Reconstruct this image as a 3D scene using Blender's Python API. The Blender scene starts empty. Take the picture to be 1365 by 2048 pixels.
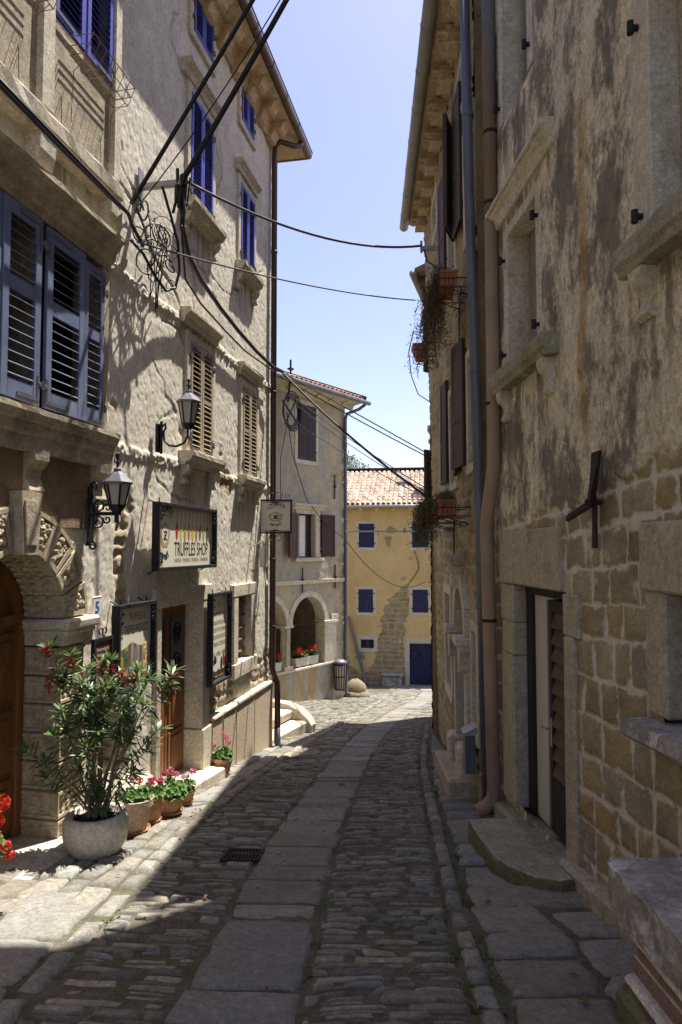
import bpy, math, random
import numpy as np
from mathutils import Vector
random.seed(7); RNG = np.random.default_rng(11)
C = bpy.context.scene.collection
SC = bpy.context.scene

# ---------------------------------------------------------------- camera
cam_d = bpy.data.cameras.new('camera'); cam = bpy.data.objects.new('camera', cam_d); C.objects.link(cam)
cam_d.sensor_fit = 'VERTICAL'; cam_d.sensor_height = 36; cam_d.lens = 24
cam_d.clip_start = .05; cam_d.clip_end = 3000
cam.location = (0, 0, 1.6); cam.rotation_euler = (math.radians(90) + math.atan(72/1365), 0, 0)
SC.camera = cam
# ---------------------------------------------------------------- sun, sky, exposure
SUN = Vector((.268, .27, 1.0)).normalized()
EL = math.asin(SUN.z); AZ = math.atan2(SUN.x, SUN.y)
w = bpy.data.worlds.new('World'); SC.world = w; w.use_nodes = True
nt = w.node_tree; bgn = nt.nodes['Background']
sky = nt.nodes.new('ShaderNodeTexSky'); sky.sky_type = 'NISHITA'; sky.sun_disc = False
sky.sun_elevation = EL; sky.sun_rotation = AZ; sky.altitude = 250; sky.air_density = 1.0; sky.dust_density = 1.6; sky.ozone_density = 1.6
_h = nt.nodes.new('ShaderNodeMix'); _h.data_type = 'RGBA'; _h.blend_type = 'MULTIPLY'; _h.inputs[0].default_value = 1; _h.inputs[7].default_value = (1.13, .97, 1.01, 1)
nt.links.new(sky.outputs[0], _h.inputs[6]); nt.links.new(_h.outputs[2], bgn.inputs[0]); bgn.inputs[1].default_value = .097
sl = bpy.data.lights.new('sun', 'SUN'); sl.energy = 4.5; sl.angle = math.radians(.53); sl.color = (1, .945, .86)
so = bpy.data.objects.new('sun', sl); C.objects.link(so); so.rotation_euler = SUN.to_track_quat('Z', 'Y').to_euler(); so.location = (10, 10, 30)
SC.view_settings.view_transform = 'Standard'; SC.view_settings.look = 'None'
SC.view_settings.exposure = 1.28; SC.view_settings.gamma = 1.0
SC.render.engine = 'CYCLES'; SC.cycles.max_bounces = 8; SC.cycles.diffuse_bounces = 5

# ---------------------------------------------------------------- helpers
ORG = {}
def tag(o, label, cat, group=None):
    o['label'] = label; o['category'] = cat
    if group: o['group'] = group
    return o
def thing(name, label, cat, loc=(0, 0, 0), group=None):
    o = bpy.data.objects.new(name, None); C.objects.link(o); o.location = loc; o.empty_display_size = .2
    ORG[o.name] = Vector(loc); return tag(o, label, cat, group)
class Fr:
    """wall frame: s along the wall, o outward, z up"""
    def __init__(self, p0, u, n, z0=0, shear=0, lean=None, k=1.0, zb=0.0):
        self.p0 = p0; self.u = u; self.n = n; self.z0 = z0; self.shear = shear; self.lean = lean; self.k = k; self.zb = zb
    def __call__(self, s, o, z):
        if self.lean is not None: o = o + self.lean(s, z)
        k = self.k; return (self.p0[0] + (self.u[0]*s + self.n[0]*o)*k, self.p0[1] + (self.u[1]*s + self.n[1]*o)*k, self.zb + (self.z0 + z + self.shear*s)*k)
    def sheared(self, k, s0):
        return Fr(self.p0, self.u, self.n, self.z0 - k*s0, k, self.lean, self.k, self.zb)
def unit(x, y):
    l = math.hypot(x, y); return (x/l, y/l)
def left_frame(p0, u): return Fr(p0, u, (u[1], -u[0]))
def right_frame(p0, u, lean=None, k=1.0, zb=0.0): return Fr(p0, u, (-u[1], u[0]), lean=lean, k=k, zb=zb)
ID = Fr((0, 0), (1, 0), (0, 1))
class MB:
    def __init__(self, fr=ID):
        self.v = []; self.f = []; self.m = []; self.fr = fr; self.fl = False
        a = Vector(fr(0., 0., 0.)); b = Vector(fr(1., 0., 0.)) - a; c = Vector(fr(0., 1., 0.)) - a; d = Vector(fr(0., 0., 1.)) - a
        self.fl = b.cross(c).dot(d) < 0
    def add(self, vs, fs, mi=0):
        k = len(self.v); fr = self.fr
        self.v += [fr(*p) for p in vs]
        for f in fs:
            g = [i + k for i in f]
            self.f.append(g[::-1] if self.fl else g); self.m.append(mi)
        return self
    def box(self, a0, a1, b0, b1, c0, c1, mi=0, bev=0.0, jit=0.0):
        if a0 > a1: a0, a1 = a1, a0
        if b0 > b1: b0, b1 = b1, b0
        if c0 > c1: c0, c1 = c1, c0
        j = lambda: random.uniform(-jit, jit) if jit else 0
        if bev <= 0:
            vs = [(a + j(), b + j(), c + j()) for c in (c0, c1) for b in (b0, b1) for a in (a0, a1)]
            return self.add(vs, [(0,2,3,1),(4,5,7,6),(0,1,5,4),(2,6,7,3),(0,4,6,2),(1,3,7,5)], mi)
        e = min(bev, (a1-a0)*.45, (b1-b0)*.45, (c1-c0)*.45)
        A = (a0, a1); B = (b0, b1); D = (c0, c1); vs = []; ix = {}
        for i in (0, 1):
            for k in (0, 1):
                for l in (0, 1):
                    q = [j(), j(), j()]
                    for ax in range(3):
                        p = [A[i] + (e if i == 0 else -e), B[k] + (e if k == 0 else -e), D[l] + (e if l == 0 else -e)]
                        p[ax] = (A[i], B[k], D[l])[ax]
                        ix[i, k, l, ax] = len(vs); vs.append(tuple(p[t] + q[t] for t in range(3)))
        fs = []
        for ax in range(3):
            o1, o2 = [t for t in range(3) if t != ax]
            for side in (0, 1):
                q = []
                for (x, y) in ((0,0),(1,0),(1,1),(0,1)):
                    t = [0,0,0]; t[ax] = side; t[o1] = x; t[o2] = y; q.append(ix[(*t, ax)])
                fl = (side == 0) ^ (ax == 1); fs.append(q[::-1] if fl else q)
        for ax in range(3):
            o1, o2 = [t for t in range(3) if t != ax]
            for x in (0, 1):
                for y in (0, 1):
                    t0 = [0,0,0]; t1 = [0,0,0]; t1[ax] = 1; t0[o1] = t1[o1] = x; t0[o2] = t1[o2] = y
                    fs.append([ix[(*t0, o1)], ix[(*t1, o1)], ix[(*t1, o2)], ix[(*t0, o2)]])
        for i in (0, 1):
            for k in (0, 1):
                for l in (0, 1): fs.append([ix[i,k,l,0], ix[i,k,l,1], ix[i,k,l,2]])
        return self.add(vs, fs, mi)
    def prism(self, poly, lo, hi, ax='s', mi=0, seg=1, jit=0.0, taper=0.0):
        """extrude a polygon; ax 's': poly (o,z), 'o': poly (s,z), 'z': poly (s,o)"""
        n = len(poly); vs = []; cx = sum(p[0] for p in poly)/n; cy = sum(p[1] for p in poly)/n
        for k in range(seg + 1):
            t = lo + (hi - lo)*k/seg
            for (p, q) in poly:
                jp = random.uniform(-jit, jit) if jit else 0; jq = random.uniform(-jit, jit) if jit else 0
                if taper and k == seg: p = cx + (p-cx)*(1-taper); q = cy + (q-cy)*(1-taper)
                a, b = p + jp, q + jq
                vs.append((t, a, b) if ax == 's' else (a, t, b) if ax == 'o' else (a, b, t))
        fs = [list(range(n))[::-1], [seg*n + i for i in range(n)]]
        for k in range(seg):
            for i in range(n): fs.append([k*n+i, k*n+(i+1) % n, (k+1)*n+(i+1) % n, (k+1)*n+i])
        return self.add(vs, fs, mi)
    def tube(self, path, r, n=8, mi=0, closed=False, cap=True):
        P = [Vector(self.fr(*p)) for p in path]; m = len(P)
        R = r if isinstance(r, (list, tuple)) else [r]*m
        k = len(self.v); up = None; ring = []
        for i in range(m):
            a = P[(i-1) % m] if (i > 0 or closed) else P[i]; b = P[(i+1) % m] if (i < m-1 or closed) else P[i]
            t = (b - a)
            if t.length < 1e-9: t = Vector((0, 0, 1))
            t.normalize()
            if up is None:
                up = Vector((0, 0, 1)) if abs(t.z) < .9 else Vector((1, 0, 0))
            x = (up - t*up.dot(t))
            if x.length < 1e-6: x = t.orthogonal()
            x.normalize(); up = x; y = t.cross(x)
            ids = []
            for q in range(n):
                an = 2*math.pi*q/n; c = P[i] + (x*math.cos(an) + y*math.sin(an))*R[i]
                ids.append(len(self.v)); self.v.append(tuple(c))
            ring.append(ids)
        for i in range(m if closed else m-1):
            A = ring[i]; B = ring[(i+1) % m]
            for q in range(n):
                self.f.append([A[q], A[(q+1) % n], B[(q+1) % n], B[q]]); self.m.append(mi)
        if cap and not closed:
            self.f.append(ring[0][::-1]); self.m.append(mi); self.f.append(ring[-1]); self.m.append(mi)
        return self
    def lathe(self, prof, c, n=24, mi=0, rot=0.0, jit=0.0, sx=1.0):
        vs = []; fs = []; m = len(prof)
        for (r, z) in prof:
            for q in range(n):
                an = 2*math.pi*q/n + rot; rr = r*(1 + (random.uniform(-jit, jit) if jit else 0))
                vs.append((c[0] + rr*sx*math.cos(an), c[1] + rr*math.sin(an), c[2] + z))
        for i in range(m-1):
            for q in range(n): fs.append([i*n+q, i*n+(q+1) % n, (i+1)*n+(q+1) % n, (i+1)*n+q])
        if prof[0][0] > 1e-4: fs.append(list(range(n))[::-1])
        if prof[-1][0] > 1e-4: fs.append([(m-1)*n + q for q in range(n)])
        return self.add(vs, fs, mi)
    def ball(self, c, r, n=8, m=5, mi=0, sq=(1, 1, 1), jit=0.0):
        vs = []; fs = []
        for i in range(m+1):
            th = math.pi*i/m
            for q in range(n):
                ph = 2*math.pi*q/n; k = 1 + (random.uniform(-jit, jit) if jit else 0)
                vs.append((c[0] + r*k*sq[0]*math.sin(th)*math.cos(ph), c[1] + r*k*sq[1]*math.sin(th)*math.sin(ph), c[2] - r*k*sq[2]*math.cos(th)))
        for i in range(m):
            for q in range(n): fs.append([i*n+q, i*n+(q+1) % n, (i+1)*n+(q+1) % n, (i+1)*n+q])
        return self.add(vs, fs, mi)
    def poly(self, pts, mi=0): return self.add(pts, [list(range(len(pts)))], mi)
    def build(self, name, mats, parent=None, smooth=False, label=None):
        me = bpy.data.meshes.new(name); o = bpy.data.objects.new(name, me); C.objects.link(o)
        org = Vector((0, 0, 0))
        if parent is not None:
            o.parent = parent; org = ORG[parent.name]
        elif self.v:
            a = np.array(self.v); org = Vector((float(a[:, 0].mean()), float(a[:, 1].mean()), float(a[:, 2].min()))); o.location = org
        ORG[o.name] = org
        me.from_pydata([(p[0]-org.x, p[1]-org.y, p[2]-org.z) for p in self.v], [], self.f)
        for mm in (mats if isinstance(mats, (list, tuple)) else [mats]): me.materials.append(mm)
        me.polygons.foreach_set('material_index', self.m)
        if smooth: me.polygons.foreach_set('use_smooth', [True]*len(self.f))
        me.update()
        if label: o['label'] = label
        return o
def np_mesh(name, V, F, mats, parent=None, attrs=None, smooth=True):
    me = bpy.data.meshes.new(name); o = bpy.data.objects.new(name, me); C.objects.link(o)
    V = np.asarray(V, float); org = Vector((0, 0, 0))
    if parent is not None: o.parent = parent; org = ORG[parent.name]
    ORG[o.name] = org; V = V - np.array(org); F = np.asarray(F, np.int32); k = F.shape[1]
    me.vertices.add(len(V)); me.vertices.foreach_set('co', V.astype(np.float32).ravel())
    me.loops.add(F.size); me.loops.foreach_set('vertex_index', F.ravel())
    me.polygons.add(len(F)); me.polygons.foreach_set('loop_start', np.arange(0, F.size, k, dtype=np.int32))
    me.polygons.foreach_set('use_smooth', np.full(len(F), smooth))
    for nm, arr in (attrs or {}).items():
        a = me.color_attributes.new(nm, 'FLOAT_COLOR', 'POINT')
        cc = np.ones((len(V), 4), np.float32); cc[:, :arr.shape[1]] = arr; a.data.foreach_set('color', cc.ravel())
    for mm in (mats if isinstance(mats, (list, tuple)) else [mats]): me.materials.append(mm)
    me.update(calc_edges=True); me.validate(); return o
_T = np.random.default_rng(3).random((256, 256))
def vn(x, y, sd=0):
    x = np.asarray(x, float) + sd*17.3; y = np.asarray(y, float) + sd*9.7
    xi = np.floor(x).astype(int); yi = np.floor(y).astype(int); fx = x-xi; fy = y-yi
    fx = fx*fx*(3-2*fx); fy = fy*fy*(3-2*fy)
    a = _T[xi % 256, yi % 256]; b = _T[(xi+1) % 256, yi % 256]; c = _T[xi % 256, (yi+1) % 256]; d = _T[(xi+1) % 256, (yi+1) % 256]
    return (a*(1-fx)+b*fx)*(1-fy)+(c*(1-fx)+d*fx)*fy
def fbm(x, y, o=4, sd=0):
    t = 0; a = .5; f = 1
    for k in range(o): t = t + a*vn(x*f, y*f, sd+k*3); a *= .5; f *= 2.03
    return t/(1-.5**o)
def sst(a, b, x): t = np.clip((x-a)/(b-a), 0, 1); return t*t*(3-2*t)

# ---------------------------------------------------------------- materials
def nn(nt, t, **kw):
    n = nt.nodes.new(t)
    for k, v in kw.items(): setattr(n, k, v)
    return n
def noise_node(nt, vec, sc, det=8, rough=.6, stretch=None):
    if stretch:
        mp = nn(nt, 'ShaderNodeMapping'); mp.inputs['Scale'].default_value = stretch; nt.links.new(vec, mp.inputs[0]); vec = mp.outputs[0]
    n = nn(nt, 'ShaderNodeTexNoise'); n.inputs['Scale'].default_value = sc; n.inputs['Detail'].default_value = det; n.inputs['Roughness'].default_value = rough
    nt.links.new(vec, n.inputs['Vector']); return n.outputs['Fac']
def ramp(nt, fac, stops):
    r = nn(nt, 'ShaderNodeValToRGB'); nt.links.new(fac, r.inputs[0]); e = r.color_ramp.elements
    while len(e) < len(stops): e.new(.5)
    for k, (p, c) in enumerate(stops):
        e[k].position = p; e[k].color = (*c, 1) if len(c) == 3 else c
    return r.outputs[0]
def mix(nt, fac, a, b, mode='MIX'):
    m = nn(nt, 'ShaderNodeMix', data_type='RGBA', blend_type=mode)
    for sock, val in ((m.inputs[0], fac), (m.inputs[6], a), (m.inputs[7], b)):
        if isinstance(val, (int, float)): sock.default_value = val
        elif isinstance(val, tuple): sock.default_value = (*val, 1)
        else: nt.links.new(val, sock)
    return m.outputs[2]
def fac_ramp(nt, fac, lo, hi):
    r = nn(nt, 'ShaderNodeMapRange'); r.inputs[1].default_value = lo; r.inputs[2].default_value = hi; nt.links.new(fac, r.inputs[0]); return r.outputs[0]
def mul(nt, a, b):
    m = nn(nt, 'ShaderNodeMath', operation='MULTIPLY')
    for s_, v in ((m.inputs[0], a), (m.inputs[1], b)):
        if isinstance(v, (int, float)): s_.default_value = v
        else: nt.links.new(v, s_)
    return m.outputs[0]
def base(name):
    m = bpy.data.materials.new(name); m.use_nodes = True; nt = m.node_tree; b = nt.nodes['Principled BSDF']
    g = nn(nt, 'ShaderNodeNewGeometry'); return m, nt, b, g.outputs['Position']
def bumps(nt, b, pos, lst, vec=None):
    last = None
    for (st, sc, dist) in lst:
        f = noise_node(nt, pos, sc, 6, .65); n = nn(nt, 'ShaderNodeBump'); n.inputs['Strength'].default_value = st; n.inputs['Distance'].default_value = dist
        nt.links.new(f, n.inputs['Height'])
        if last: nt.links.new(last, n.inputs['Normal'])
        last = n.outputs[0]
    if last: nt.links.new(last, b.inputs['Normal'])
def mat(name, c1, c2=None, sc=6, rough=.9, bump=((.35, 70, .006),), stains=(), tint=False, metal=0, spec=.3, stretch=None, grain=None):
    m, nt, b, pos = base(name); c2 = c2 or tuple(x*.72 for x in c1)
    f = noise_node(nt, pos, sc, 9, .62, stretch); col = ramp(nt, f, [(.32, c2), (.66, c1)])
    for (sc_col, ssc, sstr, lo, hi, amt) in stains:
        sf = noise_node(nt, pos, ssc, 7, .62, sstr); k = mul(nt, fac_ramp(nt, sf, lo, hi), amt); col = mix(nt, k, col, sc_col)
    if grain is None: grain = 1.0 if rough >= .85 else 0
    if grain:
        g1 = noise_node(nt, pos, 95, 6, .75); g2 = noise_node(nt, pos, 28, 7, .7); k = grain
        col = mix(nt, 1.0, col, ramp(nt, g1, [(.30, (1-.36*k,)*3), (.68, (1+.34*k,)*3)]), 'MULTIPLY'); col = mix(nt, 1.0, col, ramp(nt, g2, [(.30, (1-.30*k,)*3), (.66, (1+.28*k,)*3)]), 'MULTIPLY')
    if tint:
        a = nn(nt, 'ShaderNodeAttribute', attribute_name='tint'); col = mix(nt, 1.0, col, a.outputs['Color'], 'MULTIPLY')
    nt.links.new(col, b.inputs['Base Color']); b.inputs['Roughness'].default_value = rough; b.inputs['Metallic'].default_value = metal
    b.inputs['Specular IOR Level'].default_value = spec
    bumps(nt, b, pos, bump); return m
def masonry(name, stones, mortar, pl1, pl2, pst=(), sst_=(), psc=4, bump=((.8, 70, .014), (.5, 16, .02))):
    """stone / mortar / plaster by the mesh attribute msk (r stone id, g mortar, b plaster)"""
    m, nt, b, pos = base(name)
    a = nn(nt, 'ShaderNodeAttribute', attribute_name='msk'); sp = nn(nt, 'ShaderNodeSeparateColor'); nt.links.new(a.outputs['Color'], sp.inputs[0])
    st = ramp(nt, sp.outputs[0], [((k+.5)/len(stones), c) for k, c in enumerate(stones)])
    f = noise_node(nt, pos, 40, 8, .8); st = mix(nt, 1.0, st, ramp(nt, f, [(.25, (.5, .5, .5)), (.75, (1.35, 1.3, 1.22))]), 'MULTIPLY')
    st = mix(nt, 1.0, st, ramp(nt, noise_node(nt, pos, 115, 5, .8), [(.30, (.60, .60, .60)), (.66, (1.32, 1.3, 1.26))]), 'MULTIPLY'); f2 = noise_node(nt, pos, 3.2, 6, .6); st = mix(nt, 1.0, st, ramp(nt, f2, [(.3, (.68, .68, .7)), (.7, (1.2, 1.17, 1.1))]), 'MULTIPLY')
    for (cc, ssc, sstr, lo, hi, amt) in sst_:
        st = mix(nt, mul(nt, fac_ramp(nt, noise_node(nt, pos, ssc, 7, .65, sstr), lo, hi), amt), st, cc)
    mo = mix(nt, noise_node(nt, pos, 30, 5), tuple(x*.7 for x in mortar), mortar)
    col = mix(nt, sp.outputs[1], st, mo)
    pl = ramp(nt, noise_node(nt, pos, psc, 9, .65), [(.32, pl2), (.62, pl1)])
    pl = mix(nt, 1.0, pl, ramp(nt, noise_node(nt, pos, 26, 7, .75), [(.3, (.72, .71, .69)), (.66, (1.25, 1.25, 1.23))]), 'MULTIPLY'); pl = mix(nt, 1.0, pl, ramp(nt, noise_node(nt, pos, 90, 5, .75), [(.3, (.70, .69, .67)), (.66, (1.26, 1.26, 1.25))]), 'MULTIPLY')
    for (cc, ssc, sstr, lo, hi, amt) in pst:
        pl = mix(nt, mul(nt, fac_ramp(nt, noise_node(nt, pos, ssc, 10, .76, sstr), lo, hi), amt), pl, cc)
    a2 = nn(nt, 'ShaderNodeAttribute', attribute_name='extra'); s2 = nn(nt, 'ShaderNodeSeparateColor'); nt.links.new(a2.outputs['Color'], s2.inputs[0])
    pl = mix(nt, mul(nt, s2.outputs[0], .55), pl, (.42, .24, .06)); 
    pl = mix(nt, mul(nt, s2.outputs[1], .85), pl, (.10, .09, .07)); pl = mix(nt, mul(nt, s2.outputs[2], .75), pl, (.13, .12, .095))
    col = mix(nt, sp.outputs[2], col, pl)
    nt.links.new(col, b.inputs['Base Color']); b.inputs['Roughness'].default_value = .93; b.inputs['Specular IOR Level'].default_value = .2
    bumps(nt, b, pos, bump); return m
DK = (.05, .045, .035)
M = {}
M['wallL'] = masonry('rough_beige_plaster', [(.36, .29, .19), (.44, .37, .27), (.50, .44, .34)], (.50, .44, .34), (.68, .64, .56), (.53, .49, .415),
    pst=[((.62, .56, .47), 1.3, (1, 1, .5), .55, .72, .6), ((.34, .26, .17), 2.2, (1, 1, .35), .56, .76, .6), ((.17, .13, .09), 9, (1, 1, .6), .66, .78, .55)], bump=((.55, 95, .007), (.22, 26, .012)))
M['wallR'] = masonry('ashlar_and_mould_plaster', [(.38, .315, .20), (.42, .375, .275), (.47, .365, .195), (.35, .315, .235), (.47, .40, .26), (.42, .385, .30)], (.84, .78, .66), (.80, .72, .56), (.63, .55, .415),
    pst=[((.58, .52, .42), 1.6, (1, .8, .5), .54, .66, .7), ((.16, .145, .115), 2.9, (1, .8, .5), .475, .56, .85), ((.10, .09, .075), 8, (1, .8, .4), .52, .62, .6), ((.13, .12, .10), 26, (1, 1, .6), .52, .66, .5)],
    sst_=[((.36, .33, .26), 3.0, None, .6, .75, .4), ((.12, .10, .06), 5, None, .6, .75, .5)])
M['wallE'] = masonry('rubble_stone', [(.32, .25, .14), (.40, .33, .21), (.27, .21, .12), (.44, .38, .27), (.36, .27, .14)], (.46, .41, .30), (.48, .42, .30), (.38, .32, .22), sst_=[((.14, .11, .07), 5, None, .58, .72, .5)])
M['wallA'] = masonry('faded_yellow_plaster', [(.40, .35, .26), (.48, .43, .34), (.44, .38, .27)], (.5, .46, .37), (.385, .365, .315), (.29, .275, .235),
    pst=[((.52, .42, .21), 1.5, (1, 1, .6), .49, .60, .65), ((.62, .59, .50), 2.6, (1, 1, .7), .58, .7, .7), ((.16, .15, .13), 1.9, (1, 1, .35), .60, .74, .65)], bump=((.4, 40, .01),))
M['wallY'] = masonry('yellow_plaster', [(.31, .24, .14), (.40, .32, .20), (.35, .27, .16)], (.44, .38, .28), (.60, .455, .24), (.52, .385, .19),
    pst=[((.52, .36, .13), 1.2, (1, 1, .3), .56, .72, .6), ((.70, .58, .34), 2.0, None, .6, .72, .45)], psc=1.2, bump=((.3, 40, .008),))
M['stoneL'] = mat('pale_limestone', (.60, .54, .43), (.46, .40, .30), 7, stains=[((.30, .25, .18), 3, (1, 1, .5), .58, .74, .5)], bump=((.5, 55, .008), (.3, 12, .012)))
M['stoneD'] = mat('weathered_limestone', (.44, .38, .28), (.29, .24, .165), 6, stains=[((.13, .11, .08), 3, (1, 1, .6), .55, .7, .6)], bump=((.55, 50, .01), (.4, 10, .015)))
M['carved'] = mat('carved_limestone', (.46, .39, .28), (.33, .27, .18), 9, bump=((.5, 60, .008),))
M['soffit'] = mat('peeling_stucco', (.52, .40, .25), (.40, .30, .18), 5, stains=[((.60, .54, .44), 4, None, .55, .68, .7)])
M['brown_stucco'] = mat('brown_stained_stucco', (.27, .19, .115), (.17, .12, .075), 5, stains=[((.48, .40, .30), 26, None, .64, .7, .6), ((.42, .34, .25), 3, (1, 1, .4), .6, .75, .5)], bump=((.6, 60, .01), (.4, 12, .02)))
M['stoneR'] = mat('grey_brown_sandstone', (.45, .40, .30), (.34, .30, .215), 8, stains=[((.13, .115, .085), 4, (1, 1, .4), .58, .74, .55)], bump=((.5, 65, .008),))
M['stoneR2'] = mat('pale_portal_limestone', (.58, .53, .43), (.47, .42, .33), 6, stains=[((.25, .21, .15), 4, (1, 1, .5), .58, .72, .45)], bump=((.4, 60, .006),))
M['bench'] = mat('lichen_stone', (.44, .41, .37), (.20, .185, .16), 5, stains=[((.20, .195, .09), 5, (1, 1, .5), .52, .66, .6), ((.66, .64, .62), 6, None, .54, .62, .8)], bump=((.7, 50, .012), (.5, 12, .02)))
M['stoop'] = mat('mossy_step_stone', (.36, .34, .27), (.26, .245, .17), 4, stains=[((.16, .16, .075), 3, None, .5, .62, .6), ((.46, .43, .36), 6, None, .6, .68, .5)], bump=((.6, 60, .008),))
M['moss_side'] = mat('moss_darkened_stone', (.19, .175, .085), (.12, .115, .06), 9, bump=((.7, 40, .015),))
M['granite'] = mat('speckled_granite', (.60, .50, .37), (.40, .31, .21), 60, stains=[((.52, .33, .17), 2.2, (1, 1, .35), .5, .7, .5), ((.25, .2, .15), 140, None, .56, .66, .7)], bump=((.6, 130, .006),))
M['iron'] = mat('wrought_iron', (.03, .03, .034), (.018, .018, .02), 30, rough=.55, metal=.4, bump=((.2, 90, .002),))
M['rust'] = mat('rusty_iron', (.045, .03, .022), (.02, .016, .014), 20, rough=.8, bump=((.3, 90, .003),))
M['rustwire'] = mat('rusted_wire', (.28, .20, .12), (.17, .11, .06), 20, rough=.8, bump=())
M['cable'] = mat('black_cable', (.022, .021, .021), (.014, .014, .015), 10, rough=.6, bump=())
M['cable2'] = mat('grey_cable', (.15, .14, .15), (.05, .05, .055), 10, rough=.5, bump=())
M['galv'] = mat('galvanised_steel', (.40, .40, .40), (.28, .275, .27), 14, rough=.5, metal=.55, bump=((.1, 20, .004),))
M['pipe_grey'] = mat('blue_grey_pipe', (.17, .18, .205), (.095, .10, .12), 4, rough=.5, metal=.4, stains=[((.26, .25, .24), 3, (1, 1, .15), .55, .7, .5), ((.06, .055, .055), 14, (1, 1, .4), .62, .72, .6)], bump=((.12, 20, .003),), stretch=(1, 1, .2))
M['pipe_terra'] = mat('terracotta_pipe', (.37, .255, .165), (.285, .19, .118), 3, rough=.7, stains=[((.15, .14, .145), 2.6, (1, 1, .25), .54, .62, .6), ((.50, .36, .26), 6, (1, 1, .3), .60, .72, .5), ((.17, .09, .05), 16, (1, 1, .5), .64, .72, .6)], bump=((.2, 30, .005),))
M['pipe_worn'] = mat('worn_painted_pipe', (.155, .155, .165), (.11, .105, .105), 3, rough=.6, stains=[((.30, .17, .09), 2.4, (1, 1, .25), .5, .6, .6)], bump=((.15, 30, .004),))
M['pipe_brown'] = mat('brown_downpipe', (.095, .055, .045), (.06, .036, .03), 5, rough=.4, metal=.3, bump=((.08, 20, .003),), stretch=(1, 1, .2))
M['gutter_b'] = mat('brown_gutter', (.13, .095, .07), (.085, .06, .045), 5, rough=.45, metal=.4, bump=((.08, 20, .003),))
M['gutter_g'] = mat('weathered_zinc_gutter', (.34, .32, .27), (.24, .225, .19), 3, rough=.55, metal=.3, bump=((.1, 20, .004),))
M['blue'] = mat('royal_blue_paint', (.085, .10, .46), (.06, .07, .36), 6, rough=.5, bump=((.15, 120, .002),))
M['bluegrey'] = mat('faded_blue_grey_paint', (.15, .178, .28), (.105, .125, .21), 5, rough=.6, stains=[((.33, .34, .42), 4, (1, 1, .4), .56, .7, .5)], bump=((.2, 90, .003),))
M['beige'] = mat('faded_beige_paint', (.42, .345, .235), (.33, .265, .18), 5, rough=.7, bump=((.25, 90, .003),))
M['darkplum'] = mat('dark_plum_paint', (.052, .033, .042), (.036, .022, .03), 6, rough=.6, bump=((.2, 80, .003),))
M['darkred'] = mat('dark_maroon_paint', (.07, .022, .022), (.045, .015, .017), 6, rough=.5, bump=((.2, 80, .003),))
M['navy'] = mat('navy_paint', (.024, .027, .088), (.017, .019, .062), 7, rough=.6, stains=[((.06, .065, .17), 5, (1, 1, .3), .58, .7, .5)], bump=((.25, 70, .004),))
M['shutbrown'] = mat('grey_brown_wood', (.125, .095, .072), (.075, .056, .042), 10, rough=.75, stretch=(1, 1, .12), bump=((.3, 60, .004),))
M['door'] = mat('varnished_oak', (.235, .10, .035), (.12, .05, .02), 9, rough=.45, stretch=(1, 1, .08), bump=((.2, 50, .003),))
M['darkwood'] = mat('weathered_dark_wood', (.04, .033, .026), (.022, .019, .016), 12, rough=.75, stretch=(1, 1, .1), stains=[((.2, .18, .15), 20, None, .72, .76, .7)], bump=((.4, 60, .004),))
M['slatwood'] = mat('weathered_slat_wood', (.13, .105, .078), (.07, .056, .043), 12, rough=.8, stretch=(1, 1, .3), bump=((.4, 60, .004),))
M['hinge'] = mat('painted_hinge', (.16, .165, .20), (.09, .09, .1), 14, rough=.5, metal=.4, bump=((.2, 90, .002),))
M['glassdark'] = mat('dark_window_pane', (.025, .027, .03), (.016, .017, .02), 3, rough=.12, spec=.5, bump=())
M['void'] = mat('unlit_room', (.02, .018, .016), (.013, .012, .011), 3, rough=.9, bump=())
M['glassfrost'] = mat('frosted_lamp_glass', (.40, .40, .35), (.30, .30, .26), 5, rough=.25, spec=.5, bump=())
M['white'] = mat('white_paint', (.70, .68, .62), (.60, .58, .53), 5, rough=.6, bump=())
M['doorwhite'] = mat('cream_door_panel', (.60, .575, .52), (.53, .505, .455), 2, rough=.5, bump=((.05, 20, .002),))
M['cream'] = mat('cream_sign_board', (.74, .71, .56), (.69, .66, .51), 2, rough=.45, bump=())
M['ink'] = mat('black_lettering', (.02, .017, .015), (.016, .014, .012), 9, rough=.5, bump=())
M['ink2'] = mat('brown_lettering', (.20, .11, .06), (.16, .09, .05), 9, rough=.5, bump=())
M['brownsign'] = mat('brown_sign_board', (.10, .04, .022), (.075, .03, .018), 5, rough=.45, bump=())
M['chalk'] = mat('worn_chalk', (.52, .48, .40), (.33, .29, .22), 60, rough=.95, bump=())
M['tileblue'] = mat('blue_glaze', (.05, .13, .42), (.04, .1, .33), 9, rough=.3, bump=())
for nm, c in dict(red=(.55, .03, .02), yellow=(.72, .52, .03), lemon=(.7, .66, .16), orange=(.68, .2, .03), ochre=(.55, .40, .13), olive=(.16, .18, .04), pinkish=(.6, .38, .27), green=(.07, .17, .05), tan=(.42, .30, .17), greyp=(.2, .21, .24), pale=(.75, .73, .66)).items():
    M['p_'+nm] = mat('printed_'+nm, c, tuple(x*.8 for x in c), 40, rough=.45, bump=())
M['terra'] = mat('terracotta', (.50, .27, .15), (.40, .20, .10), 7, stains=[((.55, .45, .36), 5, None, .56, .7, .5)], bump=((.2, 90, .003),))
M['terrapale'] = mat('limed_terracotta', (.50, .37, .27), (.40, .28, .19), 6, stains=[((.30, .25, .21), 4, None, .54, .68, .6)], bump=((.25, 80, .003),))
M['boxplastic'] = mat('terracotta_plastic', (.36, .125, .06), (.28, .10, .05), 7, rough=.55, bump=())
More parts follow.
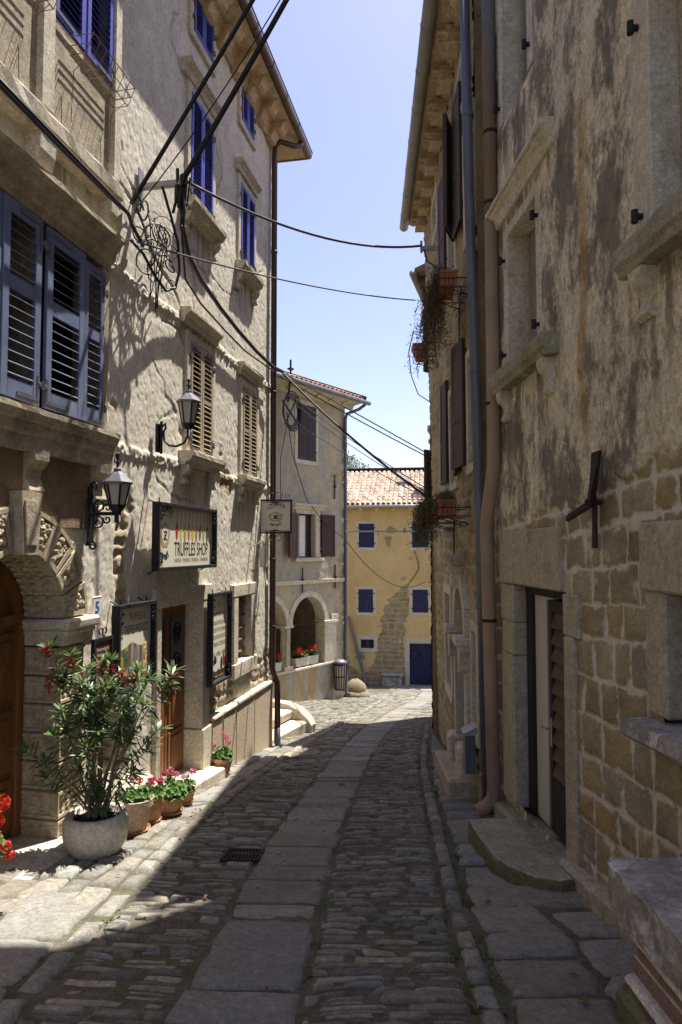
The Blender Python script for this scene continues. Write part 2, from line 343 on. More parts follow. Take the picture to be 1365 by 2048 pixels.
M['potstone'] = mat('cast_stone', (.60, .56, .48), (.50, .46, .38), 18, bump=((.7, 60, .01), (.4, 25, .012)))
M['concrete'] = mat('pale_concrete', (.60, .54, .45), (.50, .44, .36), 12, bump=((.5, 80, .005),))
M['soil'] = mat('potting_soil', (.035, .022, .016), (.02, .013, .01), 30, bump=((.8, 50, .02),))
M['rooftile'] = mat('clay_roof_tiles', (.58, .30, .17), (.46, .22, .12), 5, tint=True, bump=((.3, 40, .006),))
M['rooftile2'] = mat('pale_clay_roof_tiles', (.70, .54, .415), (.57, .42, .31), 4, tint=True, bump=((.3, 40, .006),))
M['slab_roof'] = mat('roof_underside', (.30, .2, .13), (.2, .13, .08), 4)
M['chimney'] = mat('old_brick', (.30, .19, .15), (.22, .14, .115), 12, bump=((.5, 30, .01),))
M['cobble'] = mat('street_stone', (.245, .23, .195), (.165, .154, .128), 9, tint=True, stains=[((.40, .375, .32), 13, None, .58, .7, .5), ((.11, .10, .075), 5, None, .58, .72, .5)], bump=((.5, 55, .006), (.5, 14, .014)))
M['slab'] = mat('worn_street_slab', (.235, .227, .203), (.178, .17, .147), 5, tint=True, stains=[((.13, .12, .10), 7, None, .6, .72, .5), ((.42, .40, .36), 4, None, .66, .72, .5)], bump=((.4, 60, .004), (.4, 10, .012)))
M['joint'] = mat('earth_joint', (.15, .135, .10), (.075, .068, .048), 12, stains=[((.05, .075, .02), 3, None, .5, .62, .7), ((.30, .27, .21), 60, None, .62, .7, .6)], bump=((.9, 60, .012),))
M['earth'] = mat('dry_ground', (.22, .19, .12), (.12, .12, .06), 2, bump=())
def leafmat(name, c1, c2, rough=.5):
    m, nt, b, pos = base(name); f = noise_node(nt, pos, 9, 4); col = ramp(nt, f, [(.3, c2), (.7, c1)])
    nt.links.new(col, b.inputs['Base Color']); b.inputs['Roughness'].default_value = rough; b.inputs['Specular IOR Level'].default_value = .4
    t = nn(nt, 'ShaderNodeBsdfTranslucent'); nt.links.new(col, t.inputs[0]); mx = nn(nt, 'ShaderNodeMixShader'); mx.inputs[0].default_value = .25
    out = nt.nodes['Material Output']; nt.links.new(b.outputs[0], mx.inputs[1]); nt.links.new(t.outputs[0], mx.inputs[2]); nt.links.new(mx.outputs[0], out.inputs[0]); return m
M['oleander'] = leafmat('oleander_leaf', (.155, .225, .095), (.075, .125, .05), .4)
M['oleander2'] = leafmat('young_oleander_leaf', (.19, .27, .07), (.11, .18, .05), .4)
M['oleander3'] = leafmat('yellowed_leaf', (.55, .42, .05), (.40, .34, .05), .5)
M['geranium'] = leafmat('geranium_leaf', (.12, .23, .045), (.06, .13, .03), .6)
M['sedum'] = leafmat('trailing_leaf', (.13, .145, .06), (.075, .09, .04), .7)
M['sedum2'] = leafmat('dry_brown_bloom', (.22, .09, .04), (.14, .06, .03), .8)
M['grassm'] = leafmat('weed_leaf', (.10, .16, .03), (.05, .09, .02), .7)
M['treeleaf'] = leafmat('tree_leaf', (.10, .16, .035), (.05, .09, .02), .6)
M['litter'] = leafmat('dry_leaf', (.28, .14, .06), (.17, .09, .04), .8)
M['stemm'] = mat('pale_brown_stem', (.26, .20, .14), (.17, .13, .085), 12)
M['fl_red'] = leafmat('magenta_red_petal', (.50, .02, .055), (.33, .012, .035), .6)
M['fl_ger'] = leafmat('scarlet_petal', (.62, .05, .015), (.50, .03, .01), .6)
M['fl_pink'] = leafmat('pink_petal', (.70, .26, .33), (.58, .17, .25), .6)
M['fl_mag'] = leafmat('magenta_petal', (.55, .04, .16), (.42, .03, .11), .6)
M['fl_white'] = leafmat('white_petal', (.75, .70, .68), (.65, .55, .56), .6)

# ---------------------------------------------------------------- text
_TC = {}
def text_geo(s, bold=.0):
    key = (s, bold)
    if key in _TC: return _TC[key]
    cu = bpy.data.curves.new('t', 'FONT'); cu.body = s; cu.size = 1; cu.resolution_u = 3; cu.offset = bold
    ob = bpy.data.objects.new('t', cu); C.objects.link(ob)
    dg = bpy.context.evaluated_depsgraph_get(); dg.update(); me = bpy.data.meshes.new_from_object(ob.evaluated_get(dg))
    vs = [(v.co.x, v.co.y) for v in me.vertices]; fs = [list(p.vertices) for p in me.polygons]
    bpy.data.objects.remove(ob); bpy.data.curves.remove(cu); bpy.data.meshes.remove(me)
    xs = [p[0] for p in vs] or [0, 1]; w_ = max(xs) - min(xs); x0 = min(xs)
    _TC[key] = ([(p[0]-x0, p[1]) for p in vs], fs, w_); return _TC[key]
def put_text(mb, s, x, y, h, width=None, o=0.0, mi=0, bold=0.0, align='l', flip=1):
    vs, fs, w_ = text_geo(s, bold); ky = h/.7; kx = (width/w_) if width else ky
    x0 = x - (kx*w_/2 if align == 'c' else 0)*flip
    mb.add([(x0 + flip*p[0]*kx, o, y + p[1]*ky) for p in vs], fs, mi)
def arc_text(mb, s, cx, cy, R, h, a0, a1, o=0.0, mi=0, bold=.0, up=True, flip=1, sq=1.0):
    n = len(s)
    for k, ch in enumerate(s):
        if ch == ' ': continue
        vs, fs, w_ = text_geo(ch, bold); a = a0 + (a1-a0)*(k+.5)/n; kk = h/.7
        px, py = cx + R*sq*math.sin(a), cy + (R*math.cos(a) if up else -R*math.cos(a)); t = -a if up else a
        ca, sa = math.cos(t), math.sin(t); out = []
        for (p, q) in vs:
            p = (p - w_/2)*kk*.9*sq; q = q*kk; out.append((px + flip*(p*ca - q*sa), o, py + p*sa + q*ca))
        mb.add(out, fs, mi)
# ---------------------------------------------------------------- ground
GR = -.145
def gz(x, y): return GR*np.clip(y, -12, 30.5)
xs = np.concatenate([np.linspace(-300, -30, 8), np.linspace(-24, 24, 49), np.linspace(30, 300, 8)])
ys = np.concatenate([np.linspace(-300, -24, 8), np.linspace(-20, 60, 81), np.linspace(70, 500, 10)])
X, Y = np.meshgrid(xs, ys, indexing='ij')
def grid_faces(nx, ny):
    i = np.arange(nx-1)[:, None]*ny + np.arange(ny-1)[None, :]
    return np.stack([i, i+ny, i+ny+1, i+1], -1).reshape(-1, 4)
o = np_mesh('ground', np.stack([X, Y, gz(X, Y)-.12], -1).reshape(-1, 3), grid_faces(len(xs), len(ys)), M['earth']); o['kind'] = 'structure'
def curve(pts):
    px = np.array([p[0] for p in pts], float); py = np.array([p[1] for p in pts], float)
    return lambda y: sum(np.interp(np.asarray(y, float)+d, px, py) for d in (-1, -.5, 0, .5, 1))/5
CX = curve([(-4, -.9), (1, -.60), (3.05, -.475), (4.1, -.42), (5.73, -.335), (7.4, -.15), (9.6, .07), (12, .40), (14.5, .83), (18, 1.60), (21.5, 2.55), (26, 3.35), (31, 3.6)])
KL = curve([(-4, -1.6), (3.07, -1.49), (4, -1.45), (5.73, -1.43), (8.2, -1.17), (9.6, -.95), (12.9, -.40), (17, .45), (22, 1.35), (25, 1.8)])
KR = curve([(-4, .62), (3.05, .66), (4.1, .68), (6.4, .88), (8.5, 1.03), (10.5, 1.25), (15.5, 1.95), (20, 3.3), (30, 5.2)])
HW = .285
# earth under and between the stones
xs = np.linspace(-6, 8, 141); ys = np.linspace(-4, 31, 351); X, Y = np.meshgrid(xs, ys, indexing='ij')
o = np_mesh('road', np.stack([X, Y, gz(X, Y) - .016 + .014*fbm(X*4, Y*4)], -1).reshape(-1, 3), grid_faces(len(xs), len(ys)), M['joint']); o['kind'] = 'structure'

def stones(name, quads, mat_, hs, tints, ew=.013, pl=.08, na=8, nb=6, rough=.006, drop=.035, dome=.006, wob=.10, lift=0.0, rim=.16):
    """every stone a rounded block: quads (N,4,2) corners a0b0,a1b0,a1b1,a0b1"""
    Q = np.asarray(quads, float); N = len(Q)
    def axis(n):
        t = np.linspace(-1, 1, n-2); t = np.sign(t)*np.abs(t)**.8*(1-rim); return np.concatenate([[-1], t, [1]])
    a = axis(na); b = axis(nb); Aa, Bb = np.meshgrid(a, b, indexing='ij'); Aa = Aa.ravel(); Bb = Bb.ravel(); K = len(Aa)
    r2 = np.maximum(np.abs(Aa), np.abs(Bb)); corner = (np.abs(Aa)**4*np.abs(Bb)**4)
    pull = 1 - pl*corner
    u = (Aa*pull+1)/2; v = (Bb*pull+1)/2
    W = np.stack([(1-u)*(1-v), u*(1-v), u*v, (1-u)*v], 1)
    P = np.einsum('kc,ncd->nkd', W, Q)
    sz = np.linalg.norm(Q[:, 2]-Q[:, 0], axis=1)[:, None]; small = np.minimum(np.linalg.norm(Q[:, 1]-Q[:, 0], axis=1), np.linalg.norm(Q[:, 3]-Q[:, 0], axis=1))[:, None]
    sd = RNG.random((N, 1))*200; edgeW = (r2**6)[None, :]
    x, y = P[..., 0], P[..., 1]
    x = x + (fbm(P[..., 0]*7+sd, P[..., 1]*7, 2, 1)-.5)*wob*small*1.6*edgeW*2; y = y + (fbm(P[..., 0]*7+sd, P[..., 1]*9, 2, 2)-.5)*wob*small*1.6*edgeW*2
    z = gz(x, y) + np.asarray(hs)[:, None] + lift
    de = (1-r2)[None, :]*small/2; z = z + dome*(1-r2**2)[None, :] - drop*sst(ew, 0, de) - .12*drop*sst(ew*2.5, 0, de)
    z = z + (fbm(x*9+sd, y*9, 3, 3)-.5)*rough*2 + (RNG.random((N, 1))-.5)*.012*Aa[None, :] + (RNG.random((N, 1))-.5)*.012*Bb[None, :]
    V = np.stack([x, y, z], -1).reshape(-1, 3)
    F = (grid_faces(na, nb)[None] + (np.arange(N)*K)[:, None, None]).reshape(-1, 4)
    T = np.repeat(np.asarray(tints, float), K, axis=0)
    o = np_mesh(name, V, F, mat_, attrs={'tint': T}); o['kind'] = 'structure'; return o
def tint(lo=.62, hi=1.3):
    k = random.uniform(lo, hi); h = random.uniform(-.06, .06); return (k*(1+h), k, k*(1-h*1.1))
def lanes_rows(fa, fb, y0, y1, nl, thick, length, gap, slope=0.0, jl=.15):
    """transverse rows of stones between two curves fa(y) < fb(y), in nl lanes with rows of their own"""
    out = []
    cuts = [0] + sorted((k + random.uniform(-jl, jl))/nl for k in range(1, nl)) + [1]
    for l in range(nl):
        ph = random.random()*10
        def lo(y, k=l): return fa(y) + (fb(y)-fa(y))*np.clip(cuts[k] + (.5*jl/nl*math.sin(y*2.1+k*3) if 0 < k else 0), 0, 1)
        def hi(y, k=l+1): return fa(y) + (fb(y)-fa(y))*np.clip(cuts[k] + (.5*jl/nl*math.sin(y*2.1+k*3) if k < nl else 0), 0, 1)
        y = y0 + random.uniform(0, .05)
        while y < y1:
            t = random.uniform(*thick); a, b = float(lo(y)), float(hi(y)); x = a
            while x < b - .04:
                L = random.uniform(*length)
                if b - (x+L) < length[0]*.6: L = b - x
                g = gap*random.uniform(.5, 1.2); yy0 = y + random.uniform(-.008, .008); yy1 = y + t - g + random.uniform(-.008, .008)
                sl = slope + random.uniform(-.03, .03)
                out.append([(x+g/2, yy0+sl*(x-a)), (x+L-g/2, yy0+sl*(x+L-a)), (x+L-g/2, yy1+sl*(x+L-a)+random.uniform(-.006, .006)), (x+g/2, yy1+sl*(x-a))]); x += L
            y += t
    return out
def lanes_long(fa, fb, y0, y1, nl, length, gap, ang=0.0, skip=0):
    out = []
    for l in range(nl):
        y = y0 - random.uniform(0, .3)
        while y < y1:
            L = random.uniform(*length); g = gap*random.uniform(.5, 1.3)
            c = []
            for (yy, k) in ((y+g/2, l), (y+g/2, l+1), (y+L-g/2, l+1), (y+L-g/2, l)):
                wdt = float(fb(yy)-fa(yy))/nl; xx = float(fa(yy)) + wdt*k + (g/2 if k == l else -g/2) + .10*wdt*math.sin(yy*3.1+k*2.2)*(0 < k < nl)
                c.append((xx, yy + ang*(xx-float(fa(yy))) + random.uniform(-.01, .01)))
            out.append(c); y += L
    return out
# cobbles right and left of the middle strip: thin stones in wavering transverse rows
def rows(fa, fb, y0, y1, thick, length, gap, slope=0.0, split=.3):
    out = []
    y = y0
    while y < y1:
        t = random.uniform(*thick); a, b = float(fa(y)), float(fb(y)); x = a - random.uniform(0, .12)
        while x < b - .03:
            L = random.uniform(*length)*random.choice((.7, 1, 1, 1.3))
            if b - (x+L) < length[0]*.6: L = b - x
            x0 = max(x, a); g = gap*random.uniform(.4, 1.2); parts = [(0, 1)]
            if random.random() < split and t > thick[0]*1.15: c = random.uniform(.38, .62); parts = [(0, c), (c, 1)]
            for (c0, c1) in parts:
                q = []
                for (xx, yy) in ((x0+g/2, y+t*c0+g/2), (x+L-g/2, y+t*c0+g/2), (x+L-g/2, y+t*c1-g/2), (x0+g/2, y+t*c1-g/2)):
                    wv = (float(fbm(xx*1.3, yy*.8, 2, 4))-.5)*.16 + (float(vn(xx*4.5, yy*3, 6))-.5)*.05 + (float(vn(xx*11, yy*9, 8))-.5)*.016
                    q.append((xx + (float(vn(xx*5, yy*9, 7))-.5)*.05*(a+.05 < xx < b-.05), yy + slope*(xx-a) + wv))
                out.append(q)
            x += L
        y += t
    return out
q = rows(lambda y: CX(y)+HW+.012, lambda y: KR(y)-.065, 1.0, 12.2, (.05, .088), (.15, .38), .006, .03)
q += rows(lambda y: KL(y)+.075, lambda y: CX(y)-HW-.012, 1.0, 12.2, (.052, .095), (.15, .42), .006, -.06)
stones('cobbles', q, M['cobble'], RNG.normal(0, .007, len(q)), [tint() for _ in q], rough=.008, drop=.036, dome=.004, wob=.14, rim=.2, ew=.0075, na=9, nb=7)
q = rows(lambda y: CX(y)+HW+.015, lambda y: KR(y)-.065, 12.2, 30, (.08, .14), (.2, .45), .013, .03)
q += rows(lambda y: KL(y)+.08, lambda y: CX(y)-HW-.015, 12.2, 30, (.08, .14), (.2, .45), .013, -.06)
q += rows(lambda y: KL(y)-3.4, lambda y: KL(y)-.08, 11.7, 25, (.10, .17), (.18, .42), .016, -.12)
q += rows(lambda y: KR(y)+.06, lambda y: KR(y)+1.6, 13.4, 30, (.10, .16), (.2, .42), .016, .02)
stones('square_cobbles', q, M['cobble'], RNG.normal(0, .006, len(q)), [tint() for _ in q], na=7, nb=5, rough=.007, drop=.03, dome=.003, wob=.13, rim=.2, ew=.009)
# middle strip of slabs
q = []; y = 1.0
while y < 30:
    L = random.uniform(.18, .55) if y < 12 else random.uniform(.4, .8)
    if 3.05 < y < 3.5: L = .85
    a = random.uniform(-.02, .02); b_ = random.uniform(-.02, .02); k = -.05
    q.append([(float(CX(y))-HW+a, y-k*HW+.002), (float(CX(y))+HW+b_, y+k*HW+.002), (float(CX(y+L))+HW+b_, y+L+k*HW-.002), (float(CX(y+L))-HW+a, y+L-k*HW-.002)]); y += L
stones('paving_strip', q, M['slab'], RNG.normal(.002, .005, len(q)), [tint(.85, 1.15) for _ in q], na=16, nb=14, rough=.005, drop=.03, dome=.0, wob=.035, rim=.04, pl=.03, ew=.008)
# kerbs
def kerb(fc, w_, y0, y1, L0, L1, lift):
    q = []; y = y0
    while y < y1:
        L = random.uniform(L0, L1); g = .012
        q.append([(float(fc(y))-w_/2, y+g), (float(fc(y))+w_/2, y+g), (float(fc(y+L))+w_/2, y+L-g), (float(fc(y+L))-w_/2, y+L-g)]); y += L
    return q
q = kerb(KR, .125, 1.2, 14.5, .14, .34, 0) + kerb(lambda y: KL(y), .14, 1.2, 24, .22, .55, 0)
stones('kerb', q, M['cobble'], RNG.normal(.022, .008, len(q)), [tint(.75, 1.25) for _ in q], na=8, nb=9, rough=.008, drop=.06, dome=.006, wob=.11, rim=.2, ew=.02)
# pavements
WL = lambda y: -3.43 + .1963*np.asarray(y) + .01
WR = lambda y: np.where(np.asarray(y) < 6.9, 1.91-.06*np.asarray(y), 1.07+.05*np.asarray(y)) + .05
q = lanes_long(WL, lambda y: KL(y)-.08, 4.55, 6.6, 5, (.22, .46), .018, -.12)
stones('pavement_cobbles', q, M['cobble'], RNG.normal(.012, .006, len(q)), [tint(.8, 1.25) for _ in q], na=9, nb=10, rough=.007, drop=.035, dome=.003, wob=.10, rim=.14, ew=.014)
q = lanes_long(WL, lambda y: KL(y)-.08, 1.0, 4.5, 2, (.5, .9), .02, -.05) + lanes_long(WL, lambda y: KL(y)-.08, 6.75, 11.6, 2, (.35, .75), .02, -.1)
q2 = lanes_long(lambda y: KR(y)+.085, lambda y: WR(y), .8, 4.4, 2, (.30, .62), .028, .03) + lanes_long(lambda y: KR(y)+.085, lambda y: WR(y), 4.6, 14, 1, (.22, .5), .024, .03)
q += q2
stones('pavement', q, M['slab'], RNG.normal(.012, .006, len(q)), [tint(.8, 1.2) for _ in q], na=15, nb=14, rough=.006, drop=.035, dome=.0, wob=.06, rim=.05, pl=.05, ew=.016)
# weeds in the joints
V = []; F = []
def tuft(x, y, n, h):
    z = float(gz(x, y))-.012
    for _ in range(n):
        a = random.uniform(0, 6.28); r = random.uniform(0, .035); l = random.uniform(.4, 1)*h; px, py = x + r*math.cos(a), y + r*math.sin(a)
        b = a + random.uniform(-.6, .6); ww = l*.3; k = len(V); dx, dy = math.cos(b), math.sin(b)
        V.extend([(px, py, z), (px + dx*l*.5 - dy*ww, py + dy*l*.5 + dx*ww, z + l*.55), (px + dx*l, py + dy*l, z + l*.6), (px + dx*l*.5 + dy*ww, py + dy*l*.5 - dx*ww, z + l*.6)]); F.append((k, k+1, k+2, k+3))
for _ in range(900):
    y = random.uniform(2.3, 11)**1; t = random.random()
    if t < .3: x = float(KL(y)) + random.choice((.09, -.085)) + random.gauss(0, .03)
    elif t < .55: x = float(KR(y)) + random.choice((-.075, .075)) + random.gauss(0, .025)
    elif t < .65: x = float(CX(y)) + random.choice((-HW, HW)) + random.gauss(0, .02)
    else: x = random.uniform(float(KL(y))-.5, float(KR(y))+.5)
    if vn(x*1.3, y*1.3, 5) > .42: tuft(x, y, random.randint(3, 9), random.uniform(.014, .034))
for _ in range(500):
    y = random.uniform(13, 22); tuft(random.uniform(float(KL(y))-2.6, float(KL(y))), y, 5, .04)
o = np_mesh('weeds', V, F, M['grassm'], smooth=False); o['kind'] = 'stuff'
V = []; F = []
for _ in range(70):
    y = random.uniform(2.4, 9); x = random.uniform(-1.6, 1.2); z = float(gz(x, y)) + .022; a = random.uniform(0, 6.28); l = random.uniform(.015, .035); k = len(V); dx, dy = math.cos(a)*l, math.sin(a)*l
    V += [(x-dx, y-dy, z), (x-dy*.4, y+dx*.4, z+.012), (x+dx, y+dy, z+.004), (x+dy*.4, y-dx*.4, z+.01)]; F.append((k, k+1, k+2, k+3))
o = np_mesh('fallen_leaves', V, F, M['litter'], smooth=False); o['kind'] = 'stuff'
# drain grate set in the left cobbles
def grate():
    x0, y0 = -.76, 5.42; g = thing('drain_grate', 'dark square iron drain grate set among the cobbles left of the slab strip', 'drain grate', (x0, y0, GR*y0))
    f = MB(Fr((x0, y0), (.99, -.05), (.05, .99), GR*y0 + .012, 0)); 
    for (a0, a1, b0, b1) in ((-.15, .15, -.15, -.125), (-.15, .15, .125, .15), (-.15, -.125, -.124, .124), (.125, .15, -.124, .124)): f.box(a0, a1, b0, b1, -.03, .008)
    f2 = MB(f.fr)
    for k in range(9):
        a = -.108 + k*.027; f2.box(a-.007, a+.007, -.124, .124, -.03, .004)
    f2.box(-.125, .125, -.008, .008, -.03, .006)
    for mb in (f, f2): mb.v = [(p[0], p[1], p[2] + GR*(p[1]-y0)) for p in mb.v]
    f.build('frame', M['rust'], g); f2.build('bars', M['rust'], g)
grate()
# ---------------------------------------------------------------- wall sheets
def wallgrid(name, fr, s0, s1, z0, z1, ds, dz, hole, disp, attr, mat_, parent, es=(), ez=()):
    def ax(a, b, d, e):
        t = np.linspace(a, b, max(2, int(round((b-a)/d))+1)); t = np.array([x for x in t if all(abs(x-q) > d*.45 for q in e)] + [q for q in e if a <= q <= b]); return np.unique(t)
    S = ax(s0, s1, ds, es); Z = ax(z0, z1, dz, ez); SS, ZZ = np.meshgrid(S, Z, indexing='ij')
    ms, ex, D = attr(SS, ZZ, disp)
    x, y, z = fr(SS, D, ZZ); V = np.stack([x, y, z + 0*x], -1).reshape(-1, 3); F = grid_faces(len(S), len(Z))
    cs = SS.ravel()[F].mean(1); cz = ZZ.ravel()[F].mean(1); F = F[~hole(cs, cz)]
    if not MB(fr).fl: F = F[:, ::-1]
    return np_mesh(name, V, F, mat_, parent, attrs={'msk': ms.reshape(-1, 3), 'extra': ex.reshape(-1, 3)})
def rect_hole(rs):
    def h(s, z):
        m = np.zeros(s.shape, bool)
        for (a, b, c, d) in rs: m |= (s > a) & (s < b) & (z > c) & (z < d)
        return m
    return h
def courses(s, z, hmin, hmax, lmin, lmax, sd, tilt=0.0, wob=.02, joint=.014, smear=.02):
    """(stone id 0-1, mortar 0-1, face height 0-1) of a coursed stone wall"""
    R = np.random.default_rng(sd); zz = z + tilt*s + (fbm(s*1.7, z*1.7, 2, sd)-.5)*wob*2 + (vn(s*5, z*5, sd)-.5)*wob*.7
    ss = s + (fbm(s*2+9, z*2, 2, sd+1)-.5)*wob*2 + (vn(s*6+3, z*5, sd+2)-.5)*wob*.7
    b = [zz.min()-1]
    while b[-1] < zz.max()+1: b.append(b[-1] + R.uniform(hmin, hmax))
    b = np.array(b); r = np.clip(np.searchsorted(b, zz)-1, 0, len(b)-2); dz_ = np.minimum(zz-b[r], b[r+1]-zz)
    sid = np.zeros(s.shape); dsx = np.zeros(s.shape)
    for k in np.unique(r):
        m = r == k; c = [ss.min()-1-R.uniform(0, .3)]
        while c[-1] < ss.max()+1: c.append(c[-1] + R.uniform(lmin, lmax))
        c = np.array(c); v = R.random(len(c)); j = np.clip(np.searchsorted(c, ss[m])-1, 0, len(c)-2)
        sid[m] = v[j]; dsx[m] = np.minimum(ss[m]-c[j], c[j+1]-ss[m])
    d = np.minimum(dz_, dsx); jw = joint + smear*np.clip(fbm(s*9, z*9, 3, sd+5)-.42, 0, 1)*2.2
    mo = 1 - sst(jw*.6, jw*1.25, d + (vn(s*40, z*40, sd)-.5)*.008); return sid, mo, sst(0, .05, d)

# ================================================================ LEFT HOUSE
UL = unit(268, 1365); FL = left_frame((-3.43, 0.0), UL)
def wl(s): p = FL(s, 0, 0); return (p[0], p[1], GR*p[1])
LH = thing('stone_house', 'tall beige rough-plastered house on the left with blue louvred shutters and a carved archway', 'house', wl(8))
SE = 11.62
def arch_hole(s, z): return ((np.abs(s-5.20) < .60) & (z < 1.02)) | (((s-5.20)**2 + (z-1.02)**2 < .62**2) & (z > 1.0))
holesL = [(4.44, 5.36, 2.66, 4.2), (5.42, 6.31, 2.66, 4.2), (5.38, 6.32, 5.9, 7.5), (4.2, 5.2, 5.9, 7.5), (8.17, 8.94, 5.72, 7.2), (9.96, 10.66, 5.74, 7.04), (8.2, 8.9, 7.92, 8.58), (9.96, 10.6, 7.90, 8.52),
          (8.22, 9.0, 2.7, 4.14), (10.1, 10.84, 2.62, 4.04), (7.54, 8.72, -1.6, .98), (9.95, 10.58, -.06, .94)]
def holeL(s, z): return rect_hole(holesL)(s, z) | arch_hole(s, z)
def attrL(s, z, _):
    sid, mo, hh = courses(s, z, .12, .26, .16, .5, 21, .05, .05, .02, .03)
    low = sst(.9, -.6, z) ; n = fbm(s*1.3+3, z*1.1, 4, 2)
    expo = sst(.69, .75, n + .20*low*(s > 6.0) - .04) * (z < 3.2)
    strip = sst(.13, .08, np.abs(s - 6.78 - .10*np.sin(z*3) - .05*(z-.7)) ) * sst(2.0, 1.85, z)*sst(.55, .7, z)
    expo = np.maximum(expo, strip)
    rub = sst(.55, -.35, z)*(s > 9)*sst(.45, .55, n); expo = np.maximum(expo, rub*.9)
    rg = fbm(s*5, z*5, 5, 4); fine = fbm(s*26, z*24, 3, 8); pits = sst(.60, .74, fbm(s*26, z*12+s*6, 3, 13)); streak = fbm(s*7, z*16, 4, 31)
    amp = .0015 + .007*sst(.7, -.4, z)
    band = np.zeros(s.shape)
    for zc, w_ in ((2.56, .075), (4.27, .06)):
        band = np.maximum(band, sst(w_, w_*.6, np.abs(z - zc + .02*np.sin(s*2) - .01)) * ((s > 6.6) if zc < 3 else (s > 6.35)))
    D = (rg-.5)*amp*2.2 + (fine-.5)*.007 - pits*.005*(1-.3*band) + (streak-.5)*.003 + .007*(fbm(s*.7, z*.7, 2, 6)-.5) + band*(.016 + .045*(fine-.5))
    D = D - expo*.026 + expo*(hh*(1-mo)*.024 + (fine-.5)*.018)
    diag = sst(.03, .008, np.abs((z-5.2) + .55*(s-6.6) + .05*np.sin(s*7)))*(s > 6.5)*(s < 8.1); D = D - .018*diag
    ms = np.stack([sid, mo*.8, 1-expo], -1); ex = np.zeros(ms.shape)
    drip = sst(.46, .62, fbm(s*13, z*1.0, 3, 41)); ex[..., 2] = .75*drip*np.maximum.reduce([sst(a-.02, a+.03, s)*sst(b+.02, b-.03, s)*sst(zz-ln, zz-.05, z)*(z < zz+.1) for (a, b, zz, ln) in ((7.97, 9.02, 5.6, .9), (9.85, 10.74, 5.62, .8), (8.0, 9.1, 2.6, .8), (10, 10.9, 2.5, .6), (5.2, 6.45, 4.82, .5), (7.97, 9.0, 7.3, .2), (8, 9.1, 4.3, .25))])
    ck = sst(.011, .003, np.abs(fbm(s*.55+3, z*.8, 4, 51)-.5))*sst(.5, .6, fbm(s*.6, z*.6, 2, 61)); ex[..., 1] = ck*.6; D = D - ck*.008
    return ms, ex, D
wallgrid('wall', FL, 4.35, SE, -1.9, 8.74, .017, .018, holeL, None, attrL, M['wallL'], LH)
m = MB(FL); m.box(-3, 4.35, -.3, 0, -1.5, 8.74); m.box(-3, SE, -6, -.45, -2, 8.74); m.box(SE-.3, SE, -.45, -.03, -2, 8.74); m.build('house_core', M['wallL'], LH)  # out-of-view wall, plus a solid core added to stop sun passing through
# roof, soffit corbels, gutter
m = MB(FL); m.prism([(.41, 8.74), (.41, 8.82), (-3.2, 10.2), (-6.4, 9.0), (-6.4, 8.74)], -3, SE+.80, 's'); rf = m.build('roof', M['slab_roof'], LH)
m = MB(FL); m.prism([(0, 8.45), (.04, 8.45), (.12, 8.66), (.41, 8.69), (.41, 8.735), (0, 8.735)], -3, SE, 's', seg=30, jit=.004); m.box(SE, SE+.79, -3, .41, 8.69, 8.735); m.build('soffit', M['soffit'], LH)
def corbel(m, fr, s, w_, z, o1, h, mi=0):
    p = [(0, z-h), (.06, z-h*.98), (.13*o1/.45, z-h*.9), (.17*o1/.45, z-h*.68), (.21*o1/.45, z-h*.52), (.28*o1/.45, z-h*.5), (.33*o1/.45, z-h*.42), (.36*o1/.45, z-h*.25), (.40*o1/.45, z-h*.16), (o1, z-h*.12), (o1, z), (0, z)]
    m.prism(p, s-w_/2, s+w_/2, 's', mi)
s = 5.3
while s < SE:
    m = MB(FL); corbel(m, FL, s, .24, 8.69, .38, .30); m.build('corbel', M['soffit'], LH); s += .55
m = MB(FL); m.tube([(k, .455, 8.745) for k in np.linspace(3, SE+.81, 20)], .065, 12); 
for k in np.arange(4, SE+.4, .75): m.tube([(k, .455, 8.745), (k+.03, .455, 8.745)], .071, 12)
m.tube([(SE+.79, .455, 8.745), (SE+.79, -.3, 8.745)], .065, 12); m.tube([(k, .52, 8.80) for k in (3, SE+.83)], .012, 6); m.build('gutter', M['gutter_b'], LH, smooth=True)
pp = [(SE+.3, .45, 8.70), (SE+.25, .42, 8.60), (SE+.15, .34, 8.56), (SE-.06, .16, 8.53), (SE-.06, .09, 8.46), (SE-.06, .07, 8.3), (SE-.05, .07, 4), (SE-.04, .07, -.38), (SE-.03, .10, -.48), (SE-.02, .15, -.60), (SE-.02, .155, -.8), (SE-.02, .155, -1.35)]
m = MB(FL); m.tube(pp, .05, 12)
for z in (6.6, 4.2, 1.4, .3): m.tube([(SE-.05, .07, z), (SE-.05, .07, z+.03)], .056, 12)
m.tube([(SE-.02, .155, -1.33), (SE-.02, .155, -1.55), (SE-.02, .17, -1.62), (SE, .24, -1.66)], .054, 12, mi=1); m.build('downpipe', [M['pipe_brown'], M['pipe_grey']], LH, smooth=True)

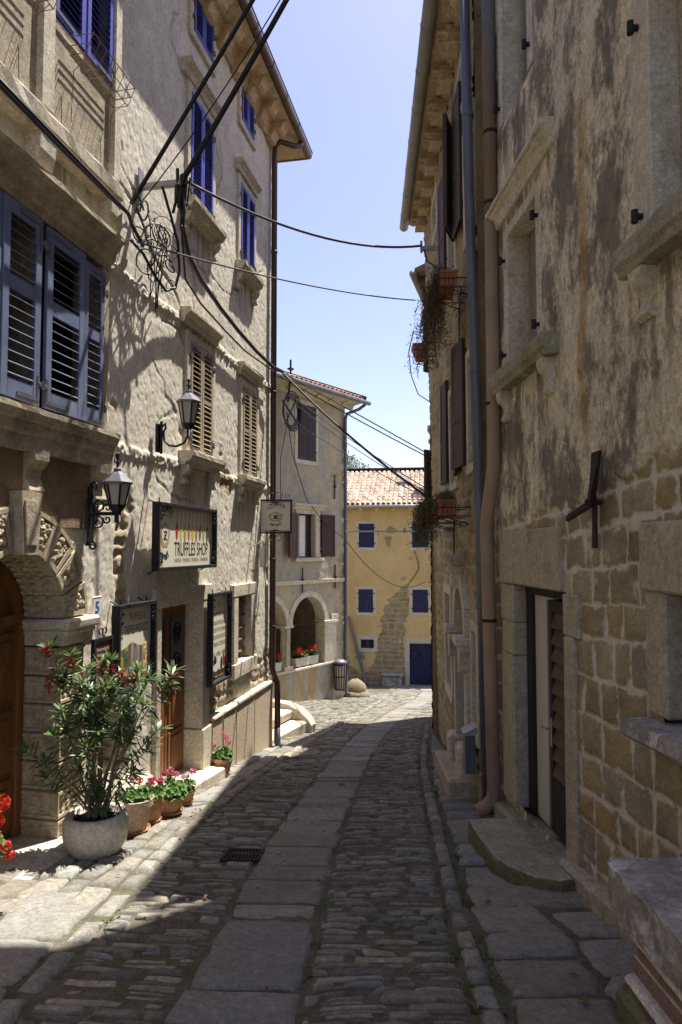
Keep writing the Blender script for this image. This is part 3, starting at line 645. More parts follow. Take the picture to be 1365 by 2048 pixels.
def louvre(fr, parent, s0, s1, z0, z1, o, mt, pitch=.06, st=.055, rail=.07, mid=None, hinge='', th=.032, slat_o=0.0, tl=None, bot=None):
    """one louvred shutter leaf: stiles, rails and tilted slats, its iron straps on the second material"""
    m = MB(fr); bot = bot or rail
    m.box(s0, s0+st, o, o+th, z0, z1, 0, .004); m.box(s1-st, s1, o, o+th, z0, z1, 0, .004)
    m.box(s0+st, s1-st, o+.002, o+th-.002, z0, z0+bot, 0, .003); m.box(s0+st, s1-st, o+.002, o+th-.002, z1-rail, z1, 0, .003)
    zs = [(z0+bot, z1-rail)]
    if mid: m.box(s0+st, s1-st, o+.002, o+th-.002, mid-rail/2, mid+rail/2, 0, .003); zs = [(z0+bot, mid-rail/2), (mid+rail/2, z1-rail)]
    for (a, b) in zs:
        n = max(1, int(round((b-a)/pitch))); 
        for k in range(n):
            c = a + (k+.5)*(b-a)/n; d = tl or pitch*.36
            m.prism([(o+th*1.0+slat_o, c-d), (o+th*1.0+slat_o+.007, c-d+.004), (o+.005, c+d), (o-.001, c+d-.005)], s0+st, s1-st, 's', 0)
    for side in hinge:
        sx = s0 if side == 'l' else s1; dr = 1 if side == 'l' else -1; W_ = (s1-s0)*.6
        for zc, ud in ((z0+.03, 1), (z1-.06, -1)):
            m.box(sx+dr*.006, sx+dr*W_, o+th, o+th+.005, zc, zc+.03, 1); m.box(sx+dr*.006, sx+dr*.034, o+th+.001, o+th+.006, zc if ud > 0 else zc-.2, zc+.2 if ud > 0 else zc+.03, 1)
            m.box(sx-dr*.05, sx+dr*.02, o+th-.005, o+th+.012, zc+(.12 if ud > 0 else -.14), zc+(.15 if ud > 0 else -.11), 1, .003)
            m.tube([(sx-dr*.025, o+th+.006, zc+(.10 if ud > 0 else -.16)), (sx-dr*.025, o+th+.006, zc+(.17 if ud > 0 else -.09))], .011, 8, 1)
    return m.build('shutter', [mt, M['hinge']], parent)
def reveal_frame(fr, parent, s0, s1, z0, z1, fw, dep, fo, mt, sill=True, jit=.003, name='frame'):
    m = MB(fr)
    m.box(s0-fw, s0, -dep, fo, z0, z1+fw, 0, .008, jit); m.box(s1, s1+fw, -dep, fo, z0, z1+fw, 0, .008, jit); m.box(s0, s1, -dep, fo-.003, z1, z1+fw-.002, 0, .008, jit)
    if sill: m.box(s0-fw*.98, s1+fw*.98, -dep, fo+.01, z0-fw, z0, 0, .008, jit)
    return m.build(name, mt, parent)
def pane(fr, parent, s0, s1, z0, z1, o, mt=None, frame_mt=None, bars=1, name='window'):
    m = MB(fr); m.box(s0, s1, o-.03, o, z0, z1, 0)
    if frame_mt:
        for (a, b, c, d) in ((s0, s0+.05, z0, z1), (s1-.05, s1, z0, z1), ((s0+s1)/2-.025, (s0+s1)/2+.025, z0+.05, z1-.05)): m.box(a, b, o+.001, o+.035, c, d, 1)
        for c in (z0+.001, z1-.051): m.box(s0+.051, s1-.051, o+.002, o+.03, c, c+.05, 1)
    return m.build(name, [mt or M['glassdark'], frame_mt or M['beige']], parent)
def sill(fr, parent, s0, s1, zt, o1, h, brk=True, mt=None, bw=.11, bh=.22, segs=10, mo=.0):
    m = MB(fr); mt = mt or M['stoneL']
    prof = [(-.05, zt-h), (o1*.45, zt-h), (o1*.5, zt-h*.82), (o1*.72, zt-h*.72), (o1*.86, zt-h*.5), (o1*.88, zt-h*.38), (o1, zt-h*.36), (o1+.004, zt-h*.04), (o1*.98, zt), (-.05, zt+.005)]
    m.prism(prof, s0, s1, 's', seg=segs, jit=.003); r = m.build('sill', mt, parent)
    if brk:
        for sx in (s0 + .09, s1 - .09):
            m = MB(fr); z = zt-h; b = o1*.62
            m.prism([(-.03, z-bh), (.05, z-bh), (.075, z-bh*.92), (.06, z-bh*.78), (.04, z-bh*.66), (.05, z-bh*.52), (.09, z-bh*.42), (b*.8, z-bh*.36), (b, z-bh*.22), (b*1.02, z), (-.03, z)], sx-bw/2, sx+bw/2, 's')
            m.build('bracket', mt, parent)
    return r
def hood(fr, parent, s0, s1, zb, o1, h, mt=None, segs=10):
    m = MB(fr)
    m.prism([(-.05, zb), (.05, zb), (.06, zb+h*.12), (o1*.45, zb+h*.28), (o1*.52, zb+h*.42), (o1*.75, zb+h*.55), (o1*.82, zb+h*.66), (o1, zb+h*.70), (o1, zb+h*.9), (o1*.9, zb+h), (-.05, zb+h*1.08)], s0, s1, 's', seg=segs, jit=.003)
    return m.build('hood', mt or M['stoneL'], parent)
# upper windows with shut louvres
def winL(s0, s1, z0, z1, mt, hz=None, sz=None, mid=None, fw=.10, pitch=.05, h0=.22, h1=.12, ho=.14, so_=.19):
    wv = pane(FL, LH, s0, s1, z0, z1, -.16)
    reveal_frame(FL, wv, s0, s1, z0, z1, fw, .2, .035, M['stoneL'], sill=False)
    c = (s0+s1)/2
    louvre(FL, wv, s0+.004, c-.002, z0+.005, z1-.005, .012, mt, pitch, hinge='l', mid=mid, tl=.017 if mid else None); louvre(FL, wv, c+.002, s1-.004, z0+.005, z1-.005, .012, mt, pitch, hinge='r', mid=mid, tl=.017 if mid else None)
    if hz: hood(FL, wv, s0-h0, s1+h1, hz, ho, .17)
    if sz: sill(FL, wv, s0-h0, s1+h1, sz, so_, .16)
    else:
        m = MB(FL); m.box(s0-.1, s1+.1, -.1, .045, z0-.1, z0, 0, .008, .003); m.build('sill', M['stoneL'], wv)
    return wv
winL(8.2, 8.90, 5.75, 7.17, M['blue'], 7.27, 5.74, h0=.22, h1=.12)
winL(10.0, 10.62, 5.77, 7.0, M['blue'], 7.12, 5.76, h0=.15, h1=.12, so_=.16, ho=.12)
winL(8.24, 8.86, 7.96, 8.54, M['blue']); winL(10.0, 10.56, 7.94, 8.48, M['blue'], pitch=.045)
winL(8.26, 8.96, 2.75, 4.1, M['beige'], 4.26, 2.73, mid=3.45, h0=.24, h1=.13, pitch=.06); winL(10.15, 10.8, 2.67, 4.0, M['beige'], 4.14, 2.65, mid=3.36, h0=.16, h1=.12, so_=.16, ho=.12, pitch=.06)
# mezzanine window with its deep sill and hood
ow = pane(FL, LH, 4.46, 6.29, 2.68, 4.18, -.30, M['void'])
m = MB(FL); m.box(5.35, 5.43, -.28, .01, 2.66, 4.22, 0, .006, .004); m.box(6.29, 6.40, -.28, .03, 2.66, 4.2, 0, .008, .004); m.box(4.3, 4.46, -.28, .02, 2.66, 4.2, 0, .008)
m.box(4.3, 6.4, -.28, .025, 4.2, 4.34, 0, .006); m.build('frame', M['stoneD'], ow)
louvre(FL, ow, 4.47, 4.9, 2.70, 4.17, .02, M['bluegrey'], .078, .075, .10, mid=3.55, hinge='', bot=.14, tl=.013); louvre(FL, ow, 4.905, 5.35, 2.70, 4.17, .03, M['bluegrey'], .078, .075, .11, mid=3.55, hinge='r', bot=.14, tl=.013)
louvre(FL, ow, 5.42, 5.955, 2.70, 4.16, .03, M['bluegrey'], .078, .08, .12, mid=3.52, hinge='l', bot=.14, tl=.013); louvre(FL, ow, 5.965, 6.285, 2.70, 4.12, .022, M['bluegrey'], .078, .06, .10, mid=3.50, hinge='r', bot=.14, tl=.013)
m = MB(FL); m.prism([(-.05, 2.33), (.105, 2.33), (.115, 2.44), (.135, 2.455), (.14, 2.53), (.165, 2.545), (.185, 2.60), (.185, 2.64), (-.05, 2.69)], 3.5, 6.37, 's', seg=24, jit=.004); m.build('sill', M['stoneD'], ow)
m = MB(FL); m.prism([(-.05, 4.19), (.04, 4.19), (.05, 4.24), (.09, 4.27), (.10, 4.34), (.14, 4.37), (.155, 4.41), (.195, 4.43), (.195, 4.47), (-.05, 4.52)], 3.5, 6.39, 's', seg=24, jit=.004); m.build('hood', M['stoneD'], ow)
for sx in (4.25, 5.32, 6.24):
    m = MB(FL); m.prism([(-.03, 1.98), (.06, 2.0), (.085, 2.04), (.065, 2.09), (.045, 2.14), (.055, 2.20), (.09, 2.23), (.12, 2.27), (.13, 2.35), (-.03, 2.35)], sx-.09, sx+.09, 's', seg=3, jit=.003); m.build('bracket', M['stoneD'], ow)
# stained field below the sill
m = MB(FL); m.box(4.0, 6.30, -.05, .024, 1.76, 2.34, 0, .012)
bp = m.build('stucco_field', M['brown_stucco'], LH)
# first-floor parapet bay (window above the mezzanine)
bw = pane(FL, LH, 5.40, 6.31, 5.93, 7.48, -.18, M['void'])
louvre(FL, bw, 5.42, 5.87, 5.93, 7.46, .04, M['blue'], .062, .07, .09, hinge='l'); louvre(FL, bw, 5.875, 6.30, 5.90, 7.46, .05, M['blue'], .062, .06, .09, hinge='r')
m = MB(FL); m.box(5.24, 5.40, -.1, .10, 5.05, 7.5, 0, .01, .005); m.box(6.31, 6.44, -.1, .10, 5.05, 7.5, 0, .01, .005); m.box(5.40, 6.31, -.1, .06, 5.82, 5.925, 0, .012, .006); m.box(5.40, 6.31, -.1, .045, 5.05, 5.82, 1); m.build('frame', [M['stoneL'], M['stoneD']], bw)
m = MB(FL); m.prism([(-.05, 4.80), (.09, 4.80), (.11, 4.84), (.15, 4.87), (.155, 4.98), (.12, 5.02), (-.05, 5.04)], 3.2, 6.42, 's', seg=26, jit=.006); m.build('ledge', M['stoneL'], bw)
for sx in (5.30, 6.34):
    m = MB(FL); m.prism([(-.03, 4.46), (.04, 4.47), (.09, 4.54), (.125, 4.68), (.13, 4.80), (-.03, 4.80)], sx-.1, sx+.1, 's', seg=3, jit=.004); m.build('bracket', M['stoneL'], bw)
bw2 = pane(FL, LH, 4.2, 5.2, 5.93, 7.48, -.18, M['void'])
louvre(FL, bw2, 4.22, 4.70, 5.93, 7.46, .04, M['blue'], .062, .07, .09, hinge='l'); louvre(FL, bw2, 4.705, 5.19, 5.93, 7.46, .05, M['blue'], .062, .06, .09, hinge='r')
m = MB(FL); m.box(4.0, 5.24, -.1, .045, 5.08, 5.86, 0); m.box(4.0, 5.24, -.09, .06, 5.82, 5.925, 0, .012, .006); m.build('frame', M['stoneD'], bw2)

# ---- arched portal
po = MB(FL); cz, cs = 1.02, 5.20
def vouss(m, r0, r1, a0, a1, o0, o1, mi=0, n=5):
    pts = [(cs + r0*math.sin(a0+(a1-a0)*k/n), cz + r0*math.cos(a0+(a1-a0)*k/n)) for k in range(n+1)] + [(cs + r1*math.sin(a1-(a1-a0)*k/n), cz + r1*math.cos(a1-(a1-a0)*k/n)) for k in range(n+1)]
    m.prism(pts, o0, o1, 'o', mi)
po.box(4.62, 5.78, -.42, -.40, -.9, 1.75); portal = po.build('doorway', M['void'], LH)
n = 9
for k in range(n):
    a0 = -math.pi/2 + math.pi*k/n; a1 = a0 + math.pi/n; m = MB(FL); g = .008
    vouss(m, .55, .90, a0+g, a1-g, -.36, .035); am = (a0+a1)/2
    vouss(m, .56, .60, a0+g+.01, a1-g-.01, .035, .06); vouss(m, .855, .89, a0+g+.01, a1-g-.01, .035, .06)
    for (b0, b1) in ((a0+g+.01, a0+g+.06), (a1-g-.06, a1-g-.01)): vouss(m, .60, .855, b0, b1, .035, .058, 0, 2)
    if k != n//2:
        for _ in range(24):      # leaf and rosette carving
            r = random.uniform(.63, .83); a = random.uniform(a0+.09, a1-.09)
            m.ball((cs + r*math.sin(a), .037, cz + r*math.cos(a)), random.uniform(.022, .036), 7, 4, 0, (1, .9, 1), .15)
    for (r_, ) in ((.548,),):
        for q in range(3):       # lattice in the soffit
            for t in range(3):
                aa = a0 + (a1-a0)*(q+.5)/3; oo = -.29 + t*.11
                m.ball((cs + r_*math.sin(aa), oo, cz + r_*math.cos(aa)), .035, 4, 2, 0, (1, 1, 1))
    m.build('voussoir', M['carved'], portal)
m = MB(FL); m.prism([(cs-.085, cz+.53), (cs+.085, cz+.53), (cs+.12, cz+1.0), (cs-.12, cz+1.0)], -.30, .13, 'o'); m.prism([(cs-.065, cz+.60), (cs+.065, cz+.60), (cs+.09, cz+.93), (cs-.09, cz+.93)], .13, .142, 'o'); m.build('keystone', M['stoneD'], portal)
for sx in (1, -1):
    e = cs + sx*.55; m = MB(FL)
    def bx(a, b, *r, **k): m.box(e + sx*a, e + sx*b, *r, **k)
    bx(-.02, .36, -.36, .06, .80, .98, bev=.012, jit=.003); bx(-.05, .44, -.36, .13, .93, 1.015, bev=.02, jit=.004); bx(-.035, .41, -.36, .10, .885, .928, bev=.012)
    m.build('impost', M['stoneL'], portal)
    z = .78
    while z > -.75:
        h = .23; m = MB(FL); bx(0, .34, -.36, .03, z-h+.008, z, bev=.008, jit=.002)
        for (a0, a1, c0, c1) in ((.0, .34, z-h+.012, z-h+.04), (.0, .34, z-.035, z-.006)): bx(a0-.012, a1, -.34, .045, c0, c1, bev=.004)
        for (b0, b1) in ((-.34, -.31), (-.02, .044)): bx(-.0125, 0, b0, b1, z-h+.04, z-.035, bev=0)
        for q in range(3):       # raised diamond lattice on the jamb face
            for t in range(4):
                m.ball((e - sx*.001, -.28 + q*.09 + (.0 if t % 2 else .0), z-h+.06+t*.04), .026, 4, 2, 0, (.55, 1, .8))
                m.ball((e + sx*(.06+.075*t), .031, z-h+.07+q*.045), .026, 4, 2, 0, (1, .6, .8))
        m.build('jamb_block', M['carved'], portal); z -= h
    m = MB(FL); bx(-.03, .38, -.38, .06, -1.0, z, bev=.015, jit=.004); m.build('jamb_base', M['stoneL'], portal)
m = MB(FL)
m.box(4.66, 5.19, -.39, -.345, -.72, 1.02, 0, .003); m.box(5.21, 5.74, -.39, -.345, -.72, 1.02, 0, .003)
pts = [(cs + .54*math.sin(-math.pi/2 + math.pi*k/24), cz+.004 + .54*math.cos(-math.pi/2 + math.pi*k/24)) for k in range(25)]; m.prism(pts, -.39, -.35, 'o')
vouss(m, .44, .545, -math.pi/2, math.pi/2, -.35, -.31, 0, 24); m.box(4.66, 5.74, -.35, -.30, .98, 1.06, 0, .006)
for c in (4.925, 5.475):
    for (z0, z1) in ((-.66, -.25), (-.2, .3), (.36, .92)):
        m.box(c-.2, c+.2, -.345, -.325, z0, z1, 0, .01); m.box(c-.13, c+.13, -.325, -.31, z0+.07, z1-.07, 0, .012)
        zc = (z0+z1)/2; m.prism([(c-.09, zc), (c, zc-.13), (c+.09, zc), (c, zc+.13)], -.31, -.285, 'o', taper=.6)
for sx in (4.66, 5.66): m.box(sx, sx+.08, -.345, -.29, -.72, .98, 0, .006)
dl = m.build('door_leaf', M['door'], portal)
m = MB(FL); m.ball((5.26, -.27, .12), .03, 10, 6); m.box(5.25, 5.27, -.31, -.28, .05, .2, 0, .003); m.build('door_handle', M['rust'], dl)
m = MB(FL.sheared(-.03, 5)); m.prism([(4.0, -.36), (6.15, -.36), (6.22, .10), (6.16, .28), (4.0, .30)], -1.15, -.715, 'z'); m.build('doorstep', M['stoneL'], portal)

# ---- shop doorway
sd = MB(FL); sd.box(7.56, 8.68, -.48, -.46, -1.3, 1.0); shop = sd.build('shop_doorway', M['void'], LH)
m = MB(FL); m.box(7.46, 7.58, -.40, .04, -1.45, .95, 0, .012, .003); m.box(8.68, 8.92, -.40, .055, -.62, .95, 0, .012, .003); m.box(8.66, 8.94, -.40, .075, -1.5, -.62, 0, .012, .003)
m.box(7.42, 8.96, -.40, .06, .953, 1.15, 0, .012, .004); m.build('frame', M['stoneL'], shop)
m = MB(FL); m.box(7.58, 8.68, -.24, -.19, -1.12, .95, 0, .002)
for (a, b) in ((7.64, 8.10), (8.16, 8.62)):
    m.box(a-.03, b+.03, -.19, -.172, -1.1, .9, 0, .004)
    for (c, d) in ((-1.0, -.55), (-.48, -.05)): m.box(a+.03, b-.03, -.172, -.155, c, d, 0, .01); m.box(a+.09, b-.09, -.155, -.14, c+.06, d-.06, 0, .012)
    m.box(a+.05, b-.05, -.172, -.16, .02, .8, 1)
    for k in range(2):   # iron scrolls over the glazed panel
        c = (a+b)/2; zc = .22 + .36*k; P = [(c + (.11*(1-t/26))*math.cos(t*.55), -.152, zc + (.15*(1-t/26))*math.sin(t*.55)) for t in range(24)]; m.tube(P, .006, 5, 2)
m.box(8.115, 8.145, -.19, -.165, -1.1, .9, 0, .003); sdl = m.build('door_leaf', [M['door'], M['glassdark'], M['iron']], shop)
m = MB(FL); m.tube([(8.19, -.17, -.05), (8.19, -.12, -.05), (8.26, -.11, -.05)], .01, 8); m.box(8.175, 8.205, -.172, -.162, -.16, .06, 0, .003); m.build('door_handle', M['rust'], sdl)
m = MB(FL.sheared(-.10, 8.3)); m.box(7.46, 9.02, -.42, .28, -1.45, -1.07, 0, .02, .006); m.build('doorstep', M['stoneL'], shop)
m = MB(FL); m.box(7.28, 7.45, -.02, .16, -1.3, -.86, 0, .05, .01); m.build('guard_stone', M['stoneL'], shop)
# ---- barred ground-floor window
gw = pane(FL, LH, 9.98, 10.55, -.02, .90, -.20, M['glassdark'], M['door'])
m = MB(FL); m.box(9.80, 9.98, -.24, .05, -.02, .90, 0, .008, .003); m.box(10.55, 10.74, -.24, .05, -.02, .90, 0, .008, .003); m.box(9.76, 10.78, -.24, .055, .903, 1.08, 0, .01, .004); m.build('frame', M['stoneL'], gw)
m = MB(FL); m.box(9.76, 10.78, -.24, .075, -.23, -.023, 0, .01, .004); m.build('sill', M['stoneL'], gw)
m = MB(FL)
for k in range(3): c = 10.12 + k*.145; m.tube([(c, -.06, -.02), (c, -.06, .9)], .009, 6)
for k in range(5): c = .08 + k*.175; m.box(9.98, 10.55, -.075, -.045, c-.012, c+.012)
m.build('window_grille', M['rustwire'], gw)
# ---- granite plinth and the rough base on either side
for (a, b) in ((8.97, 9.34), (9.35, 9.86), (9.87, 10.66), (10.67, SE)):
    m = MB(FL.sheared(-.004, 9)); m.box(a, b-.006, -.05, .075, -2.0, -.60, 0, .012, .004); m.box(a-.002, b-.004, -.05, .095, -.598, -.545, 1, .014, .004); m.build('plinth_slab', [M['granite'], M['stoneL']], LH)
for (a, z) in ((6.22, -.44), (6.66, -.58), (7.04, -.70)):
    m = MB(FL.sheared(-.14, a)); m.prism([(-.05, -1.6), (.14, -1.6), (.13, z-.12), (.05, z), (-.05, z+.02)], a, a+.37, 's', seg=4, jit=.02); m.build('base_stone', M['stoneL'], LH)
# house number tile
m = MB(FL); m.box(6.19, 6.33, .03, .05, .98, 1.17, 0, .006); m2 = MB(FL); put_text(m2, '5', 6.222, 1.025, .10, .065, .052, 0, .02)
for (a, b, c, d) in ((6.20, 6.32, .99, .996), (6.20, 6.32, 1.154, 1.16)): m2.box(a, b, .0505, .0515, c, d)
npn = thing('house_number_plaque', 'small white tile with a blue number 5 beside the carved archway', 'number plaque', wl(6.26)); npn.location = FL(6.26, .03, .98); ORG[npn.name] = Vector(npn.location); m.build('tile', M['white'], npn); m2.build('number', M['tileblue'], npn)
# steps beyond the corner of the house
st = thing('stone_steps', 'worn pale stone steps just past the left house corner', 'steps', (-1.0, 12.6, GR*12.6))
fs = Fr((-1.62, 12.0), unit(.42, 1), (unit(.42, 1)[1], -unit(.42, 1)[0]), GR*12.6)
m = MB(fs); m.box(0, 1.5, -1.2, .42, -.3, .14, 0, .03, .01); m.box(.3, 1.5, -1.2, .12, .14, .32, 0, .03, .01); m.build('tread', M['stoneL'], st)
m = MB(fs); m.prism([(-.5, -.2), (.5, -.2), (.52, .05), (.42, .18), (.25, .32), (0, .42), (-.5, .44)], 1.5, 1.72, 's', seg=4, jit=.012); m.build('side_block', M['stoneL'], st)
# ================================================================ RIGHT HOUSE (near)
UR = unit(-82, 1365); FRt = right_frame((1.91, 0.0), UR)
def wr(s, F=FRt, o=0): p = F(s, o, 0); return (p[0], p[1], GR*p[1])
RH = thing('stone_house', 'mould-streaked plastered house with ashlar base and narrow cream door, nearest on the right', 'house', wr(5))
RE = 6.86
holesR = [(4.93, 6.06, -.62, 1.28), (2.6, 3.62, .62, 1.40), (5.30, 6.20, 3.16, 4.46), (2.3, 3.66, 3.22, 4.72), (5.36, 6.2, 5.55, 7.2)]
def attrR(s, z, _):
    sid, mo, hh = courses(s, z, .19, .275, .20, .42, 5, .085, .03, .0075, .036)
    n = fbm(s*2.2, z*2.2, 4, 3); pl = sst(-.008, .008, z - 1.98 - (n-.5)*.40 - (fbm(s*9, z*9, 3, 27)-.5)*.10 + .05*(s-4.5))
    n2 = fbm(s*6, z*6, 3, 9); ex = np.zeros(s.shape + (3,))
    smear = sst(.60, .72, fbm(s*5, z*9, 4, 12))*sst(.9, 1.7, z)*(1-pl); mo = np.maximum(mo, smear*.85)
    fine = fbm(s*24, z*24, 3, 4); med = fbm(s*6, z*6, 4, 7)
    ex[..., 0] = sst(.09, .03, np.abs(s-4.5-.03*np.sin(z*5)-.10*(z-3)*(-.2)))*sst(2.0, 2.6, z)*sst(5.1, 4.2, z)*(.5+n2)
    ex[..., 1] = sst(.05, .02, np.hypot((s-4.53)*1.7, z-4.28))*.9
    drip = sst(.50, .62, fbm(s*13, z*1.1, 3, 41)); ex[..., 2] = drip*np.maximum.reduce([sst(a-.02, a+.03, s)*sst(b+.02, b-.03, s)*sst(zz-ln, zz-.05, z)*(z < zz) for (a, b, zz, ln) in ((4.92, 6.32, 3.04, .95), (2.0, 3.78, 3.12, 1.1), (4.94, 6.42, 4.62, .25), (5.3, 6.4, 5.5, .6))])
    D = (med-.5)*.02 + (fine-.5)*.008 + .03*(fbm(s*.8, z*.8, 2, 1)-.5)
    D = D + (1-pl)*((hh-.5)*.014*(1-mo) - mo*.002 + (fine-.5)*.012*mo) + pl*.018 - ex[..., 1]*.02
    chips = sst(.66, .74, fbm(s*3.3, z*3.3, 4, 17))*pl*sst(3.2, 2.2, z); D = D - chips*.01
    D = D - sst(.72, .8, fbm(s*11, z*14, 3, 23))*.007
    return np.stack([sid, mo, pl], -1), ex, D
wallgrid('wall', FRt, .6, RE, -1.4, 7.4, .0145, .0145, rect_hole(holesR), None, attrR, M['wallR'], RH)
m = MB(FRt); m.box(-3, .6, -.3, 0, -.6, 7.4); m.box(-3, RE, -.3, 0, 7.4, 10.9); m.box(-3, RE, -6, -.5, -1.6, 10.9); m.box(RE-.3, RE-.001, -.5, -.02, -1.6, 10.9); m.build('house_core', M['wallR'], RH)  # unseen upper wall and a solid core added to cast the house's shadow
m = MB(FRt); m.prism([(.35, 10.8), (.35, 10.9), (-3.2, 12.2), (-6.3, 11), (-6.3, 10.8)], -3, RE+.02, 's'); m.build('roof', M['slab_roof'], RH)
def blind(s0, s1, z0, z1, hz, sz, fw=.11, mt='stoneR2', hs=(.30, .30), ss=(.32, .32), dark=False):
    m = MB(FRt); m.box(s0, s1, -.30, -.16, z0, z1, 0); m.box(s0+.02, s0+.07, -.16, -.13, z0, z1, 1); m.box(s1-.07, s1-.02, -.16, -.13, z0, z1, 1); m.box(s0+.071, s1-.071, -.16, -.132, z0+.01, z0+.06, 1)
    wv = m.build('window', [M['dark_opening'] if dark else M['greyboard'], M['stoneR']], RH); reveal_frame(FRt, wv, s0, s1, z0, z1, fw, .28, .03, M[mt], sill=False)
    if hz: hood(FRt, wv, s0-hs[0], s1+hs[1], hz, .14, .19, M['stoneR2'], 12)
    if sz:
        m = MB(FRt); o1 = .16; m.prism([(-.05, sz-.16), (o1*.75, sz-.16), (o1*.8, sz-.12), (o1*.95, sz-.10), (o1, sz-.03), (o1*.97, sz), (-.05, sz+.01)], s0-ss[0], s1+ss[1], 's', seg=14, jit=.005); m.build('sill', M['stoop'], wv)
        for sx in (s0-ss[0]+.16, s1+ss[1]-.16):
            m = MB(FRt); z = sz-.16; m.prism([(-.03, z-.26), (.045, z-.27), (.075, z-.25), (.05, z-.20), (.04, z-.15), (.06, z-.12), (.10, z-.09), (.115, z-.05), (.115, z), (-.03, z)], sx-.065, sx+.065, 's', seg=2, jit=.003); m.build('bracket', M['stoneR2'], wv)
    for sx, dr in ((s0-fw*.55, 1), (s1+fw*.55, -1)):
        for zc in (z0+.18, z1-.2):
            m = MB(FRt); m.box(sx-.014, sx+.014, .02, .075, zc-.015, zc+.015, 0, .004); m.tube([(sx, .075, zc-.035), (sx, .075, zc+.035)], .02, 8); m.build('shutter_pin', M['iron'], wv)
    return wv
M['greyboard'] = mat('grey_infill_board', (.27, .25, .22), (.19, .175, .155), 4, stains=[((.10, .09, .08), 3, (1, 1, .4), .52, .66, .6), ((.42, .38, .31), 9, None, .68, .72, .5)], bump=((.4, 40, .008),))
M['dark_opening'] = mat('shaded_opening_panel', (.085, .075, .062), (.045, .04, .034), 5, stains=[((.25, .22, .18), 7, None, .64, .7, .6)])  # panel colour carries the shade inside the open window, with pale mottling
blind(5.36, 6.12, 3.18, 4.44, 4.62, 3.18, .10, hs=(.42, .30), ss=(.44, .20)); blind(2.3, 3.57, 3.24, 4.70, 4.87, 3.26, .19, hs=(.3, .25), ss=(.3, .21), dark=True); blind(5.50, 6.2, 5.57, 7.2, None, None, .12)
# door
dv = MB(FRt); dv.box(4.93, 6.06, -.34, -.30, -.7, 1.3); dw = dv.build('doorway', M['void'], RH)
m = MB(FRt); m.box(6.06, 6.42, -.32, .035, .95, 1.275, 0, .01, .004); m.box(6.06, 6.40, -.32, .03, .66, .945, 0, .01, .004); m.box(6.06, 6.41, -.32, .035, -.66, .655, 0, .012, .004); 
m.box(4.66, 4.93, -.32, .03, .98, 1.275, 0, .012, .004); m.box(4.74, 4.93, -.32, .032, -.85, .975, 0, .012, .004); m.build('frame', M['stoneR'], dw)
m = MB(FRt); m.box(4.98, 6.42, -.32, .045, 1.28, 1.76, 0, .014, .004); lt = m.build('lintel', M['stoneR'], dw)
m = MB(FRt); put_text(m, 'GALERIJA', 6.27, 1.43, .21, 1.14, .0465, 0, .0, 'l', -1); m.build('chalk_writing', M['chalk'], lt)
m = MB(FRt.sheared(-.08, 5)); m.box(4.6, 6.50, -.34, .10, -1.15, -.62, 0, .03, .012); m.build('threshold', M['stoop'], dw)
m = MB(FRt); m.box(5.93, 6.06, -.20, -.085, -.66, 1.21, 0, .004); m.box(4.93, 6.06, -.20, -.08, 1.205, 1.278, 0, .004); m.build('door_frame', M['darkwood'], dw)
m = MB(FRt); m.box(5.49, 5.93, -.16, -.12, -.66, 1.205, 0, .003); m.build('door_leaf', M['doorwhite'], dw, label='cream flush panel beside the slatted half of the door')
h = 0.0; fd = Fr(FRt(4.945, -.085, 0)[:2], (FRt.u[0]*math.cos(h)+FRt.n[0]*math.sin(h), FRt.u[1]*math.cos(h)+FRt.n[1]*math.sin(h)), (FRt.n[0]*math.cos(h)-FRt.u[0]*math.sin(h), FRt.n[1]*math.cos(h)-FRt.u[1]*math.sin(h)))
m = MB(fd)
m.box(0, .055, -.02, .02, -.60, 1.19, 0, .003); m.box(.46, .505, -.02, .02, -.60, 1.19, 0, .003); m.box(.055, .46, -.018, .018, -.60, -.18, 0, .003); m.box(.055, .46, -.018, .018, 1.10, 1.19, 0, .003); m.box(.506, .545, -.03, .026, -.60, 1.19, 1, .003)
for k in range(10):
    z = -.17 + k*.127; m.prism([(.022, z), (.028, z+.008), (-.01, z+.125), (-.018, z+.117)], .05, .465, 's', 2)
ld = m.build('slatted_door_leaf', [M['darkwood'], M['pipe_grey'], M['slatwood']], dw)
m = MB(fd); m.box(.468, .498, .021, .027, .05, .27, 0, .003); m.tube([(.483, .024, .19), (.483, .065, .19), (.57, .07, .185)], .0095, 8); m.build('door_handle', M['galv'], ld)
# barred dark window at the right edge
rwv = MB(FRt); rwv.box(2.6, 3.57, -.3, -.26, .6, 1.42); rw = rwv.build('window', M['void'], RH)
m = MB(FRt); m.box(3.55, 3.75, -.28, .03, .72, 1.37, 0, .012, .004); m.box(2.3, 3.79, -.28, .04, 1.365, 1.74, 0, .014, .004); m.box(2.2, 2.6, -.28, .03, .72, 1.37, 0, .01, .004); m.build('frame', M['stoneR'], rw)
m = MB(FRt.sheared(-.03, 3)); m.prism([(-.28, .58), (.10, .58), (.17, .63), (.16, .70), (-.28, .72)], 2.3, 3.78, 's', seg=8, jit=.006); m.build('sill', M['bench'], rw)
# footing stones along the base of the wall
for a in np.arange(1.8, 4.6, .45):
    m = MB(FRt.sheared(-.14, a)); m.box(a, a+.43, -.05, .10, GR*a-.25, GR*a+.11+random.uniform(-.03, .03), 0, .03, .012); m.build('footing_stone', M['stoneR'], RH)
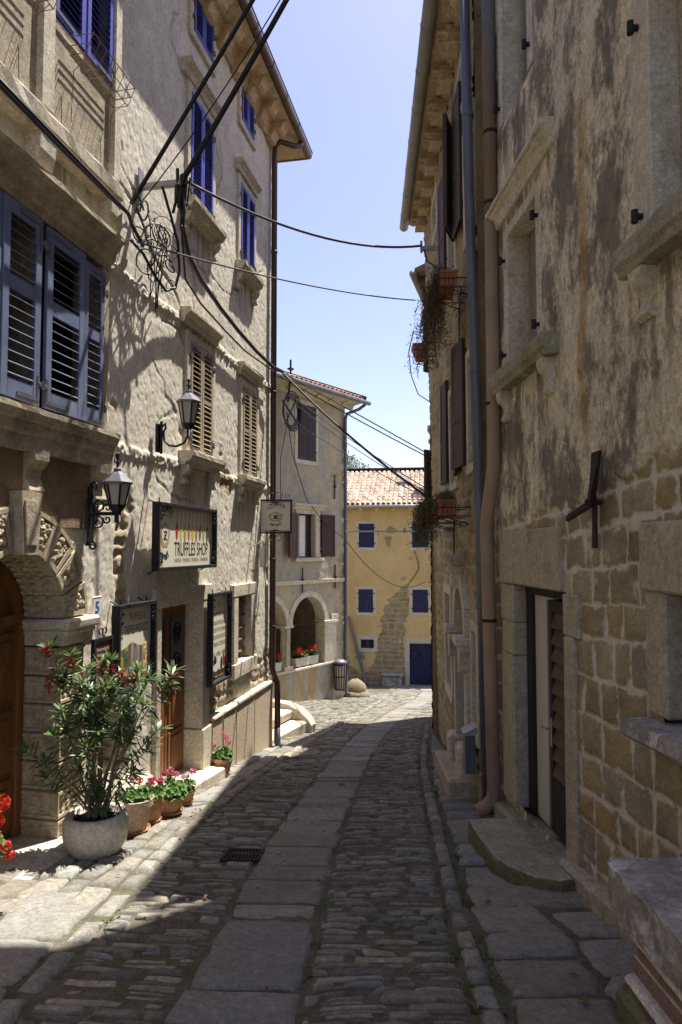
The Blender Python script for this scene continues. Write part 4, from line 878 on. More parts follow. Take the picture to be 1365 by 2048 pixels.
# stoop, bench and iron bracket
sp = MB(FRt); 
def slab_outline(m, out, z0, z1, mats=(0, 1), n=3, bev=.02, sh=0, s0=0, nz=.006):
    """irregular flat stone: outline in (s,o), rounded upper arris, sides on their own material"""
    N = len(out); cx = sum(p[0] for p in out)/N; cy = sum(p[1] for p in out)/N; lv = []
    for (sc, z) in ((bev*.6, z0), (0, z0+bev), (0, z1-bev), (bev*.35, z1-bev*.25), (bev*1.2, z1)):
        lv.append([(p[0] + (cx-p[0])/math.hypot(cx-p[0], cy-p[1])*sc + random.uniform(-nz, nz), p[1] + (cy-p[1])/math.hypot(cx-p[0], cy-p[1])*sc + random.uniform(-nz, nz), z + sh*(p[0]-s0) + random.uniform(-nz, nz)*.6) for p in out])
    vs = [p for l in lv for p in l]; K = len(lv)
    m.add(vs, [[k*N+i, k*N+(i+1) % N, (k+1)*N+(i+1) % N, (k+1)*N+i] for k in range(3) for i in range(N)] + [list(range(N))[::-1]], mats[1])
    m.add(lv[3]+lv[4], [[i, (i+1) % N, N+(i+1) % N, N+i] for i in range(N)] + [[N+i for i in range(N)]], mats[0])
def dens(pts, d=.08):
    out = []
    for i in range(len(pts)):
        a = pts[i]; b = pts[(i+1) % len(pts)]; n = max(1, int(math.hypot(b[0]-a[0], b[1]-a[1])/d))
        out += [(a[0]+(b[0]-a[0])*k/n, a[1]+(b[1]-a[1])*k/n) for k in range(n)]
    return out
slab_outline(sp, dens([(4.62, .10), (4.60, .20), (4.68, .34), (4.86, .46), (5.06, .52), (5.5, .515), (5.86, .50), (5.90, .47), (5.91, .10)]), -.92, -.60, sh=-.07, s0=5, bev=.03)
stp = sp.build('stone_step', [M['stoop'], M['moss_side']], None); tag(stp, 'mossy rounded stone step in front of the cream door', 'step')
bn = thing('stone_bench', 'thick grey lichened stone slab bench on a rough block support, bottom right', 'bench', wr(2.6, o=.2))
m = MB(FRt); slab_outline(m, dens([(.9, -.02), (.9, .47), (1.6, .50), (2.2, .475), (2.7, .485), (3.1, .48), (3.30, .47), (3.355, .42), (3.34, .2), (3.37, -.02)], .06), -.06, .14, bev=.022, nz=.008); m.build('seat', [M['bench'], M['bench']], bn)
m = MB(FRt); m.box(2.44, 3.14, .05, .51, -.66, -.30, 0, .04, .02); m.box(2.48, 3.12, .06, .50, -.302, -.25, 1, .02, .01); m.box(2.60, 3.10, .10, .455, -.251, -.18, 2, .008, .004); m.box(2.62, 3.11, .09, .45, -.181, -.165, 1, .006, .004); m.box(2.58, 3.08, .10, .445, -.166, -.10, 2, .008, .004); m.box(2.56, 3.11, .07, .475, -.101, -.056, 1, .015, .006)
m.box(2.62, 2.98, .35, .60, -.62, -.47, 1, .06, .03); m.build('support', [M['moss_side'], M['concrete'], M['chimney']], bn)
ir = thing('iron_wall_bracket', 'rusty flat iron wall anchor with two prongs on the ashlar above the door side', 'wall bracket', FRt(4.28, .04, 1.62))
m = MB(FRt); m.prism([(4.31, 1.60), (4.365, 1.60), (4.35, 1.92), (4.305, 1.92)], .035, .05, 'o'); m.prism([(4.30, 1.88), (4.365, 1.88), (4.30, 2.20), (4.19, 2.20)], .052, .07, 'o')
m.add([(4.36, .06, 1.90), (4.30, .075, 1.86), (3.97, .17, 2.07), (4.06, .15, 2.10), (4.36, .08, 1.905), (4.30, .095, 1.865), (3.97, .19, 2.075), (4.06, .17, 2.105)], [(0,1,2,3), (4,7,6,5), (0,4,5,1), (1,5,6,2), (2,6,7,3), (3,7,4,0)])
m.add([(4.34, .05, 1.90), (4.31, .06, 1.86), (4.52, .14, 1.77), (4.54, .13, 1.80), (4.35, .06, 1.915), (4.32, .07, 1.875), (4.53, .155, 1.782), (4.55, .14, 1.815)], [(0,1,2,3), (4,7,6,5), (0,4,5,1), (1,5,6,2), (2,6,7,3), (3,7,4,0)])
m.tube([(4.335, .0, 1.89), (4.335, .10, 1.89)], .018, 8); m.build('bracket', M['rust'], ir)
# ================================================================ RIGHT HOUSE (second, with the arched portal)
UE = unit(61, 1365)
FE = right_frame((1.07, 0.0), UE, lambda s, z: np.clip((s-7)/7.2, 0, 1.2)*(z-6)*.024, .9, .16)
EE = 14.15
EH = thing('stone_house', 'rubble stone house on the right with arched portal, brown shutters and flower boxes', 'house', wr(10, FE))
holesE = [(7.7, 8.32, 2.55, 3.95), (9.55, 10.4, 2.5, 3.95), (7.7, 8.32, 5.35, 6.75), (9.3, 10.15, 5.4, 6.8), (8.2, 8.95, 7.15, 7.85), (11.6, 12.4, 7.2, 7.9), (7.72, 8.30, -.55, .70), (10.75, 11.9, -.75, .95), (8.62, 9.88, -1.7, .5)]
def arch_holeE(s, z): return rect_hole(holesE)(s, z) | ((s-9.25)**2 + (z-.5)**2 < .63**2)
def attrE(s, z, _):
    sid, mo, hh = courses(s, z, .11, .24, .16, .5, 9, .0, .05, .012, .05); fine = fbm(s*22, z*22, 3, 4); n = fbm(s*1.5, z*1.5, 3, 8)
    pl = sst(.6, .66, n)*(z > .5); D = (hh*(1-mo)-.5)*.022 + (fine-.5)*.014 + .04*(fbm(s*.8, z*.8, 2, 1)-.5)
    return np.stack([sid, mo, pl*.8], -1), np.zeros(s.shape+(3,)), D
wallgrid('wall', FE, 7.62, EE, -2.6, 8.6, .03, .03, arch_holeE, None, attrE, M['wallE'], EH)
m = MB(FE); m.box(7.62, EE, -6, -.45, -2.6, 8.55); m.box(EE-.3, EE-.001, -.45, -.02, -2.6, 8.55); m.box(7.62, 7.66, -.45, -.02, -2.6, 8.55); m.build('house_core', M['wallE'], EH)  # unseen solid core, added so this house throws a full shadow
m = MB(FE); m.prism([(.40, 8.50), (.40, 8.58), (-3.2, 9.9), (-6.3, 8.8), (-6.3, 8.5)], 7.63, EE+.05, 's'); m.build('roof', M['slab_roof'], EH)
m = MB(FE); m.prism([(0, 8.34), (.05, 8.34), (.10, 8.42), (.35, 8.45), (.35, 8.495), (0, 8.495)], 7.63, EE, 's', seg=24, jit=.006); m.build('soffit', M['soffit'], EH)
s = 7.95
while s < EE:     # genoise cornice: pairs of tile mouths set under the eave
    m = MB(FE); m.box(s-.15, s+.15, .0, .20, 8.14, 8.40, 0, .02, .012)
    for k in (-.085, .085):
        for (a, zc) in ((.30, 8.28), (.22, 8.15)):
            P = [(s+k + .075*math.cos(t), zc + .07*math.sin(t)) for t in np.linspace(0, math.pi, 8)] + [(s+k + .055*math.cos(t), zc-.01 + .05*math.sin(t)) for t in np.linspace(math.pi, 0, 8)]
            m.prism(P, 0, a, 'o')
    m.build('cornice_tile', M['soffit'], EH); s += .72
m = MB(FE); m.tube([(k, .425, 8.42) for k in np.linspace(7.5, EE+.05, 16)], .085, 14)
for k in np.arange(7.7, EE, .85): m.tube([(k, .425, 8.42), (k+.02, .425, 8.42)], .091, 14)
m.ball((EE+.05, .425, 8.42), .085, 12, 6); m.build('gutter', M['gutter_g'], EH, smooth=True)
def winE(s0, s1, z0, z1, fw=.11, pn=True, mt='stoneR2', sl=True):
    wv = pane(FE, EH, s0, s1, z0, z1, -.2, M['glassdark'], M['shutbrown'] if pn else M['stoneR2']); reveal_frame(FE, wv, s0, s1, z0, z1, fw, .24, .03, M[mt], sill=sl); return wv
def panel_shutter(fr, parent, sh, dr, ang, w_, z0, z1, mt, o0=.05):
    a = math.radians(ang); ux, uy = fr.u; nx, ny = fr.n; p = fr(sh, o0, (z0+z1)/2)
    f = Fr(p[:2], (dr*ux*math.cos(a)+nx*math.sin(a), dr*uy*math.cos(a)+ny*math.sin(a)), (nx*math.cos(a)-dr*ux*math.sin(a), ny*math.cos(a)-dr*uy*math.sin(a)))
    m = MB(f)
    m.box(0, w_, -.014, .014, z0, z1, 0, .003)
    for (a0, a1, c0, c1) in ((0, .07, z0, z1), (w_-.07, w_, z0, z1)): m.box(a0, a1, -.024, .024, c0, c1, 0, .004)
    for c in (z0, (z0+z1)/2-.2, z1-.09): m.box(.07, w_-.07, -.022, .022, c, c+.09, 0, .004)
    for c in (z0+.15, z1-.2): m.box(-.05, .1, -.03, -.024, c, c+.035, 1); m.tube([(-.02, -.02, c-.02), (-.02, -.02, c+.06)], .014, 7, 1)
    return m.build('shutter', [mt, M['iron']], parent)
w1 = winE(7.74, 8.28, 2.6, 3.9); panel_shutter(FE, w1, 8.40, 1, 9, .46, 2.52, 3.96, M['shutbrown'])
w2 = winE(9.6, 10.35, 2.55, 3.9); panel_shutter(FE, w2, 10.47, 1, 5, .40, 2.5, 3.94, M['shutbrown']); panel_shutter(FE, w2, 9.48, -1, 4, .40, 2.5, 3.94, M['shutbrown'])
w3 = winE(7.74, 8.28, 5.4, 6.7); panel_shutter(FE, w3, 8.40, 1, 2, .48, 5.32, 6.95, M['shutbrown'])
w4 = winE(9.35, 10.1, 5.45, 6.75); panel_shutter(FE, w4, 9.22, -1, 20, .42, 5.4, 6.8, M['shutbrown']); panel_shutter(FE, w4, 10.22, 1, 5, .42, 5.4, 6.8, M['shutbrown'])
winE(8.3, 8.9, 7.2, 7.8, .09, False); winE(11.65, 12.35, 7.25, 7.85, .09, False)
winE(7.80, 8.22, -.5, .62, .12, False); winE(10.85, 11.8, -.68, .85, .16, False)
# portal
pv = MB(FE); pv.box(8.6, 9.9, -.40, -.36, -1.8, 1.15); pe = pv.build('portal', M['void'], EH)
m = MB(FE); m.box(8.70, 9.80, -.36, -.30, -1.5, .50, 0); pts = [(9.25+.6*math.cos(t), .505+.6*math.sin(t)) for t in np.linspace(0, math.pi, 16)]; m.prism(pts, -.36, -.30, 'o'); m.build('door_leaf', M['darkwood'], pe)
for k in range(7):
    a0 = math.pi*k/7; a1 = math.pi*(k+1)/7; pts = [(9.25+r*math.cos(a), .5+r*math.sin(a)) for r, ang in ((.56, np.linspace(a0+.006, a1-.006, 5)), (.78, np.linspace(a1-.006, a0+.006, 5))) for a in ang]
    m = MB(FE); m.prism(pts, -.32, .07, 'o'); m.build('voussoir', M['stoneR2'], pe)
for c, zz in ((8.60, GR*8.6), (9.90, GR*9.9)):
    sg = -1 if c < 9 else 1
    m = MB(FE); m.box(c-.09, c+.09, -.32, .07, zz+.42, .22, 0, .012, .002); m.build('pilaster', M['stoneR2'], pe)
    m = MB(FE); m.box(c-.17, c+.17, -.32, .18, zz-.35, zz+.42, 0, .04, .006); m.build('pedestal', M['stoneR2'], pe)
    m = MB(FE); m.prism([(c-.09, .06), (c+.09, .06), (c+.11, .12), (c+.10, .16), (c+.15, .28), (c+.19, .33), (c+.2, .42), (c+.215, .5), (c-.215, .5), (c-.2, .42), (c-.19, .33), (c-.15, .28), (c-.10, .16), (c-.11, .12)], -.31, .14, 'o'); m.box(c-.23, c+.23, -.31, .20, .40, .498, 0, .015); m.build('capital', M['stoneR2'], pe)
m = MB(FE); m.prism([(9.15, 1.06), (9.35, 1.06), (9.39, 1.36), (9.11, 1.36)], -.05, .16, 'o'); m.tube([(9.12, .15, 1.31), (9.38, .15, 1.31)], .05, 10); m.tube([(9.15, .15, 1.10), (9.35, .15, 1.10)], .03, 10); m.build('keystone', M['stoneR2'], pe)
m = MB(FE); m.prism([(-.03, 1.36), (.10, 1.37), (.16, 1.42), (.22, 1.45), (.24, 1.50), (-.03, 1.54)], 8.96, 9.54, 's', seg=4, jit=.003); m.build('cornice', M['stoneD'], pe)
m = MB(FE.sheared(-.145, 8)); m.box(8.2, 10.6, -.1, .32, GR*8-.2, GR*8+.05, 0, .02, .006); m.build('doorstep', M['stoneR'], pe)
# two rainwater pipes in the corner between the houses
PG = MB(FRt); PG.tube([(6.80, .24, 8.4), (6.79, .205, 5.4), (6.78, .13, 2.0), (6.77, .085, -.95)], .052, 14); PG.tube([(6.77, .087, -.86), (6.76, .12, -.98), (6.74, .22, -1.0), (6.70, .32, -1.02)], .054, 14)
for z in (6.0, 3.35, 1.0, -.62): PG.tube([(6.785, .102 + z*.0165, z), (6.785, .102 + z*.0165, z+.035)], .058, 14)
pg = PG.build('downpipe', M['pipe_grey'], None, smooth=True); tag(pg, 'slim blue-grey metal downpipe in the corner between the right-hand houses', 'downpipe')
PT = MB(FRt); PT.tube([(6.45, .085, 9.2), (6.43, .08, 4.75)], .065, 14, 1); PT.tube([(6.43, .08, 4.76), (6.42, .08, 2.55), (6.43, .085, 2.35), (6.48, .10, 2.15), (6.54, .115, 1.95), (6.56, .12, 1.8), (6.54, .105, .4), (6.52, .09, -.62), (6.52, .10, -.74), (6.54, .16, -.82), (6.55, .24, -.86)], .065, 14, 0)
for z, o_ in ((5.6, .08), (4.9, .08), (.9, .11), (2.95, .08)): PT.tube([(6.43 if z > 2 else 6.55, o_, z), (6.43 if z > 2 else 6.55, o_, z+.03)], .071, 14, 2)
pt = PT.build('downpipe', [M['pipe_terra'], M['pipe_worn'], M['rust']], None, smooth=True); tag(pt, 'fat terracotta-coloured downpipe with a bend, grey at the top, beside the cream door', 'downpipe')
mbx = thing('mailbox', 'grey metal mailbox with a pale sloping lid on the stone wall beside the downpipes', 'mailbox', FE(7.95, .1, -.95))
m = MB(FE); m.box(7.85, 8.07, .03, .155, -.95, -.52, 0, .006); m.box(7.89, 8.03, .155, .16, -.62, -.60, 1); m.build('body', [M['pipe_grey'], M['ink']], mbx)
m = MB(FE); m.prism([(.02, -.52), (.175, -.52), (.18, -.50), (.02, -.42)], 7.835, 8.085, 's'); m.build('lid', M['galv'], mbx)
# ================================================================ third house on the right, curving away
FF = right_frame((1.69, 12.85), unit(.27, .963), None, .9, .16)
FH = thing('stone_house', 'narrow stone house with jutting roof edge just beyond the arched portal house', 'house', wr(2, FF))
def attrF(s, z, _):
    a, b, c = attrE(s+30, z, None); return a, b, c
wallgrid('wall', FF, 0, 5, -3.5, 7.95, .05, .05, rect_hole([(1.5, 2.3, 5.2, 6.5), (1.5, 2.3, 2.2, 3.6)]), None, attrF, M['wallE'], FH)
m = MB(FF); m.box(0, 5, -5, -.3, -3.5, 7.9); m.box(0, .3, -.3, -.02, -3.5, 7.9); m.box(4.7, 5, -.3, -.02, -3.5, 7.9); m.build('house_core', M['wallE'], FH)  # solid core added behind the front wall to cast shadow
m = MB(FF); m.prism([(.46, 7.9), (.46, 7.98), (-2.6, 9.1), (-5.2, 8.2), (-5.2, 7.9)], .9, 5.2, 's'); m.build('roof', M['slab_roof'], FH)
m = MB(FF); m.tube([(.9, .5, 7.86), (5.2, .5, 7.86)], .075, 12); m.tube([(.92, .56, 7.93), (5.2, .56, 7.93)], .012, 6); m.build('gutter', M['gutter_g'], FH, smooth=True)
for k in range(5): m = MB(FF); m.box(1.2+k*.8, 1.32+k*.8, 0, .42, 7.74, 7.88, 0, .01); m.build('rafter', M['slatwood'], FH)
for (z0, z1) in ((5.2, 6.5), (2.2, 3.6)):
    wv = pane(FF, FH, 1.5, 2.3, z0, z1, -.18, M['glassdark'], M['shutbrown']); reveal_frame(FF, wv, 1.5, 2.3, z0, z1, .1, .2, .03, M['stoneR2']); panel_shutter(FF, wv, 1.38, -1, 30, .4, z0, z1, M['shutbrown'])
# ================================================================ ARCADE HOUSE
UA = unit(math.sin(math.radians(36)), math.cos(math.radians(36))); FA = left_frame((.13, 22.8), UA)
AH = thing('arcaded_house', 'weathered grey-yellow house with round arches on columns and dark plum shutters', 'house', FA(-2, 0, -3))
ARC = [(-1.93, .80), (-3.80, .80), (-5.67, .80)]
def holeA(s, z):
    h = rect_hole([(-2.49, -1.60, 4.33, 6.05), (-2.46, -1.40, 1.30, 2.66)])(s, z)
    for (c, r) in ARC: h |= ((np.abs(s-c) < r+.05) & (z > -2.05) & (z < -.70)) | ((s-c)**2 + (z+.70)**2 < (r+.05)**2) & (z > -.72)
    return h
def attrA(s, z, _):
    sid, mo, hh = courses(s, z, .2, .36, .3, .6, 15, 0, .03, .015, .04); n = fbm(s*1.2+5, z*.9, 4, 5); ex = np.zeros(s.shape+(3,))
    pl = 1 - sst(.62, .68, n + .5*sst(-1.05, -.5, s)*sst(3.6, .5, z)*(z > -2)*.45)
    ex[..., 1] = np.clip(sst(-.75, -.35, s + .15*(n-.5))*sst(1.5, .4, z)*sst(-1.2, -.3, z)*1.0, 0, 1)*pl*.9 + .35*sst(.55, .7, fbm(s*2, z*.8, 4, 14))*(z < -2.1)
    ex[..., 0] = sst(.55, .65, fbm(s*2.2+8, z*1.4, 4, 19))*sst(-1.9, -2.2, z)*1.4
    D = (fbm(s*4, z*4, 3, 2)-.5)*.03 - (1-pl)*.02 + (1-pl)*hh*(1-mo)*.03; return np.stack([sid, mo, pl], -1), np.clip(ex, 0, 1), D
wallgrid('wall', FA, -9, 0, -3.9, 6.5, .045, .045, holeA, None, attrA, M['wallA'], AH)
m = MB(FA); m.box(-9, 0, -5, -.4, .5, 6.5); m.box(-.02, 0, -.4, -.02, -3.9, 6.5); m.box(-9, 0, -2.6, -2.2, -3.9, .5); m.box(-9, 0, -2.2, 0-.3, .42, .5); m.box(-.4, 0, -2.6, -.3, -3.9, .42); m.box(-9, -8.6, -2.6, -.3, -3.9, .42); m.build('house_core', M['wallA'], AH)
m = MB(FA); m.box(-9, 0, -2.2, -.3, -3.9, -2.06); m.box(-9, -.3, -.36, .05, -2.10, -2.03, 0, .012, .003); m.build('parapet', M['stoneL'], AH)
m = MB(FA); m.prism([(-.02, .49), (.05, .49), (.07, .53), (.08, .61), (-.02, .62)], -9, .06, 's', seg=30, jit=.003); m.build('string_course', M['stoneL'], AH)
for (c, r) in ARC:
    m = MB(FA)
    for k in range(9):
        a0 = math.pi*k/9+.003; a1 = math.pi*(k+1)/9-.003; pts = [(c+q*math.cos(a), -.70+q*math.sin(a)) for q, ang in ((r, np.linspace(a0, a1, 4)), (r+.17, np.linspace(a1, a0, 4))) for a in ang]; m.prism(pts, -.36, .035, 'o')
    m.build('arch', M['stoneL'], AH)
for c in (-2.865, -4.735, -6.6):
    cl = MB(FA); cl.lathe([(.13, -1.80), (.14, -1.75), (.135, -1.3), (.115, -.98), (.135, -.97), (.135, -.94), (.115, -.93)], (c, -.17, 0), 18); col = cl.build('column', M['stoneL'], AH, smooth=False)
    m = MB(FA); m.lathe([(.12, -.93), (.125, -.86), (.17, -.79)], (c, -.17, 0), 18); m.box(c-.2, c+.2, -.37, .035, -.79, -.70, 0, .012); m.build('capital', M['stoneL'], col)
    m = MB(FA); m.lathe([(.16, -1.92), (.165, -1.87), (.14, -1.82), (.15, -1.80)], (c, -.17, 0), 18); m.box(c-.19, c+.19, -.36, .03, -2.03, -1.92, 0, .01); m.build('base', M['stoneL'], col)
m = MB(FA); m.box(-1.13, -.5, -.36, .03, -2.03, -.80, 0, .012, .003); m.box(-1.18, -.46, -.37, .07, -.80, -.70, 0, .015, .003); m.build('pier', M['stoneL'], AH)
m = MB(FA); m.box(-2.9, -2.0, -2.19, -2.16, -1.22, -1.18); m.tube([(-2.86, -.17, -.76), (-1.1, -.17, -.76)], .012, 6); m.build('tie_rod', M['iron'], AH)
# windows
wv = pane(FA, AH, -2.49, -1.60, 4.33, 6.05, -.15); reveal_frame(FA, wv, -2.49, -1.60, 4.33, 6.05, .14, .18, .025, M['stoneR2'])
for (a, b) in ((-2.48, -2.05), (-2.04, -1.61)):
    m = MB(FA); m.box(a, b, .012, .04, 4.34, 6.04, 0, .004)
    for k in range(4): m.box(a+.05+k*.09, a+.11+k*.09, .04, .046, 4.45, 6.0, 0, .002)
    for c in (4.34, 5.1, 5.95): m.box(a+.01, b-.01, .046, .054, c, c+.08, 0, .002)
    for c in (4.6, 5.8): m.box(a-.03 if a < -2.2 else b-.1, a+.1 if a < -2.2 else b+.03, .055, .062, c, c+.03, 1)
    m.build('shutter', [M['darkplum'], M['iron']], wv)
wv = pane(FA, AH, -2.46, -1.40, 1.30, 2.66, -.16, M['glassdark'], M['darkred']); reveal_frame(FA, wv, -2.46, -1.62, 1.30, 2.66, .12, .2, .03, M['stoneL'])
m = MB(FA); m.box(-1.62, -1.4, -.2, .028, 1.2, 2.78); m.box(-2.3, -2.02, -.1, -.07, 1.34, 2.6, 1, .004); m.build('jamb', [M['stoneL'], M['white']], wv)
hood(FA, wv, -2.75, -1.2, 2.78, .16, .18); m = MB(FA); m.box(-2.68, -1.22, -.1, .12, 1.19, 1.27, 0, .012); m.build('sill', M['stoneL'], wv)
for (sh, dr, an) in ((-2.54, -1, 14), (-1.34, 1, 12)): panel_shutter(FA, wv, sh, dr, an, .56, 1.32, 2.66, M['darkred'])
for (s_, za, zb) in ((-2.27, .25, 1.0), (-.6, .3, 1.05), (-.62, 3.2, 4.0)):
    m = MB(FA); m.tube([(s_, .04, za), (s_, .04, zb)], .02, 6); m.tube([(s_, .0, (za+zb)/2), (s_, .09, (za+zb)/2)], .03, 6); m.tube([(s_-.06, .05, (za+zb)/2), (s_+.06, .05, (za+zb)/2)], .02, 6); m.build('wall_tie', M['iron'], AH)
# eave and tiled roof
def tile_roof(fr, parent, s0, s1, o0, z0, run, pitch, length, mt, hip=None, gap=.22, sag=0.0, rowl=.36):
    cs, sn = math.cos(pitch), math.sin(pitch); V = []; F = []; T = []; n = 7; ang = np.linspace(0, math.pi, n)
    nc = int((s1-s0)/gap); nr = int(length/rowl)
    for i in range(nc):
        sc = s0 + (i+.5)*gap
        for j in range(nr):
            d0 = j*rowl; d1 = d0 + rowl*1.22
            if hip and d0 + rowl*.8 > hip(sc): continue
            t = tint(.7, 1.22); jx = random.uniform(-.012, .012); jz = random.uniform(-.008, .008)
            for kind in (0, 1):      # cover tile and the trough between covers
                k = len(V); off = 0 if kind == 0 else gap/2
                for (d, r, lift) in ((d0, .098, .055), (d1, .078, .022)):
                    for a in ang:
                        up = r*math.sin(a)*.85 + lift if kind == 0 else .10 - r*math.sin(a)*.85 + lift - .05
                        s_ = sc + off + jx + r*math.cos(a); oo = o0 - (d*cs - up*sn*0); zz = z0 + d*sn + up + jz - sag*math.sin(max(0, min(1, (sc-s0)/(s1-s0)))*math.pi)
                        V.append(fr(s_, oo, zz)); T.append(t)
                for q in range(n-1): F.append((k+q, k+q+1, k+n+q+1, k+n+q))
                if kind == 0:        # rim of the tile mouth
                    k2 = len(V)
                    for a in ang: V.append(fr(sc+jx+.08*math.cos(a), o0-d0*cs, z0+d0*sn+.072*math.sin(a)+.05+jz)); T.append(tuple(x*.8 for x in t))
                    for q in range(n-1): F.append((k+q, k2+q, k2+q+1, k+q+1))
    return np_mesh('roof_tiles', V, F, mt, parent, attrs={'tint': np.array(T)})
P20 = math.radians(21)
m = MB(FA); m.add([(-9, .48, 6.52), (.52, .48, 6.52), (.52, -5, 6.52), (-9, -5, 6.52), (-9, -4.6, 6.52+5.08*math.tan(P20)), (-4.2, -4.6, 6.52+5.08*math.tan(P20))], [(0,1,2,3), (0,1,5,4), (1,2,5), (3,0,4), (2,3,4,5)]); rfA = m.build('roof', M['slab_roof'], AH)
tile_roof(FA, AH, -9, .56, .54, 6.54, 0, P20, 5.2, M['rooftile'], lambda s_: max(0, (.55-s_)*1.02))
FA2 = Fr(FA(.5, 0, 0)[:2], (-FA.n[0], -FA.n[1]), FA.u); tile_roof(FA2, AH, -.5, 5, .05, 6.54, 0, P20, 4.8, M['rooftile'], lambda s_: max(0, (s_+.5)*1.0))
m = MB(FA); m.tube([(.53-k*.3, .50-k*.29, 6.64+k*.3*math.tan(P20)*.98) for k in range(16)], .10, 8); m.build('hip_tiles', M['rooftile'], AH)
m = MB(FA); m.prism([(-.02, 6.30), (.05, 6.32), (.1, 6.44), (.45, 6.49), (.45, 6.52), (-.02, 6.52)], -9, .4, 's'); m.build('soffit', M['stoneR2'], AH)
for k in range(12): m = MB(FA); corbel(m, FA, -.25-k*.7, .13, 6.49, .40, .16); m.build('corbel', M['stoneR2'], AH)
m = MB(FA); m.tube([(-9, .58, 6.52), (.62, .58, 6.50)], .075, 12); m.tube([(.5, .5, 6.46), (.4, .3, 6.3), (.0, .08, 6.1), (-.07, .07, 5.9), (-.05, .07, -2.9), (-.05, .1, -3.15), (-.02, .25, -3.2)], .055, 10)
for z in (5, 2.5, .4, -.7): m.tube([(-.06, .07, z), (-.06, .07, z+.05)], .064, 10)
m.build('gutter', M['pipe_grey'], AH, smooth=True)
# street name plate
np_ = thing('street_sign', 'small white enamel street name plate on the arcaded house pier', 'street sign', FA(-.62, .03, -.75))
m = MB(FA); m.box(-.80, -.42, .035, .055, -.78, -.52, 0, .004); m.build('plate', M['white'], np_); m = MB(FA); put_text(m, 'TRG', -.61, -.63, .055, .13, .057, 0, .01, 'c'); put_text(m, 'LODE', -.61, -.73, .06, .24, .057, 0, .01, 'c'); m.build('lettering', M['ink'], np_)
# ================================================================ YELLOW HOUSE at the end of the street
UY = unit(math.sin(math.radians(98)), math.cos(math.radians(98))); FY = left_frame((2.0, 30.2), UY)
YH = thing('yellow_house', 'yellow plastered house with navy shutters closing the end of the street', 'house', FY(1, 0, -4.38))
WY = [(-1.22, -.53, 1.62, 2.68), (1.14, 1.84, 1.62, 2.68), (-1.24, -.58, -1.24, -.22), (1.14, 1.83, -1.22, -.22), (-1.14, -.56, -2.80, -2.42)]
PATCH = [(-.35, -2.4), (-.30, -2.0), (-.28, -1.65), (-.15, -1.2), (.05, -.85), (.22, -.55), (.55, -.30), (.85, .0), (.95, .02), (.93, -.5), (.98, -1.0), (.86, -1.6), (.78, -2.2), (.78, -4.6), (-.95, -4.6), (-.98, -3.9), (-.6, -3.5), (-.42, -2.9)]
def inpoly(s, z, P):
    r = np.zeros(s.shape, bool)
    for i in range(len(P)):
        (x1, y1), (x2, y2) = P[i], P[i-1]
        c = ((y1 > z) != (y2 > z)) & (s < (x2-x1)*(z-y1)/((y2-y1) or 1e-9) + x1); r ^= c
    return r
CRK = [(1.10, 3.3), (1.22, 2.9), (1.12, 2.4), (1.16, 2.0), (1.24, 1.5), (1.38, 1.05), (1.42, .7), (1.22, .35), (.98, .02), (.93, -.2)]
def attrY(s, z, _):
    sid, mo, hh = courses(s, z, .17, .34, .25, .6, 33, 0, .04, .02, .04); jx = (fbm(s*4, z*4, 3, 3)-.5)*.3; jz = (fbm(s*4+7, z*4, 3, 4)-.5)*.3
    p = inpoly(s+jx, z+jz, PATCH) | (fbm(s*1.6, z*1.6, 3, 6) + .35*sst(-3.3, -4.1, z) > .74); pl = 1 - p.astype(float); ex = np.zeros(s.shape+(3,))
    d = np.full(s.shape, 9.)
    for (a, b) in zip(CRK[:-1], CRK[1:]):
        ax, ay = a; bx, by = b; t = np.clip(((s+jx*.25-ax)*(bx-ax) + (z-ay)*(by-ay))/((bx-ax)**2+(by-ay)**2), 0, 1); d = np.minimum(d, np.hypot(s+jx*.25-ax-t*(bx-ax), z-ay-t*(by-ay)))
    ex[..., 1] = sst(.035, .012, d)*pl; ex[..., 0] = .4*sst(.5, .7, fbm(s*1.8, z*.6, 4, 9))
    D = pl*.03 + (1-pl)*hh*(1-mo)*.025 - ex[..., 1]*.05 + (fbm(s*3, z*3, 3, 1)-.5)*.02; return np.stack([sid, mo, pl], -1), ex, D
wallgrid('wall', FY, -2.6, 5.5, -4.8, 3.4, .04, .04, rect_hole(WY + [(.98, 2.0, -4.8, -2.55)]), None, attrY, M['wallY'], YH)
m = MB(FY); m.box(-2.6, 5.5, -6, -.35, -4.8, 3.4); m.box(-2.6, -2.3, -.35, -.02, -4.8, 3.4); m.box(5.2, 5.5, -.35, -.02, -4.8, 3.4); m.build('house_core', M['wallY'], YH)
